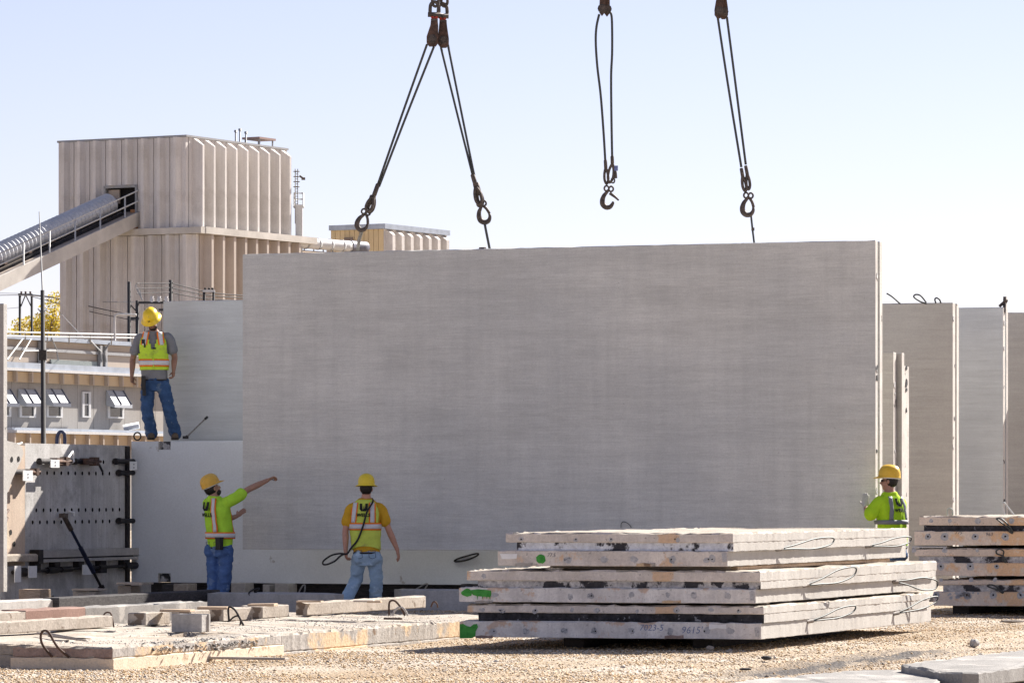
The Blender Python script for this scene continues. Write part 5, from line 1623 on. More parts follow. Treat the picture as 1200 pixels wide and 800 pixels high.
A_ = W(84, 400, 57.4); A_.z = 0
bm = bm_new(); prism(bm, rect(A_, VD, along(A_, VD, 114), UD, 0.3), zat(691.6, 57.4), zat(689.4, 57.4), seg=0.1, seed=506); single('board', bm, M['wood_grey'], 'board on the support block left of the prop foot', 'board', base=A_)
dun('dark brown support block under the low panel, left of the pale one', 190, 203, 684, 703, 60.0, 'timber_dark', 507)
dun('pale support block under the low panel, left of the pointing worker', 203.5, 220, 683.5, 692, 59.9, 'old', 508)
dun('brownish support block under the low panel, right of the pointing worker', 271, 287, 682.5, 703, 60.0, 'old_dark', 509)
dun('grey support block under the low panel between the two workers', 308, 316, 684.5, 704, 60.0, 'old_dark', 510)
dun('tan support block under the low panel, left of the walking worker', 322, 338, 683.5, 704, 59.9, 'old_dark', 511)
dun('dark support block under the low panel, right of the walking worker', 462, 505, 690, 704, 59.0, 'old_dark', 512)
dun('small dark pyramid block at the foot of the form wall', 50, 58, 697, 704, 56.5, 'timber_dark', 513, 0.12)
dun('dark support block under the low panel near the stack', 540, 560, 684, 704, 58.6, 'timber_dark', 514)
# dark strip added behind the blocks in place of the shade in the gap
SHADE0 = PB0 + UD * 0.30 - VD * 1.0
bm = bm_new(); prism(bm, rect(SHADE0, VD, 9.5, UD, 0.3), -0.03, 0.225, seg=0.5, seed=515); single('concrete_beam', bm, M['timber_dark'], 'added dark strip standing in for the shade beneath the standing panels', 'concrete beam', base=SHADE0)

# wire hoops
def hoop(label, pts, rad, m, group='bent wire hoops sticking out of the concrete'):
    bm = bm_new(); tube(bm, spline(pts, 6), rad, 6)
    return single('wire_hoop', bm, M[m], label, 'wire hoop', group, base=pts[0])
fp = LC0 - VD * 0.99 + VD * 0.0
def lf(px, py, d=0.0):       # front short face of the nearest slab
    P = LC0 + VD * along(LC0, VD, px) - UD * d
    return Vector((P.x, P.y, zat(py, P.y)))
hoop('bent rusty wire hoop on the brown front edge of the nearest low slab', [lf(60.5, 769, -.005), lf(55, 755, .08), lf(54, 745, .10), lf(56, 739.5, .10), lf(60, 738.5, .10), lf(64, 741.5, .10), lf(72, 757, .08), lf(80.5, 769.5, -.005)], 0.011, 'rust')
hz = lambda px, py, D: W(px, py, D)
Dh = 42.6
hoop('dark bent rod standing on the low slabs right of the masonry block', [hz(268.5, 728, Dh), hz(267.5, 716, Dh), hz(268, 711.5, Dh), hz(271, 711, Dh), hz(276, 715, Dh), hz(281, 724, Dh), hz(285.5, 732.5, Dh)], 0.012, 'black_steel')
hoop('second bend of the dark rod right of the masonry block', [hz(269, 727, Dh), hz(274, 722.5, Dh), hz(279, 721.5, Dh), hz(282, 727, Dh), hz(281, 733, Dh)], 0.010, 'black_steel')
Dh = 44.5
hoop('taller brown wire hoop on the low slab right of the walking worker', [hz(456, 721, Dh), hz(456, 707, Dh), hz(459, 703.2, Dh), hz(464, 704.5, Dh), hz(470, 712, Dh), hz(474.5, 721, Dh)], 0.012, 'rust')
hoop('shorter pale wire hoop beside the brown one right of the walking worker', [hz(460, 721, Dh), hz(463, 714.5, Dh), hz(468.5, 711.2, Dh), hz(473.5, 713, Dh), hz(478, 721, Dh)], 0.013, 'edge')
hoop('small rusty hoop at the right end of the long pale beam', [hz(505, 711, 47), hz(507, 706, 47), hz(509.5, 704.5, 47), hz(512, 707, 47), hz(513, 711.5, 47)], 0.010, 'rust')
hoop('small hoop at the right end of the short white beam', [hz(121, 722, 42), hz(123, 718.2, 42), hz(127, 717, 42), hz(130.5, 720, 42), hz(133.5, 734.5, 42)], 0.009, 'rust')
Dk = 58.5
for lb, pts, m in (('pale wire loop in the dark gap left of the walking worker', [(349, 697.5), (352, 690), (356.5, 684.5), (357.5, 690), (355, 697.5)], 'cable_light'),
                   ('pale wire loop in the dark gap right of the walking worker', [(487, 690), (490, 693.5), (494.5, 693), (500, 686.5), (500.5, 683.5), (494, 686), (487.5, 690)], 'cable_light'),
                   ('dark wire loop lying on the beam behind the pointing worker', [(296, 695), (293, 697), (292, 694), (297, 690.5), (304, 689), (300, 693.5), (294, 696.5)], 'black')):
    wires('wire_loop', lb, [[W(a, b, Dk if m != 'black' else 54.0) for a, b in pts]], 0.012, m)
# loops hanging on the low panel's face
def bface(px, py, d=0.02):
    P = PB0 + VD * along(PB0, VD, px) - UD * d
    return Vector((P.x, P.y, zat(py, P.y)))
wires('wire_loop', 'black wire loop on the low panel just left of the near stack', [[bface(533, 656.5), bface(538, 654), bface(548, 651), bface(560, 648.3, .05), bface(562, 649.5, .05), bface(556, 653, .05), bface(545, 656.5, .03), bface(535, 657.6), bface(533, 656.5)]], 0.013, 'black')
def hface(px, py, d=0.01):
    P = HP0 + VD * along(HP0, VD, px) - UD * d
    return Vector((P.x, P.y, zat(py, P.y)))
wires('wire_loop', 'faint short wire hoop on the raised slab above the near stack', [[hface(728, 618), hface(729, 613, .03), hface(733, 611, .05), hface(738, 614, .03), hface(740, 618)]], 0.005, 'rope')
# rod by the standing worker
Dr = 61.1
rd = root('pry_bar', W(217, 513, Dr), 'thin steel bar with a black foot leaning beside the worker standing up high', 'bar')
bm = bm_new(); tube(bm, [W(219, 511.5, Dr), W(241, 490, Dr)], 0.014, 6); obj('rod', bm, M['cable_light'], rd)
bm = bm_new(); tube(bm, [W(240, 491, Dr), W(243.5, 488, Dr)], 0.02, 6); obj('tip', bm, M['black'], rd)
bm = bm_new(); a = W(217.5, 512.3, Dr); box(bm, a, Vector((.04, 0, 0)), Vector((0, .04, 0)), ZD * 0.02); tube(bm, [a, W(220, 510.5, Dr)], .022, 6); obj('foot', bm, M['black'], rd)
wires('wire_loop', 'dark coil of wire on the wall top left of the worker standing up high', [[W(161 + 4 * math.cos(q), 511 + 4.5 * math.sin(q), 60.5) for q in [i * .52 for i in range(13)]]], 0.012, 'black')

# ================================================================== BROKEN SLABS, LOWER RIGHT
def poly_slab(label, top, zt, zb, m, seed, chip=0.015):
    P = [G(x, y, zt) for x, y in top]
    r = root('broken_slab', sum(P, Vector()) / len(P) - ZD * zt, label, 'concrete slab', 'broken slabs at the lower right')
    bm = bm_new(); prism(bm, P, zb, zt, seg=0.08, jit=0.007, ch=0.015, seed=seed, chip=chip); face_mat(bm, ZD, 1, 0.8)
    return r, bm
r, bm = poly_slab('pale slab piece at the bottom edge of the photo, nearest the camera', [(840, 806), (862, 797.5), (940, 790), (1000, 784.6), (1040, 783.2), (1072, 786.0), (1104, 784.4), (1101, 797), (1060, 812), (960, 830)], 0.12, 0.0, None, 601)
obj('slab_body', bm, [M['slab_grey'], M['slab_grey']], r)
r, bm = poly_slab('thick slab with dark sides at the lower right corner of the photo', [(1056, 777.5), (1090, 773), (1130, 768.6), (1200, 760.5), (1280, 752), (1290, 775), (1200, 779.5), (1147, 786.5), (1128, 786.8), (1100, 785.6)], 0.18, 0.06, None, 611)
obj('slab_body', bm, [M['slab_grey'], M['slab_grey']], r)
bm = bm_new(); P = [G(x, y, 0.06) for x, y in ((1075, 790), (1110, 796), (1155, 797), (1200, 791), (1290, 786), (1290, 776), (1180, 776), (1100, 782))]
prism(bm, P, -0.02, 0.058, seg=0.1, jit=0.006, seed=613); obj('lower_step', bm, M['slab_grey'], r)
bm = bm_new(); P = [G(x, y, 0.15) for x, y in ((1147, 790.5), (1200, 783.5), (1290, 779), (1290, 774), (1200, 780), (1148, 788.5))]
prism(bm, P, 0.09, 0.15, seg=0.1, jit=0.006, seed=614); obj('side_ledge', bm, M['old'], r)
def stone(label, px, py, rr, m, seed, sc=(1.3, 1, .8)):
    P = G(px, py, 0.0)
    bm = bm_new(); ico(bm, P + ZD * rr * .5, rr, 2, sc, .12, seed)
    return single('stone', bm, M[m], label, 'stone', 'single stones lying on the gravel', base=P)
stone('grey stone on the gravel in front of the thick dark sided slab', 1141.5, 756.3, 0.05, 'old_dark', 1, (1.0, 1, .9))
stone('dark stone on the gravel below the near stack', 898, 772.5, 0.034, 'timber_dark', 2, (1.5, 1, .6))
stone('pale grey lump under the front right edge of the near stack', 832, 760.5, 0.03, 'old', 3)
stone('dark flat lump left of the wheel tracks', 873, 785.5, 0.03, 'timber_dark', 4, (1.8, 1, .4))
stone('flat pale chip on the gravel near the right stack', 1186, 730.5, 0.06, 'old', 5, (2.4, 1, .35))

# ================================================================== LIFTING GEAR
def rp(px, py, dd=0.0, ref=None):
    D = htop(ref if ref is not None else px).y + dd
    return W(px, py, D)

def gear_rope(parent, pts, rad=0.0165, m='rope', name='wire_rope'):
    bm = bm_new(); tube(bm, spline(pts, 8), rad, 7)
    return obj(name, bm, M[m], parent)

def hook_part(parent, px, py, tilt, ref, sc=1.0, opened=False):
    """latched hook drawn in the plane facing the camera; px, py = centre of its bowl"""
    m = 0.0116 * sc
    D = htop(ref).y
    c = W(px, py, D)
    ct, st = math.cos(tilt), math.sin(tilt)
    def P(x, y, d=0.0):
        X = x * ct - y * st; Y = x * st + y * ct
        return c + Vector((X * m, d, -Y * m))
    bm = bm_new()
    path = [(0.5, -13.5), (-1.5, -10), (-4.6, -5.5), (-6.0, 0), (-5.0, 5.0), (-1.0, 8.0), (3.6, 7.2), (6.2, 3.2), (6.2, -1.0)]
    if opened: path[-1] = (6.6, 0.5)
    rad = [1.3, 1.8, 2.5, 3.1, 3.3, 3.1, 2.7, 2.0, 1.3]
    pts = spline([P(*q) for q in path], 5)
    rr = []
    for i in range(len(pts)):
        f = i / 5.0; a = int(min(f, 7.999)); rr.append((rad[a] + (rad[min(a + 1, 8)] - rad[a]) * (f - a)) * m)
    tube(bm, pts, rr, 10)
    h = obj('hook', bm, M['iron'], parent)
    bm = bm_new()
    if opened:
        tube(bm, [P(1.5, -9), P(8.5, -5), P(13, -1.5)], [1.9 * m, 1.5 * m, 1.0 * m], 8)
    else:
        tube(bm, spline([P(1.0, -11.5), P(4.4, -7.0), P(6.6, -1.0)], 4), 1.7 * m, 8)
    obj('latch', bm, M['iron'], h)
    for s in ((-3.4,) if not opened else (-3.0, )):
        pass
    for sx in (-1, 1):
        bm = bm_new()
        tube(bm, [P(sx * 2.7 + 2.9 * math.cos(q * math.pi / 8) * .9, -14.0 + 3.0 * math.sin(q * math.pi / 8), .012 * sx) for q in range(16)], 1.15 * m, 7, closed=True)
        obj('eye', bm, M['iron'], h)
    return h, P

def ferrule(parent, a, b, r0=0.03, name='ferrule'):
    bm = bm_new(); a = Vector(a); b = Vector(b)
    tube(bm, [a, a.lerp(b, .08), a.lerp(b, .92), b], [r0 * .7, r0, r0, r0 * .7], 9)
    return obj(name, bm, M['iron'], parent)

def thimble(parent, a, b, w_, rad=0.014):
    """rope eye (thimble) from ferrule end a to pin b"""
    a = Vector(a); b = Vector(b); d = b - a
    n = Vector((-d.z, 0, d.x)).normalized()
    pts = [a + n * 0.004, a + d * .35 + n * w_, a + d * .75 + n * w_ * 1.1, b, a + d * .75 - n * w_ * 1.1, a + d * .35 - n * w_, a - n * .004]
    bm = bm_new(); tube(bm, spline(pts, 4), rad, 7)
    return obj('rope_eye', bm, M['iron'], parent)

def sheave(parent, px0, px1, py0, py1, ref, dd=0.0, pin=None):
    """snatch block: two tapered cheek plates with a pin and a small sheave between"""
    D = htop(ref).y + dd
    (tx0, tx1), (bx0, bx1) = px0, px1
    out = [(tx0, py0), (tx1, py0), (tx1 + .5, py0 + 5), (bx1, py1 - 11), (bx1, py1 - 4), (bx1 - 3, py1), (bx0 + 3, py1), (bx0, py1 - 4), (bx0, py1 - 11), (tx0 - .5, py0 + 5)]
    blk = None
    for s in (-1, 1):
        bm = bm_new()
        y = s * 0.045
        fa = [bm.verts.new(W(a, b, D) + Vector((0, y - .012, 0))) for a, b in out]
        bk = [bm.verts.new(W(a, b, D) + Vector((0, y + .012, 0))) for a, b in out]
        bm.faces.new(fa); bm.faces.new(bk[::-1])
        for i in range(len(out)):
            bm.faces.new((fa[i], fa[(i + 1) % len(out)], bk[(i + 1) % len(out)], bk[i]))
        fixn(bm)
        o = obj('cheek_plate', bm, M['rust'], parent)
    cx, cy = (bx0 + bx1) / 2, py1 - 8
    c = W(cx, cy, D)
    bm = bm_new(); disc(bm, c + Vector((0, .03, 0)), Vector((0, -1, 0)), (bx1 - bx0) * 0.0116 * 0.42, 0.06, 18); obj('sheave_wheel', bm, M['iron'], parent)
    bm = bm_new(); tube(bm, [c + Vector((0, -.085, 0)), c + Vector((0, .085, 0))], 0.042, 10); tube(bm, [c + Vector((0, -.062, 0)), c + Vector((0, -.056, 0))], 0.062, 10); obj('pin', bm, M['iron'], parent)
    bm = bm_new(); box(bm, W((tx0 + tx1) / 2, py0 + 1.5, D), Vector(((tx1 - tx0) * .0058, 0, 0)), Vector((0, .055, 0)), ZD * .045); obj('yoke', bm, M['iron'], parent)

def shackle(parent, cx, pytop, pybot, w_, ref, dd=0.0, pin=True):
    D = htop(ref).y + dd
    pts = [(cx - w_, pybot), (cx - w_ - .6, pybot - 4), (cx - w_, pytop + 4), (cx - w_ * .5, pytop + .8), (cx, pytop), (cx + w_ * .5, pytop + .8), (cx + w_, pytop + 4), (cx + w_ + .6, pybot - 4), (cx + w_, pybot)]
    bm = bm_new(); tube(bm, spline([W(a, b, D) for a, b in pts], 4), 0.024, 8); obj('shackle_bow', bm, M['iron'], parent)
    if pin:
        bm = bm_new(); tube(bm, [W(cx - w_ - 3.2, pybot - .2, D), W(cx + w_ + 2.4, pybot + .2, D)], 0.034, 8); obj('shackle_pin', bm, M['iron'], parent)
        bm = bm_new(); tube(bm, [W(cx - 3, pybot + 1, D), W(cx - 1.5, pybot + 4.2, D), W(cx + 1.5, pybot + 4.2, D), W(cx + 3, pybot + 1, D)], 0.026, 7); obj('swivel', bm, M['red'], parent)
        bm = bm_new(); tube(bm, [W(cx, pybot + 3, D), W(cx, pybot + 8.5, D)], 0.022, 7); obj('swivel_stem', bm, M['rust'], parent)

def chain_up(parent, cx, py0, ref, n=10, dd=0.0):
    D = htop(ref).y + dd
    for k in range(n):
        y = py0 - k * 9.5
        bm = bm_new()
        c = W(cx, y, D)
        ax = Vector((1, 0, 0)) if k % 2 == 0 else Vector((0, 1, 0))
        tube(bm, [c + ax * (0.043 * math.cos(q * math.pi / 8)) + ZD * (0.075 * math.sin(q * math.pi / 8)) for q in range(16)], 0.020, 7, closed=True)
        obj('chain_link', bm, M['iron'], parent)

# left double sling
REF1 = 500
g1 = root('lifting_sling', W(512, 55, htop(REF1).y), 'double rope sling with two rusty blocks spreading to two hooks, left of the middle', 'lifting sling', 'lifting slings hanging from the crane')
for cx, dd in ((509.2, -0.06), (518.8, 0.06)):
    shackle(g1, cx, 2.5 if cx < 512 else 4.5, 17.5 if cx < 512 else 19, 4.6, REF1, dd)
    chain_up(g1, cx + (1.0 if cx < 512 else 2.0), 1.5, REF1, 8, dd)
sheave(g1, (505, 513), (500.0, 513.5), 25, 54.5, REF1, -0.07)
sheave(g1, (515, 523.5), (513.2, 526.0), 26.5, 56, REF1, 0.07)
hk, P = hook_part(g1, 424.6, 261.5, R(18), 424.6, 0.98)
a0 = rp(442.5, 217, 0, 424.6)
gear_rope(g1, [rp(500.5, 52, -.05, REF1), rp(471, 135, -.03, 460), a0])
gear_rope(g1, [rp(508.5, 55, -.05, REF1), rp(475, 139, -.03, 460), a0 + Vector((.02, 0, -.02))])
ferrule(g1, a0 + Vector((0.01, 0, .02)), rp(438, 230, 0, 424.6), 0.032); ferrule(g1, rp(437.5, 229, .02, 424.6), rp(434, 239, .02, 424.6), .045)
thimble(g1, rp(436.5, 231, -.02, 424.6), rp(430.5, 248, -.02, 424.6), 0.035, .022); thimble(g1, rp(438.5, 233, .03, 424.6), rp(432.5, 249, .03, 424.6), 0.03, .022)
bm = bm_new(); q = rp(423.5, 270.5, 0, 420)
tube(bm, [q, rp(420, 281, 0, 420), htop(418.5) - ZD * .02], 0.016, 6); tube(bm, [q + Vector((.02, .01, 0)), rp(422, 281, 0, 420), htop(419.5) - ZD * .02], 0.012, 6)
obj('strand_tail', bm, M['cable_light'], g1)
hk, P = hook_part(g1, 567.3, 252.5, R(-12), 567.3, 1.0)
a0 = rp(553.6, 204, 0, 567.3)
gear_rope(g1, [rp(516.8, 56, .05, REF1), rp(535, 130, .03, 540), a0])
gear_rope(g1, [rp(525, 53, .05, REF1), rp(540, 128, .03, 545), a0 + Vector((.025, 0, -.02))])
ferrule(g1, a0, rp(558, 219, 0, 567.3), 0.032); ferrule(g1, rp(557.5, 214, .02, 567.3), rp(561, 229, .02, 567.3), .045)
thimble(g1, rp(557.5, 219, -.02, 567.3), rp(562.5, 240, -.02, 567.3), 0.035, .022); thimble(g1, rp(560, 222, .03, 567.3), rp(564.5, 240, .03, 567.3), 0.028, .022)
gear_rope(g1, [rp(567.6, 260, 0, 570), rp(570.5, 275, 0, 572), htop(574.5) - ZD * .03], 0.018, 'rope', 'strand_tail')

# middle sling, hanging free
REF2 = 712
g2 = root('lifting_sling', W(708.5, 18, htop(REF2).y), 'free hanging bowed rope sling with an open hook and small blue tag, in the middle', 'lifting sling', 'lifting slings hanging from the crane')
sheave(g2, (703.5, 713), (702.5, 708.6), -14, 18.8, REF2, -0.06)
sheave(g2, (706, 714), (708.2, 714.6), -14, 19.4, REF2, 0.06)
chain_up(g2, 708.5, -18, REF2, 5)
gear_rope(g2, [rp(702.2, 17, 0, REF2), rp(699, 32, 0, REF2), rp(698.2, 50, 0, REF2), rp(700, 78, 0, REF2), rp(704, 112, 0, REF2), rp(707.3, 155, 0, REF2), rp(709.3, 188, 0, REF2)])
gear_rope(g2, [rp(714.5, 14, 0, REF2), rp(717, 22, 0, REF2), rp(717.4, 60, 0, REF2), rp(716.2, 90, 0, REF2), rp(716.6, 140, 0, REF2), rp(717.4, 184, 0, REF2)])
ferrule(g2, rp(709.4, 187.5, 0, REF2), rp(709.9, 197.5, 0, REF2), 0.024); ferrule(g2, rp(717.4, 182.8, 0, REF2), rp(717.6, 192, 0, REF2), 0.024)
thimble(g2, rp(709.9, 197, 0, REF2), rp(711, 215.5, 0, REF2), 0.022, .018)
thimble(g2, rp(717.6, 192, 0, REF2), rp(714.5, 214, 0, REF2), 0.03, .018)
bm = bm_new(); tube(bm, spline([rp(718, 193, 0, REF2), rp(721, 201, 0, REF2), rp(721.8, 209, 0, REF2)], 4), 0.020, 7); obj('rope_end', bm, M['iron'], g2)
bm = bm_new(); box(bm, rp(722, 197.2, -.02, REF2), Vector((.024, 0, 0)), Vector((0, .006, 0)), ZD * .034); obj('tag', bm, plain('pale blue tag', (.16, .2, .42), rough=.5), g2)
bm = bm_new(); tube(bm, [rp(718.3, 211.5, 0, REF2) + Vector((.022 * math.cos(q * math.pi / 8), 0, .034 * math.sin(q * math.pi / 8))) for q in range(16)], .011, 7, closed=True); obj('link', bm, M['iron'], g2)
hook_part(g2, 712.0, 235.0, R(6), REF2, 0.98, True)

# right sling
REF3 = 862
g3 = root('lifting_sling', W(845, 20, htop(REF3).y), 'taut two rope sling leaning to a closed hook, rightmost over the raised slab', 'lifting sling', 'lifting slings hanging from the crane')
sheave(g3, (841, 849), (837.5, 847), -12, 21.5, REF3, -0.05)
sheave(g3, (843, 850), (843, 853), -12, 22.5, REF3, 0.05)
chain_up(g3, 846, -16, REF3, 5)
gear_rope(g3, [rp(841, 20, 0, REF3), rp(854, 105, 0, REF3), rp(868.8, 196, 0, REF3)])
gear_rope(g3, [rp(851.8, 20, 0, REF3), rp(861.5, 95, 0, REF3), rp(874, 193, 0, REF3)])
ferrule(g3, rp(868.6, 197, 0, REF3), rp(870.4, 207.5, 0, REF3), 0.024); ferrule(g3, rp(873.8, 194, 0, REF3), rp(875.8, 205, 0, REF3), 0.024)
thimble(g3, rp(870.4, 207, 0, REF3), rp(873.5, 224, 0, REF3), 0.02, .02); thimble(g3, rp(875.8, 205, 0, REF3), rp(877.3, 222, 0, REF3), 0.02, .02)
hook_part(g3, 876.3, 243.5, R(3), REF3, 1.0)
gear_rope(g3, [rp(880, 251.5, 0, REF3), rp(881.8, 268, 0, REF3), htop(884.3) - ZD * .03], 0.014, 'rope', 'strand_tail')
bm = bm_new(); box(bm, rp(882.3, 268.5, -.01, REF3), Vector((.02, 0, 0)), Vector((0, .012, 0)), ZD * .02); obj('tape', bm, M['iron'], g3)

# ================================================================== PEOPLE
TMP = bpy.data.scenes.new('tmp')
def remesh(bm, voxel, smooth=4, wr=0.0, wscale=9.0, wstretch=(1, 1, 1), seed=0):
    me = bpy.data.meshes.new('tmp'); bm.to_mesh(me); bm.free()
    o = bpy.data.objects.new('tmp', me); TMP.collection.objects.link(o)
    md = o.modifiers.new('r', 'REMESH'); md.mode = 'VOXEL'; md.voxel_size = voxel
    if smooth:
        sm = o.modifiers.new('s', 'SMOOTH'); sm.iterations = smooth; sm.factor = 0.5
    vl = TMP.view_layers[0]
    vl.update()
    dg = vl.depsgraph
    out = bpy.data.meshes.new_from_object(o.evaluated_get(dg))
    bpy.data.objects.remove(o); bpy.data.meshes.remove(me)
    if wr:
        for v in out.vertices:
            p = Vector((v.co.x * wstretch[0], v.co.y * wstretch[1], v.co.z * wstretch[2])) * wscale + Vector((seed * 3.1, seed, 0))
            k = noise.noise(p) * 0.65 + noise.noise(p * 2.3) * 0.35
            v.co += v.normal * (k * wr)
    out.polygons.foreach_set('use_smooth', [True] * len(out.polygons))
    return out

def limb(bm, pts, radii, seg=14, flat=None):
    pts = [Vector(p) for p in pts]
    sp = spline(pts, 5)
    n = len(pts) - 1
    rr = []
    for i in range(len(sp)):
        f = min(i / 5.0, n - 1e-6); a = int(f)
        t = f - a
        t = t * t * (3 - 2 * t)
        rr.append(radii[a] * (1 - t) + radii[a + 1] * t)
    t0 = (sp[0] - sp[1]).normalized(); t1 = (sp[-1] - sp[-2]).normalized()
    pre = [(sp[0] + t0 * rr[0] * k, rr[0] * math.sqrt(max(0.02, 1 - k * k))) for k in (0.95, 0.75, 0.4)]
    post = [(sp[-1] + t1 * rr[-1] * k, rr[-1] * math.sqrt(max(0.02, 1 - k * k))) for k in (0.4, 0.75, 0.95)]
    P = [q for q, _ in pre] + sp + [q for q, _ in post]
    RR = [q for _, q in pre] + rr + [q for _, q in post]
    tube(bm, P, RR, seg)

def ell_m(bm, c, r, f, u, rx, ry, rz, sub=3):
    res = bmesh.ops.create_icosphere(bm, subdivisions=sub, radius=1.0)
    for v in res['verts']:
        x, y, z = v.co
        v.co = c + r * (x * rx) + f * (y * ry) + u * (z * rz)

def hand(bm, w, d, pn, curl, sgn, s=1.0):
    """w wrist, d hand direction, pn palm normal, sgn side of the thumb along d x pn"""
    d = d.normalized(); pn = (pn - d * pn.dot(d)).normalized(); sd = d.cross(pn)
    ell_m(bm, w + d * 0.048 * s, sd, d, pn, 0.043 * s, 0.056 * s, 0.018 * s, 2)
    ell_m(bm, w + d * 0.008 * s, sd, d, pn, 0.030 * s, 0.04 * s, 0.022 * s, 2)
    for k, (off, L) in enumerate(((0.030, 0.074), (0.010, 0.084), (-0.010, 0.078), (-0.029, 0.060))):
        b = w + d * (0.092 - abs(off) * .25) * s + sd * (off * sgn * s)
        dd = (d + sd * off * sgn * 2.0).normalized()
        pts = [b - dd * 0.02 * s, b]
        ang = 0
        for j, fr_ in enumerate((0.45, 0.32, 0.23)):
            ang += curl * (0.75 + 0.12 * k) * (0.8 if j == 0 else 1.0)
            pts.append(pts[-1] + (dd * math.cos(ang) + pn * math.sin(ang)) * (L * fr_ * s))
        limb(bm, pts, [0.0098 * s, 0.0098 * s, 0.0090 * s, 0.0082 * s, 0.0068 * s], 8)
    tb = w + d * 0.030 * s + sd * (0.032 * sgn * s)
    td = (d * 0.62 + sd * (sgn * 0.72) + pn * 0.30).normalized()
    p1 = tb + td * 0.034 * s
    td2 = (td * 0.8 + d * 0.45 + pn * (0.25 + curl * .5)).normalized()
    p2 = p1 + td2 * 0.030 * s
    limb(bm, [tb - td * 0.015 * s, tb, p1, p2], [0.014 * s, 0.0125 * s, 0.0108 * s, 0.0085 * s], 8)

class Torso:
    def __init__(self, keys, r, f):
        self.k = sorted(keys, key=lambda q: q[0])      # (z, cx, cy, a, b)
        self.r = r; self.f = f
    def at(self, z):
        k = self.k
        if z <= k[0][0]: return k[0][1:]
        for p, q in zip(k[:-1], k[1:]):
            if z <= q[0]:
                t = (z - p[0]) / (q[0] - p[0]); t = t * t * (3 - 2 * t) * 0.5 + t * 0.5
                return tuple(x + (y - x) * t for x, y in zip(p[1:], q[1:]))
        return k[-1][1:]
    def fold(self, x, y, z, off):
        if off < 0.008: return off
        q = Vector((x, y, z))
        k = noise.noise(Vector((x * 7, y * 7, z * 11 + x * 9 + self.k[0][1])))
        return off + 0.008 + 0.011 * k + 0.005 * noise.noise(q * 21)
    def ang(self, th, z, off=0.0):
        cx, cy, a, b = self.at(z)
        e = 2 / 2.35
        c, s = math.cos(th), math.sin(th)
        off = self.fold(a * c, b * s, z, off)
        x = (a + off) * math.copysign(abs(c) ** e, c); y = (b + off) * math.copysign(abs(s) ** e, s)
        return Vector((cx, cy, z)) + self.r * x + self.f * y
    def xz(self, x, z, side, off=0.0):
        cx, cy, a, b = self.at(z)
        off = self.fold(x, b * side * (1 - min(1, abs(x) / a) ** 2.35) ** (1 / 2.35), z, off)
        a2, b2 = a + off, b + off
        q = min(1.0, abs(x) / a2)
        y = b2 * (1 - q ** 2.35) ** (1 / 2.35)
        return Vector((cx, cy, z)) + self.r * x + self.f * (y * side)
    def loft(self, bm, z0, z1, n=22, m=28):
        rings = []
        for i in range(n + 1):
            z = z0 + (z1 - z0) * i / n
            rings.append([bm.verts.new(self.ang(2 * math.pi * j / m, z)) for j in range(m)])
        for a, b in zip(rings[:-1], rings[1:]):
            for j in range(m):
                bm.faces.new((a[j], a[(j + 1) % m], b[(j + 1) % m], b[j]))
        bm.faces.new(rings[0][::-1]); bm.faces.new(rings[-1])

def grid_obj(name, fn, nu, nv, mat, parent, thick=0.004, skip=None, closed=False):
    bm = bm_new()
    vs = [[bm.verts.new(fn(i / nu, j / nv)) for i in range(nu + (0 if closed else 1))] for j in range(nv + 1)]
    for j in range(nv):
        for i in range(nu):
            if skip and skip((i + .5) / nu, (j + .5) / nv): continue
            i2 = (i + 1) % nu if closed else i + 1
            bm.faces.new((vs[j][i], vs[j][i2], vs[j + 1][i2], vs[j + 1][i]))
    bmesh.ops.delete(bm, geom=[v for v in bm.verts if not v.link_faces], context='VERTS')
    fixn(bm)
    o = obj(name, bm, mat, parent, True, local=True)
    sm = o.modifiers.new('thick', 'SOLIDIFY'); sm.thickness = thick; sm.offset = 0
    return o

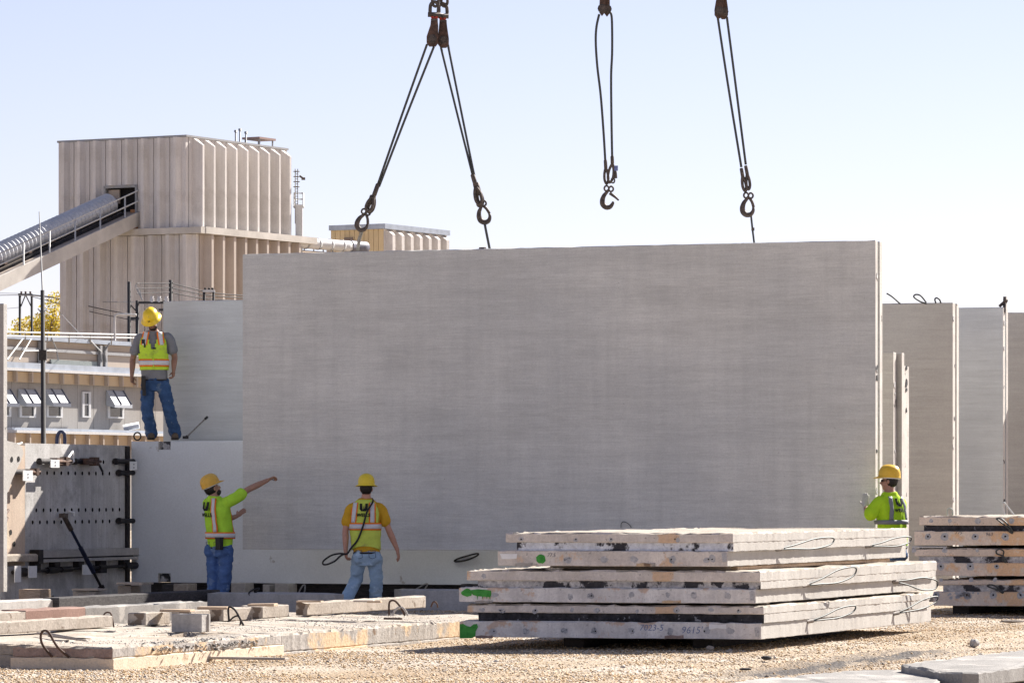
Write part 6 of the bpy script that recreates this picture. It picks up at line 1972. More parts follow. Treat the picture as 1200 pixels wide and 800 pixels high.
def hard_hat(parent, c, r, f, u, mat, brim='full', s=1.0, mark=False):
    """c = centre of the hat's rim plane"""
    bm = bm_new()
    prof = [(1.0, 0.0), (1.0, 0.018), (0.985, 0.045), (0.93, 0.078), (0.80, 0.108), (0.60, 0.128), (0.34, 0.139), (0.12, 0.142)]
    m = 32
    rings = []
    def rim(th):
        c_, s_ = math.cos(th), math.sin(th)
        return 0.112 * s * c_, 0.136 * s * s_
    for q, z in prof:
        rg = []
        for j in range(m):
            th = 2 * math.pi * j / m
            x, y = rim(th)
            dz = 0.0
            if abs(x * q) < 0.016 * s: dz = 0.007 * s * min(1, z / 0.05)
            if 0.030 * s < abs(x * q) < 0.046 * s: dz = 0.004 * s * min(1, z / 0.05)
            rg.append(bm.verts.new(c + r * (x * q) + f * (y * q) + u * (z * s + dz)))
        rings.append(rg)
    for a, b in zip(rings[:-1], rings[1:]):
        for j in range(m):
            bm.faces.new((a[j], a[(j + 1) % m], b[(j + 1) % m], b[j]))
    bm.faces.new(rings[-1])
    bw = []
    for j in range(m):
        th = 2 * math.pi * j / m
        x, y = rim(th)
        if brim == 'full':
            ex = 0.036 + 0.014 * max(0, math.sin(th))
        else:
            ex = 0.008 + 0.058 * max(0, math.sin(th)) ** 1.5
        L = math.hypot(x, y)
        bw.append(bm.verts.new(c + r * (x * (1 + ex * s / L)) + f * (y * (1 + ex * s / L)) - u * (0.008 + ex * 0.28) * s))
    for j in range(m):
        bm.faces.new((bw[j], bw[(j + 1) % m], rings[0][(j + 1) % m], rings[0][j]))
    fixn(bm)
    o = obj('hard_hat', bm, mat, parent, True, local=True)
    sm = o.modifiers.new('thick', 'SOLIDIFY'); sm.thickness = 0.004; sm.offset = -1
    bm = bm_new()
    pts = []
    for j in range(24):
        th = 2 * math.pi * j / 24
        x, y = rim(th)
        pts.append(c + r * x * 0.90 + f * y * 0.90 - u * (0.014 * s))
    tube(bm, pts, 0.011 * s, 6, closed=True)
    obj('headband', bm, M['white_tag'] if brim != 'full' else M['black'], o, local=True)
    if mark:
        bm = bm_new()
        p0 = c + f * 0.139 * s * .985 + u * 0.030 * s
        for dx in (-0.012, 0.0, 0.012):
            box(bm, p0 + r * dx + f * 0.0, r * 0.0035, f * 0.004, u * (0.010 if dx else 0.007))
        obj('hat_mark', bm, M['black'], o, local=True)
    return o

SKIN = {}
def skin_mat(k, c):
    m, nt, bs = nmat('skin ' + k)
    tc = nt.nodes.new('ShaderNodeTexCoord').outputs['Object']
    n = _noise(nt, tc, 14, 4, 0.6)
    nt.links.new(_ramp(nt, n, [(0.3, tuple(x * .85 for x in c)), (0.7, tuple(min(1, x * 1.12) for x in c))]), bs.inputs['Base Color'])
    bs.inputs['Roughness'].default_value = 0.55
    bs.inputs['Subsurface Weight'].default_value = 0.08
    bs.inputs['Subsurface Radius'].default_value = (0.02, 0.008, 0.004)
    return m
def cloth(name, c, var=0.12, rough=0.85, scale=7, bump=0.35, worn=None, emit=0):
    return concrete(name, tuple(x * (1 - var) for x in c), tuple(min(1, x * (1 + var)) for x in c), scale=scale, rough=rough, bump=bump, fine=90, grain=0.06, patch=worn, patch_at=0.60, patch_scale=5.0, spec=0.15)
M['orange'] = cloth('orange tape', (0.95, 0.24, 0.03), 0.06)
M['silver'] = cloth('silver reflective tape', (0.66, 0.66, 0.68), 0.06, 0.4)
M['silver_dark'] = cloth('grey reflective tape', (0.23, 0.235, 0.25), 0.08, 0.4)
M['hair'] = plain('dark hair', (0.015, 0.011, 0.01), rough=0.6, var=0.3, scale=60)
M['boot'] = plain('dusty work boot', (0.10, 0.075, 0.055), rough=0.8, var=0.3)
M['sole'] = plain('boot sole', (0.03, 0.028, 0.026), rough=0.9)
M['eye_white'] = plain('eye', (0.75, 0.73, 0.70), rough=0.2)
M['logo'] = plain('black vest print', (0.015, 0.017, 0.014), rough=0.8)

def text_mesh(s, size):
    cu = bpy.data.curves.new('t', 'FONT'); cu.body = s; cu.size = size; cu.resolution_u = 2; cu.align_x = 'CENTER'; cu.offset = size * 0.03
    to = bpy.data.objects.new('t', cu); COL.objects.link(to)
    dg = bpy.context.evaluated_depsgraph_get()
    me = bpy.data.meshes.new_from_object(to.evaluated_get(dg))
    bpy.data.objects.remove(to); bpy.data.curves.remove(cu)
    return me

def back_print(parent, T, xc, zc, side, off, sz, mirror):
    """block U emblem above the word, printed on the cloth surface"""
    k = -1 if mirror else 1
    def mp(x, y): return T.xz(xc + k * x, zc + y, side, off)
    bm = bm_new()
    w_, h_ = 0.055 * sz, 0.052 * sz
    polys = [[(-1, 1), (-1, -.45), (-.55, -1), (-.28, -1), (-.28, -.35), (-.38, .2), (-.38, 1)],
             [(1, 1), (1, -.45), (.55, -1), (.28, -1), (.28, -.35), (.38, .2), (.38, 1)],
             [(-.26, -1), (.26, -1), (.26, -.45), (.12, .0), (-.02, .35), (-.02, -.4), (-.26, -.5)]]
    for P in polys:
        vs = [bm.verts.new(mp(x * w_, y * h_)) for x, y in P]
        bm.faces.new(vs)
    o = obj('emblem_print', bm, M['logo'], parent, local=True)
    o.modifiers.new('thick', 'SOLIDIFY').thickness = 0.003
    me = text_mesh('WELLS', 0.062 * sz)
    for v in me.vertices:
        v.co = mp(v.co.x, v.co.y - 0.123 * sz)
    me.materials.clear(); me.materials.append(M['logo']); me.name = 'word_print'
    o = obj('word_print', me, None, parent)
    o.modifiers.new('thick', 'SOLIDIFY').thickness = 0.003

def person(label, base, D, psi, J, skin, shirt_m, jeans_m, hat_m, brim, head_f, head_up, torso_keys, sleeves, hands, vest=None, sleeve_r=0.075, leg_r=(0.092, 0.078, 0.072), hat_mark=False, beard=False, hat_s=1.0, glasses=False, skin_m=None, hem=None, glove=None):
    """J: joints as photo columns/rows + depth offset, read at depth D"""
    base = Vector(base)
    def L(q):
        return W(q[0], q[1], D + (q[2] if len(q) > 2 else 0.0)) - base
    J = {k: (L(v) if not isinstance(v, Vector) else v) for k, v in J.items()}
    f = Vector((math.sin(psi), math.cos(psi), 0)); r = Vector((f.y, -f.x, 0)); u = ZD
    p = root('person', base, label, 'person')
    # ---- torso
    keys = []
    for name, a, b in torso_keys:
        q = J[name]
        keys.append((q.z, q.x, q.y, a, b))
    T = Torso(keys, r, f)
    zmin, zmax = T.k[0][0], T.k[-1][0]
    hf = head_f.normalized(); hu = (head_up - hf * head_up.dot(hf)).normalized(); hr = hf.cross(hu)
    hc = J['head']
    # ---- body: one surface
    bm = bm_new()
    Tin = Torso([(k[0], k[1], k[2], k[3] * .84, k[4] * .84) for k in T.k], r, f)
    Tin.loft(bm, zmin + 0.01, zmax)
    nb = J['neck']
    limb(bm, [nb - ZD * 0.04, nb.lerp(hc, .45), hc - hu * 0.03], [0.068, 0.058, 0.055], 14)
    ell_m(bm, hc + hu * 0.03 - hf * 0.012, hr, hf, hu, 0.076, 0.095, 0.098)
    ell_m(bm, hc - hu * 0.045 + hf * 0.025, hr, hf, hu, 0.060, 0.066, 0.070)
    ell_m(bm, hc - hu * 0.085 + hf * 0.062, hr, hf, hu, 0.030, 0.028, 0.026, 2)      # chin
    limb(bm, [hc + hf * 0.086 + hu * 0.022, hc + hf * 0.104 - hu * 0.012, hc + hf * 0.110 - hu * 0.026], [0.010, 0.013, 0.016], 8)   # nose
    for s in (-1, 1):
        ell_m(bm, hc + hr * 0.078 * s - hf * 0.008 - hu * 0.005, hr, hf, hu, 0.010, 0.020, 0.032, 2)         # ears
        ell_m(bm, hc + hr * 0.034 * s + hf * 0.074 - hu * 0.025, hr, hf, hu, 0.022, 0.020, 0.020, 2)         # cheeks
    limb(bm, [hc + hf * 0.086 + hr * 0.024 - hu * 0.056, hc + hf * 0.093 - hu * 0.055, hc + hf * 0.086 - hr * 0.024 - hu * 0.056], [0.007, 0.009, 0.007], 8)   # mouth
    for s in ('l', 'r'):
        sh, el, wr_ = J[s + '_sh'], J[s + '_el'], J[s + '_wr']
        limb(bm, [sh, sh.lerp(el, .5), el, el.lerp(wr_, .35), wr_], [0.050, 0.050, 0.043, 0.044, 0.029], 14)
        d, pn, curl, sg = hands[s]
        hand(bm, wr_, Vector(d), Vector(pn), curl, sg)
        hp_, kn, an = J[s + '_hip'], J[s + '_kn'], J[s + '_an']
        limb(bm, [hp_, kn, an], [0.08, 0.055, 0.04], 12)
        limb(bm, [an, an + f * 0.10 - ZD * 0.05], [0.038, 0.03], 10)
    me = remesh(bm, 0.0085, 2)
    me.materials.append(skin_m); me.name = 'body'
    obj('body', me, None, p)
    # eyes
    for s in (-1, 1):
        bm = bm_new(); ell_m(bm, hc + hr * 0.031 * s + hf * 0.083 + hu * 0.008, hr, hf, hu, 0.013, 0.009, 0.008, 2)
        e = obj('eye', bm, M['eye_white'], p, True, local=True)
        bm = bm_new(); ell_m(bm, hc + hr * 0.031 * s + hf * 0.0905 + hu * 0.008, hr, hf, hu, 0.005, 0.003, 0.005, 2); obj('iris', bm, M['hair'], e, True, local=True)
    # hair: cap round the back and sides of the head
    bm = bm_new()
    ell_m(bm, hc + hu * 0.018 - hf * 0.026, hr, hf, hu, 0.084, 0.092, 0.100)
    me = remesh(bm, 0.009, 2, 0.006, 40)
    keep = bmesh.new(); keep.from_mesh(me); bpy.data.meshes.remove(me)
    dl = [v for v in keep.verts if (v.co - hc).dot(hf) > 0.02 - 0.3 * max(0, -(v.co - hc).dot(hu)) or (v.co - hc).dot(hu) < -0.070]
    bmesh.ops.delete(keep, geom=dl, context='VERTS')
    o = obj('hair', keep, M['hair'], p, True, local=True); o.modifiers.new('thick', 'SOLIDIFY').thickness = 0.006
    if beard:
        bm = bm_new()
        ell_m(bm, hc - hu * 0.070 + hf * 0.034, hr, hf, hu, 0.064, 0.066, 0.056)
        me = remesh(bm, 0.009, 1, 0.006, 40)
        keep = bmesh.new(); keep.from_mesh(me); bpy.data.meshes.remove(me)
        dl = [v for v in keep.verts if (v.co - hc).dot(hu) > -0.040 - 0.02 * ((v.co - hc).dot(hf) > 0.07)]
        bmesh.ops.delete(keep, geom=dl, context='VERTS')
        o = obj('beard', keep, M['hair'], p, True, local=True); o.modifiers.new('thick', 'SOLIDIFY').thickness = 0.006
    if glasses:
        bm = bm_new()
        for s in (-1, 1):
            ell_m(bm, hc + hr * 0.034 * s + hf * 0.088 + hu * 0.006, hr, hf, hu, 0.028, 0.012, 0.018, 2)
            tube(bm, [hc + hr * 0.062 * s + hf * 0.080 + hu * 0.010, hc + hr * 0.082 * s - hf * 0.005 + hu * 0.006], 0.004, 6)
        o = obj('sunglasses', bm, M['black'], p, True, local=True)
    hard_hat(p, hc + hu * 0.062, hr, hf, hu, hat_m, brim, hat_s, hat_mark)
    # ---- shirt
    bm = bm_new()
    z0 = hem if hem is not None else zmin + 0.05
    T.loft(bm, z0, zmax - 0.012)
    for s in ('l', 'r'):
        sh, el = J[s + '_sh'], J[s + '_el']
        fr_ = sleeves
        inward = (Vector((T.at(sh.z)[0], T.at(sh.z)[1], sh.z)) - sh)
        limb(bm, [sh + inward * 0.55, sh + inward * 0.10, sh.lerp(el, fr_ * .55), sh.lerp(el, fr_)], [0.06, sleeve_r * .97, sleeve_r * .96, sleeve_r * 1.04], 16)
    me = remesh(bm, 0.011, 3, 0.018, 9.5, (1, 1, 0.55), len(label))
    me.materials.append(shirt_m); me.name = 'shirt'
    obj('shirt', me, None, p)
    # ---- jeans
    bm = bm_new()
    pel = J['pelvis']
    Tp = Torso([(pel.z - 0.13, pel.x, pel.y, T.k[0][3] * .80, T.k[0][4] * .85), (pel.z, pel.x, pel.y, T.k[0][3] * .98, T.k[0][4] * 1.02), (z0 + 0.07, T.at(z0 + .05)[0], T.at(z0 + .05)[1], T.at(z0 + .05)[2] * .94, T.at(z0 + .05)[3] * .93)], r, f)
    Tp.loft(bm, pel.z - 0.13, z0 + 0.07)
    for s in ('l', 'r'):
        hp_, kn, an = J[s + '_hip'], J[s + '_kn'], J[s + '_an']
        limb(bm, [hp_, hp_.lerp(kn, .5), kn, kn.lerp(an, .55), an - (an - kn).normalized() * 0.0], [leg_r[0], leg_r[0] * .93, leg_r[1], leg_r[2], leg_r[2] * .98], 16)
        ell_m(bm, hp_ - f * 0.045 + ZD * 0.0, r, f, ZD, leg_r[0] * 0.95, leg_r[0] * 0.9, 0.10)
    me = remesh(bm, 0.011, 3, 0.024, 8.0, (1, 1, 1.7), len(label) + 2)
    me.materials.append(jeans_m); me.name = 'jeans'
    jo = obj('jeans', me, None, p)
    # seams and pockets on the seat
    for s in (-1, 1):
        def pk(a, b, s=s):
            return Tp.xz(s * (0.045 + 0.085 * a), pel.z - 0.035 + 0.11 * b, -1, 0.012) - f * (0.018 * math.sin(b * 2.2))
        bm = bm_new()
        tube(bm, [pk(0, 1), pk(0, 0.15), pk(.5, 0), pk(1, 0.15), pk(1, 1)], 0.0035, 5, closed=True)
        obj('pocket_seam', bm, M['navy'], jo, local=True)
    bm = bm_new()
    tube(bm, [T.ang(2 * math.pi * j / 32, z0 - 0.012, -0.006) for j in range(32)], 0.014, 6, closed=True)
    obj('belt', bm, M['black'], p, local=True)
    # ---- boots
    for s in ('l', 'r'):
        an = J[s + '_an']
        fd = f if not isinstance(J.get(s + '_toe'), Vector) else (J[s + '_toe'] - an).normalized()
        fd = Vector((fd.x, fd.y, 0)).normalized(); rd = Vector((fd.y, -fd.x, 0))
        fz = min(an.z - 0.07, 0.02) if an.z < 0.2 else an.z - 0.09
        bm = bm_new()
        limb(bm, [an + ZD * 0.06, an - ZD * 0.02], [0.052, 0.055], 12)
        ell_m(bm, Vector((an.x, an.y, fz + 0.055)) + fd * 0.06, rd, fd, ZD, 0.050, 0.145, 0.052)
        ell_m(bm, Vector((an.x, an.y, fz + 0.05)) + fd * 0.14, rd, fd, ZD, 0.052, 0.07, 0.05)
        me = remesh(bm, 0.011, 2); me.materials.append(M['boot']); me.name = 'boot'
        b = obj('boot', me, None, p)
        bm = bm_new()
        out = [(-.042, -.075), (.042, -.075), (.045, .05), (.055, .14), (.035, .205), (-.035, .205), (-.055, .14), (-.045, .05)]
        lo = [bm.verts.new(Vector((an.x, an.y, fz)) + rd * x + fd * y) for x, y in out]
        hi = [bm.verts.new(v.co + ZD * 0.03) for v in lo]
        for i in range(8): bm.faces.new((lo[i], lo[(i + 1) % 8], hi[(i + 1) % 8], hi[i]))
        bm.faces.new(lo[::-1]); bm.faces.new(hi)
        obj('sole', bm, M['sole'], b, local=True)
    if glove:
        for s in glove:
            d, pn, curl, sg = hands[s]
            bm = bm_new(); hand(bm, J[s + '_wr'], Vector(d), Vector(pn), curl, sg, 1.16)
            limb(bm, [J[s + '_wr'] - Vector(d).normalized() * 0.05, J[s + '_wr'] + Vector(d).normalized() * .02], [0.042, 0.04], 12)
            me = remesh(bm, 0.008, 1); me.materials.append(cloth('pale work glove', (0.55, 0.52, 0.48), .2)); me.name = 'glove'
            obj('glove', me, None, p)
    return p, T, J, r, f

def strip(parent, T, x0, x1, z0, z1, side, off, m, name='tape', n=3, nz=10, slant=0.0):
    return grid_obj(name, lambda a, b: T.xz(x0 + (x1 - x0) * a + slant * b, z0 + (z1 - z0) * b, side, off), n, nz, m, parent, 0.003)
def belt_strip(parent, T, z0, z1, off, m, name='tape', th0=0.0, th1=2 * math.pi, sag=0.0):
    full = abs(th1 - th0 - 2 * math.pi) < 1e-3
    return grid_obj(name, lambda a, b: T.ang(th0 + (th1 - th0) * a, z0 + (z1 - z0) * b, off), 40, 2, m, parent, 0.003, closed=full)

def std_keys(s=1.0, belly=0.0):
    return (('pelvis', .172 * s, .125 * s), ('waist', (.160 + belly) * s, (.118 + belly) * s), ('chest', .186 * s, .128 * s), ('upper', .196 * s, .122 * s), ('shoulder', .158 * s, .094 * s), ('neck', .078 * s, .070 * s))

# ---------------- worker pointing at the slab (left)
D = 57.7
B1 = W(253, 400, D); B1.z = 0.0
lime = cloth('lime shirt', (0.46, 0.80, 0.06), 0.10)
J = dict(pelvis=(258, 641), waist=(258, 627), chest=(255.5, 607), upper=(254, 595), shoulder=(253, 587), neck=(250.5, 580), head=(249, 572.5),
         r_sh=(268, 588, -.10), r_el=(291.5, 573, .0), r_wr=(313.5, 562.5, .10), l_sh=(243, 590, .14), l_el=(261, 610, .42), l_wr=(277.5, 604.5, .50),
         l_hip=(250, 645, .05), l_kn=(250.5, 675, .04), l_an=(250, 701.5, .05), r_hip=(265, 645, -.05), r_kn=(264, 675, -.06), r_an=(259.5, 702, -.04))
p1, T1, J1, r1, f1 = person('man in lime shirt and faded orange hard hat, right arm stretched toward the raised slab', B1, D, R(42), J, None, lime,
    cloth('blue jeans', (0.085, 0.155, 0.34), 0.25, worn=(0.17, 0.25, 0.42)), concrete('faded orange yellow hat', (0.74, 0.42, 0.05), (0.82, 0.50, 0.09), scale=9, rough=0.45, bump=0.1, fine=40, grain=0.08, patch=(0.55, 0.34, 0.10), patch_at=0.6, patch_scale=12.0, spec=0.4), 'cap',
    Vector((0.78, 0.50, 0.40)), Vector((-0.32, -0.05, 1)), std_keys(1.06, .02), 0.60,
    dict(r=((0.85, 0.25, 0.42), (0.3, -0.3, -0.9), 1.0, -1), l=((0.72, 0.30, 0.62), (0.55, 0.75, 0.1), 0.25, 1)), skin_m=skin_mat('tan', (0.42, 0.235, 0.16)), beard=True, leg_r=(0.105, 0.092, 0.085), sleeve_r=0.080, hem=zat(640.5, D))
zb = zat(627, D)
belt_strip(p1, T1, zb - .045, zb + .045, 0.016, M['orange']); belt_strip(p1, T1, zb - .028, zb + .028, 0.021, M['silver'])
for xs, sd in ((0.075, -1), (-0.085, 1), (0.085, 1)):
    strip(p1, T1, xs - .042, xs + .042, zb + .047, zat(583.5, D), sd, 0.015, M['orange'])
    strip(p1, T1, xs - .025, xs + .025, zb + .047, zat(583.5, D), sd, 0.020, M['silver'])
back_print(p1, T1, -0.055, zat(593, D), -1, 0.026, 1.15, False)
# pouch on the hip, pencil in hand
bm = bm_new(); c = T1.xz(0.150, zat(637, D), -1, 0.05); box(bm, c, r1 * .045, f1 * .03, ZD * .075); box(bm, c + ZD * .08, r1 * .05, f1 * .035, ZD * .012); obj('pouch', bm, M['black'], p1, local=True)
bm = bm_new(); a = W(316, 561, D + .14); tube(bm, [a, W(321.5, 562.3, D + .2)], 0.005, 6); single('pencil', bm, M['black'], 'small dark pencil in the raised hand of the pointing worker', 'pencil', base=a)

# ---------------- worker walking (middle)
D = 56.4
B2 = W(424, 400, D); B2.z = 0.0
vest_y = cloth('yellow green vest mesh', (0.62, 0.72, 0.12), 0.12, worn=(0.50, 0.50, 0.12))
mustard = cloth('mustard shirt', (0.66, 0.37, 0.03), 0.12)
J = dict(pelvis=(430, 651), waist=(428.5, 636), chest=(428, 614), upper=(428.5, 600), shoulder=(428.5, 590.5), neck=(429, 582.5), head=(429.3, 573),
         l_sh=(411, 595, .0), l_el=(405, 621, -.02), l_wr=(405, 645, -.06), r_sh=(446.5, 595, .0), r_el=(455, 619, .02), r_wr=(465.5, 643.5, .04),
         l_hip=(421, 653, 0), l_kn=(417.5, 678, .10), l_an=(404.5, 706, -.05), r_hip=(439, 653, 0), r_kn=(441, 680, .06), r_an=(440, 706, .16))
p2, T2, J2, r2, f2 = person('man walking away in yellow vest over mustard shirt and pale jeans, bright yellow hard hat', B2, D, R(4), J, None, mustard,
    cloth('pale jeans', (0.36, 0.49, 0.62), 0.18, worn=(0.50, 0.63, 0.74)), concrete('bright yellow hat', (0.82, 0.60, 0.03), (0.86, 0.66, 0.05), scale=9, rough=0.4, bump=0.05, fine=40, grain=0.05, patch=(0.66, 0.48, 0.08), patch_at=0.64, patch_scale=14.0, spec=0.4), 'full',
    Vector((0.06, 1, -0.04)), Vector((0, 0, 1)), std_keys(1.02, .01), 0.62,
    dict(l=((0.12, -.05, -1), (0.9, 0.4, 0.1), 0.9, -1), r=((0.20, 0.05, -1), (-0.8, 0.3, 0.0), 0.35, 1)), skin_m=skin_mat('ruddy', (0.52, 0.27, 0.19)), leg_r=(0.100, 0.085, 0.088), sleeve_r=0.078, hem=zat(646.5, D))
def vest_back(p, T, z0, z1, m, arm=0.86, zarm=1.20, vneck=None, dip=0.0, zref=0.0):
    def fn(a, b):
        th = 2 * math.pi * a
        zz = z0 + (z1 - z0) * b
        if dip and b < 0.12: zz -= dip * math.cos(2 * th) * (1 - b / .12) * .5
        return T.ang(th, zz, 0.012)
    def skip(a, b):
        th = 2 * math.pi * a
        z = z0 + (z1 - z0) * b
        e = abs(math.cos(th)) ** (2 / 2.35)
        if z > zarm and e > arm + 0.08 * (z1 - z) / (z1 - zarm): return True
        if vneck and math.sin(th) > 0:
            w_ = vneck(z)
            if w_ > 0 and abs(T.at(z)[2] * math.copysign(e, math.cos(th)) - 0.0) < w_: return True
        return False
    return grid_obj('vest', fn, 72, 44, m, p, 0.005, skip, closed=True)
zs0, zs1 = zat(642, D), T2.k[-1][0] - 0.03
vo = vest_back(p2, T2, zs0, zs1, vest_y, 0.80, zat(618, D), dip=0.05)
zb = zat(616.5, D)
belt_strip(vo, T2, zb - .050, zb + .050, 0.018, M['orange']); belt_strip(vo, T2, zb - .030, zb + .030, 0.023, M['silver'])
for xs in (-0.150, 0.108):
    for sd in (-1, 1):
        strip(vo, T2, xs - .045, xs + .045, zb + .052, zat(588.5, D), sd, 0.017, M['orange'], slant=0.02 if xs < 0 else -0.01)
        strip(vo, T2, xs - .027, xs + .027, zb + .052, zat(588.5, D), sd, 0.022, M['silver'], slant=0.02 if xs < 0 else -0.01)
back_print(vo, T2, -0.012, zat(594.2, D), -1, 0.026, 0.98, False)
# rope sling carried over the shoulder
def tb(px, py, off):
    x = (W(px, py, D) - B2 - Vector((T2.at(zat(py, D))[0], T2.at(zat(py, D))[1], 0))).dot(r2)
    return T2.xz(x, zat(py, D), -1, off) + B2
bm = bm_new()
pa = [W(436, 584, D + .08), tb(438, 588, .05), tb(431.5, 600, .04), tb(427, 616, .035), tb(420.5, 632, .035), tb(413, 641, .045), W(407, 648, D - .10), W(402.5, 648.8, D - .12)]
tube(bm, spline(pa, 6), 0.013, 8)
lp = [W(403, 648.6, D - .12), W(397, 648.3, D - .14), W(388, 650.5, D - .16), W(379.5, 656.5, D - .16), W(378.6, 660.5, D - .16), W(383, 661, D - .16), W(392, 657.2, D - .14), W(399, 651, D - .12), W(403.5, 648.9, D - .12)]
tube(bm, spline(lp, 6), 0.012, 8)
single('rope_sling', bm, M['black'], 'black rope sling over the back of the walking worker, looped beyond his left hand', 'rope sling', base=W(404, 648, D))

# ---------------- worker at the right end of the slab
D = 54.9
B3 = W(1043, 400, D); B3.z = 0.0
lime3 = cloth('lime yellow shirt', (0.46, 0.74, 0.03), 0.07)
J = dict(pelvis=(1047, 646), waist=(1045.5, 630), chest=(1044.5, 608), upper=(1044, 595), shoulder=(1043.5, 585), neck=(1042.5, 575), head=(1042, 564),
         l_sh=(1030, 588, -.10), l_el=(1018.5, 605, -.16), l_wr=(1014.5, 594, .12), r_sh=(1056, 590, .14), r_el=(1052, 612, .40), r_wr=(1030, 600, .50),
         l_hip=(1041, 650, -.06), l_kn=(1041, 680, -.04), l_an=(1041, 708, -.05), r_hip=(1053, 650, .06), r_kn=(1053, 680, .10), r_an=(1053, 708, .08))
p3, T3, J3, r3, f3 = person('man in lime shirt with grey bands, gloved hand at the right end of raised slab', B3, D, R(-36), J, None, lime3,
    cloth('mid blue jeans', (0.08, 0.15, 0.30), 0.18), concrete('amber hard hat', (0.76, 0.44, 0.03), (0.82, 0.52, 0.05), scale=9, rough=0.4, bump=0.05, fine=40, grain=0.06, patch=(0.62, 0.38, 0.07), patch_at=0.62, patch_scale=12.0, spec=0.4), 'cap',
    Vector((-0.93, 0.34, 0.05)), Vector((0.10, 0, 1)), std_keys(1.10, .03), 0.80,
    dict(l=((0.0, 0.15, 1), (0.3, 0.9, 0.0), 0.25, 1), r=((-.9, .2, .4), (0, 1, 0), 0.3, 1)), skin_m=skin_mat('fair', (0.40, 0.21, 0.145)), sleeve_r=0.088, glasses=True, glove='l', hat_s=1.06, leg_r=(0.10, .085, .08), hem=zat(640, D))
zb = zat(611.5, D)
belt_strip(p3, T3, zb - .027, zb + .027, 0.018, M['silver_dark'])
for xs, sd in ((-0.125, -1), (0.135, -1), (-.10, 1), (.10, 1)):
    strip(p3, T3, xs - .027, xs + .027, zb + .028, zat(581.5, D), sd, 0.016, M['silver_dark'], slant=0.03 if xs < 0 else -0.03)
back_print(p3, T3, 0.018, zat(585.5, D) - 0.03, -1, 0.026, 1.0, False)

# ---------------- worker standing on the low panel
D = 61.05
B4 = W(189, 400, D); B4.z = ZB1
vest4 = cloth('bright vest', (0.54, 0.76, 0.06), 0.10, worn=(0.46, 0.62, 0.08))
J = dict(pelvis=(181.5, 447), waist=(180.8, 434), chest=(180, 414), upper=(179.6, 401), shoulder=(179.6, 393.5), neck=(179.8, 386.5, -.02), head=(178.3, 376.5, -.10),
         r_sh=(162.5, 396.5, 0), r_el=(155.8, 420, .02), r_wr=(154.5, 440, -.06), l_sh=(198.5, 395.5, 0), l_el=(204.5, 418, .03), l_wr=(203.5, 433.5, -.05),
         r_hip=(173.5, 449, 0), r_kn=(172.5, 480, -.04), r_an=(177.5, 508.5, .02), l_hip=(190.5, 449, 0), l_kn=(198, 480, -.04), l_an=(205.5, 508.5, .04))
p4, T4, J4, r4, f4 = person('bearded man standing up on the low panel looking down, bright vest over grey shirt', B4, D, R(178), J, None,
    cloth('grey shirt', (0.21, 0.215, 0.235), 0.10), cloth('dark jeans', (0.04, 0.085, 0.19), 0.25, worn=(0.10, 0.15, 0.24)), concrete('clean yellow hat', (0.84, 0.56, 0.02), (0.88, 0.62, 0.03), scale=9, rough=0.35, bump=0.05, fine=40, grain=0.04, patch=(0.70, 0.48, 0.05), patch_at=0.65, patch_scale=14.0, spec=0.4), 'full',
    Vector((-0.10, -0.80, -0.60)), Vector((-0.20, -0.55, 0.8)), std_keys(1.04, .02), 0.62,
    dict(r=((0.05, -.1, -1), (0.6, -.4, 0), 0.75, -1), l=((-0.05, -.1, -1), (-0.6, -.4, 0), 0.9, 1)), skin_m=skin_mat('brown', (0.28, 0.15, 0.10)), beard=True, hat_mark=True, hat_s=1.0, leg_r=(0.105, 0.088, 0.088), sleeve_r=0.077, hem=zat(444.5, D) - ZB1)
zt = T4.k[-1][0]
zat4 = lambda y: zat(y, D) - ZB1
zv = zat4(409.5)
vo = vest_back(p4, T4, zat4(433.5), zt - 0.03, vest4, 0.82, zat4(414), vneck=lambda z: max(0.0, (z - zv) / (zt - zv) * 0.085 + 0.012) if z > zv else 0.0)
zb = zat4(425.3)
belt_strip(vo, T4, zb - .055, zb + .055, 0.018, M['orange']); belt_strip(vo, T4, zb - .032, zb + .032, 0.023, M['silver'])
for xs in (-0.128, 0.128):
    for sd in (-1, 1):
        z_lo = zat4(404.5)
        strip(vo, T4, xs - .048, xs + .048, z_lo, zat4(389.0), sd, 0.017, M['orange'], slant=0.03 if xs < 0 else -0.03)
        strip(vo, T4, xs - .027, xs + .027, z_lo, zat4(389.0), sd, 0.022, M['silver'], slant=0.03 if xs < 0 else -0.03)
strip(vo, T4, -.008, .008, zat4(433), zv, 1, 0.022, vest4, 'zip')
bm = bm_new(); c = T4.xz(0.135, zat4(400.5), 1, 0.035); box(bm, c, r4 * .022, f4 * .014, ZD * .03); box(bm, c - ZD * .055 - r4 * .02, r4 * .010, f4 * .010, ZD * .03); obj('radio_mic', bm, M['black'], vo, local=True)
bm = bm_new(); c = T4.xz(-0.02, zat4(408.5), 1, 0.022); box(bm, c, r4 * .022, f4 * .008, ZD * .010); obj('vest_clip', bm, M['black'], vo, local=True)
bm = bm_new(); c = T4.xz(0.155, zat4(449), 1, 0.05); box(bm, c, r4 * .03, f4 * .03, ZD * .10); box(bm, c - ZD * .13 - r4 * .01, r4 * .025, f4 * .02, ZD * .05); obj('tool_pouch', bm, M['black'], p4, local=True)

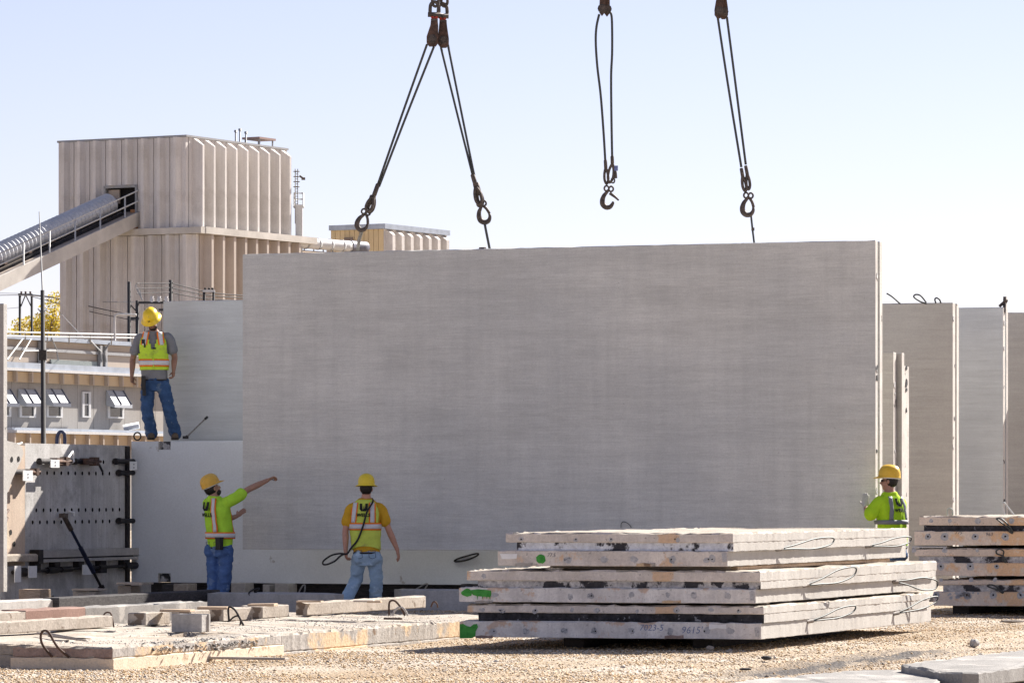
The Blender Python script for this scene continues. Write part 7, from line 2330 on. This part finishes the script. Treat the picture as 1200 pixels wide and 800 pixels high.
# ================================================================== GRAVEL STONES AND GRIT (stuff)
def stones(name, label, n, area, zfun, rlo, rhi, cols, seed, flat=0.7):
    rng = np.random.default_rng(seed)
    xs, ys, zz = area(rng, n)
    n = len(xs)
    r = rlo + (rhi - rlo) * rng.random(n) ** 2.2
    base = np.array([(1, 0, 0), (-1, 0, 0), (0, 1, 0), (0, -1, 0), (0, 0, 1), (0, 0, -1)], float)
    faces = np.array([(0, 2, 4), (2, 1, 4), (1, 3, 4), (3, 0, 4), (2, 0, 5), (1, 2, 5), (3, 1, 5), (0, 3, 5)])
    an = rng.random(n) * 2 * np.pi
    v = np.repeat(base[None], n, 0) * (1 + rng.uniform(-.35, .35, (n, 6, 1)))
    v = v * r[:, None, None]
    v[:, :, 0] *= rng.uniform(.8, 1.5, n)[:, None]
    v[:, :, 2] *= flat * rng.uniform(.7, 1.2, n)[:, None]
    # tilt a little and turn
    tl = rng.uniform(-.5, .5, n)
    y0 = v[:, :, 1] * np.cos(tl)[:, None] - v[:, :, 2] * np.sin(tl)[:, None]
    z0 = v[:, :, 1] * np.sin(tl)[:, None] + v[:, :, 2] * np.cos(tl)[:, None]
    x0 = v[:, :, 0]
    c, s = np.cos(an)[:, None], np.sin(an)[:, None]
    out = np.empty_like(v)
    out[:, :, 0] = x0 * c - y0 * s + xs[:, None]
    out[:, :, 1] = x0 * s + y0 * c + ys[:, None]
    out[:, :, 2] = z0 + (zz + r * 0.15)[:, None]
    verts = out.reshape(-1, 3)
    fs = (faces[None] + (np.arange(n) * 6)[:, None, None]).reshape(-1, 3)
    me = bpy.data.meshes.new(name)
    me.vertices.add(len(verts)); me.vertices.foreach_set('co', verts.ravel())
    me.loops.add(fs.size); me.loops.foreach_set('vertex_index', fs.ravel())
    me.polygons.add(len(fs)); me.polygons.foreach_set('loop_start', np.arange(0, fs.size, 3)); me.polygons.foreach_set('loop_total', np.full(len(fs), 3))
    me.update(calc_edges=True)
    m, nt, bs = nmat(name + ' stone')
    gi = nt.nodes.new('ShaderNodeNewGeometry').outputs['Random Per Island']
    nt.links.new(_ramp(nt, gi, cols), bs.inputs['Base Color'])
    bs.inputs['Roughness'].default_value = 0.9
    bs.inputs['Specular IOR Level'].default_value = 0.2
    me.materials.append(m)
    o = bpy.data.objects.new(name, me); COL.objects.link(o)
    tag(o, label, None, None, 'stuff')
    return o

GC = [(0.0, (0.11, 0.075, 0.05)), (0.18, (0.38, 0.25, 0.13)), (0.42, (0.62, 0.43, 0.24)), (0.62, (0.70, 0.54, 0.36)), (0.86, (0.76, 0.66, 0.54)), (1.0, (0.48, 0.45, 0.42))]
gxa, gya = np.array(gx), np.array(gy)
gza = np.array([v[2] for v in gv]).reshape(len(gy), len(gx))
def ground_z(x, y):
    i = np.clip(np.searchsorted(gxa, x) - 1, 0, len(gxa) - 2); j = np.clip(np.searchsorted(gya, y) - 1, 0, len(gya) - 2)
    tx = (x - gxa[i]) / (gxa[i + 1] - gxa[i]); ty = (y - gya[j]) / (gya[j + 1] - gya[j])
    return (gza[j, i] * (1 - tx) + gza[j, i + 1] * tx) * (1 - ty) + (gza[j + 1, i] * (1 - tx) + gza[j + 1, i + 1] * tx) * ty
def yard(rng, n):
    # denser near the camera; keep the strip that the photograph looks at
    y = 32.5 + 25.5 * rng.random(n) ** 1.35
    x = (rng.random(n) * 2 - 1) * (0.128 * y)
    keep = ~((x < -0.35 * (y - 36) * 0 - 3.4 + (y - 36.6) * .357 / .934) & (y > 37.5) & (y < 50))
    # stones lie in patches: thin them where the fines show
    p = np.sin(x * 1.3 + 1.1 * np.sin(y * .7)) * np.sin(y * 1.1 + .8 * np.sin(x * .9))
    p2 = np.sin(x * 3.7 + 2.0 * np.sin(y * 1.9)) * np.sin(y * 2.9 + x)
    keep &= rng.random(n) < np.clip(0.52 + 0.42 * p + 0.25 * p2, 0.06, 1)
    for P, d, dep, wd in RUTS[1:]:
        s = (x - P.x) * d.y - (y - P.y) * d.x
        keep &= ~((np.abs(s) < wd) & (rng.random(n) < 0.7))
    P, d = RUTS[0][0], RUTS[0][1]            # the oily track keeps few loose stones
    t = (x - P.x) * d.x + (y - P.y) * d.y
    s = (x - P.x) * d.y - (y - P.y) * d.x
    keep &= ~((np.abs(s - 0.16) < 0.30) & (t > -0.8) & (t < 6.0) & (rng.random(n) < 0.85))
    x, y = x[keep], y[keep]
    return x, y, ground_z(x, y)
stones('gravel', 'loose tan and white gravel covering the yard', 270000, yard, None, 0.004, 0.0145, GC, 11)
def cobbles(rng, n):
    y = 33.5 + 22 * rng.random(n); x = (rng.random(n) * 2 - 1) * 0.125 * y
    keep = (x > -3.4 + (y - 36.6) * .382 + .3) | (y < 36.3)
    x, y = x[keep], y[keep]
    return x, y, ground_z(x, y)
stones('larger_stones', 'scattered larger stones and concrete lumps on the gravel', 260, cobbles, None, 0.014, 0.034, [(0.0, (0.12, 0.10, 0.09)), (0.3, (0.36, 0.32, 0.28)), (0.7, (0.55, 0.48, 0.40)), (1.0, (0.70, 0.66, 0.60))], 14)
def slabtop(rng, n):
    t = rng.random(n) ** .8 * (tj2 + 2.0)
    v = -rng.random(n) ** 1.3 * 2.9
    x = LC0.x + UD.x * t + VD.x * v; y = LC0.y + UD.y * t + VD.y * v
    p = np.sin(x * 3.1) * np.sin(y * 2.3 + x)
    k = (rng.random(n) < 0.45 + .5 * p) & ((t > 0.1) & (v < -.06))
    k &= ~((t < tj1) & (v < -1.0))
    x, y = x[k], y[k]
    return x, y, np.full(len(x), ZS - 0.002)
stones('slab_grit', 'pale crumbs and grit strewn over the low slabs', 6000, slabtop, None, 0.003, 0.011, [(0.0, (0.36, 0.32, 0.28)), (0.3, (0.55, 0.50, 0.45)), (1.0, (0.76, 0.73, 0.69))], 12)
def chipped(rng, n):
    t = tj1 * (0.22 + 0.62 * rng.random(n)); v = rng.normal(-0.05, 0.035, n)
    x = LC0.x + UD.x * t + VD.x * v; y = LC0.y + UD.y * t + VD.y * v
    return x, y, ZS - 0.012 - np.clip(v + .06, 0, .1) * .9
stones('broken_edge_crumbs', 'dark crumbling aggregate along the chipped edge of the low slab', 900, chipped, None, 0.008, 0.024, [(0.0, (0.10, 0.095, 0.09)), (0.6, (0.30, 0.28, 0.26)), (1.0, (0.5, 0.47, 0.43))], 13)

bpy.data.scenes.remove(TMP)
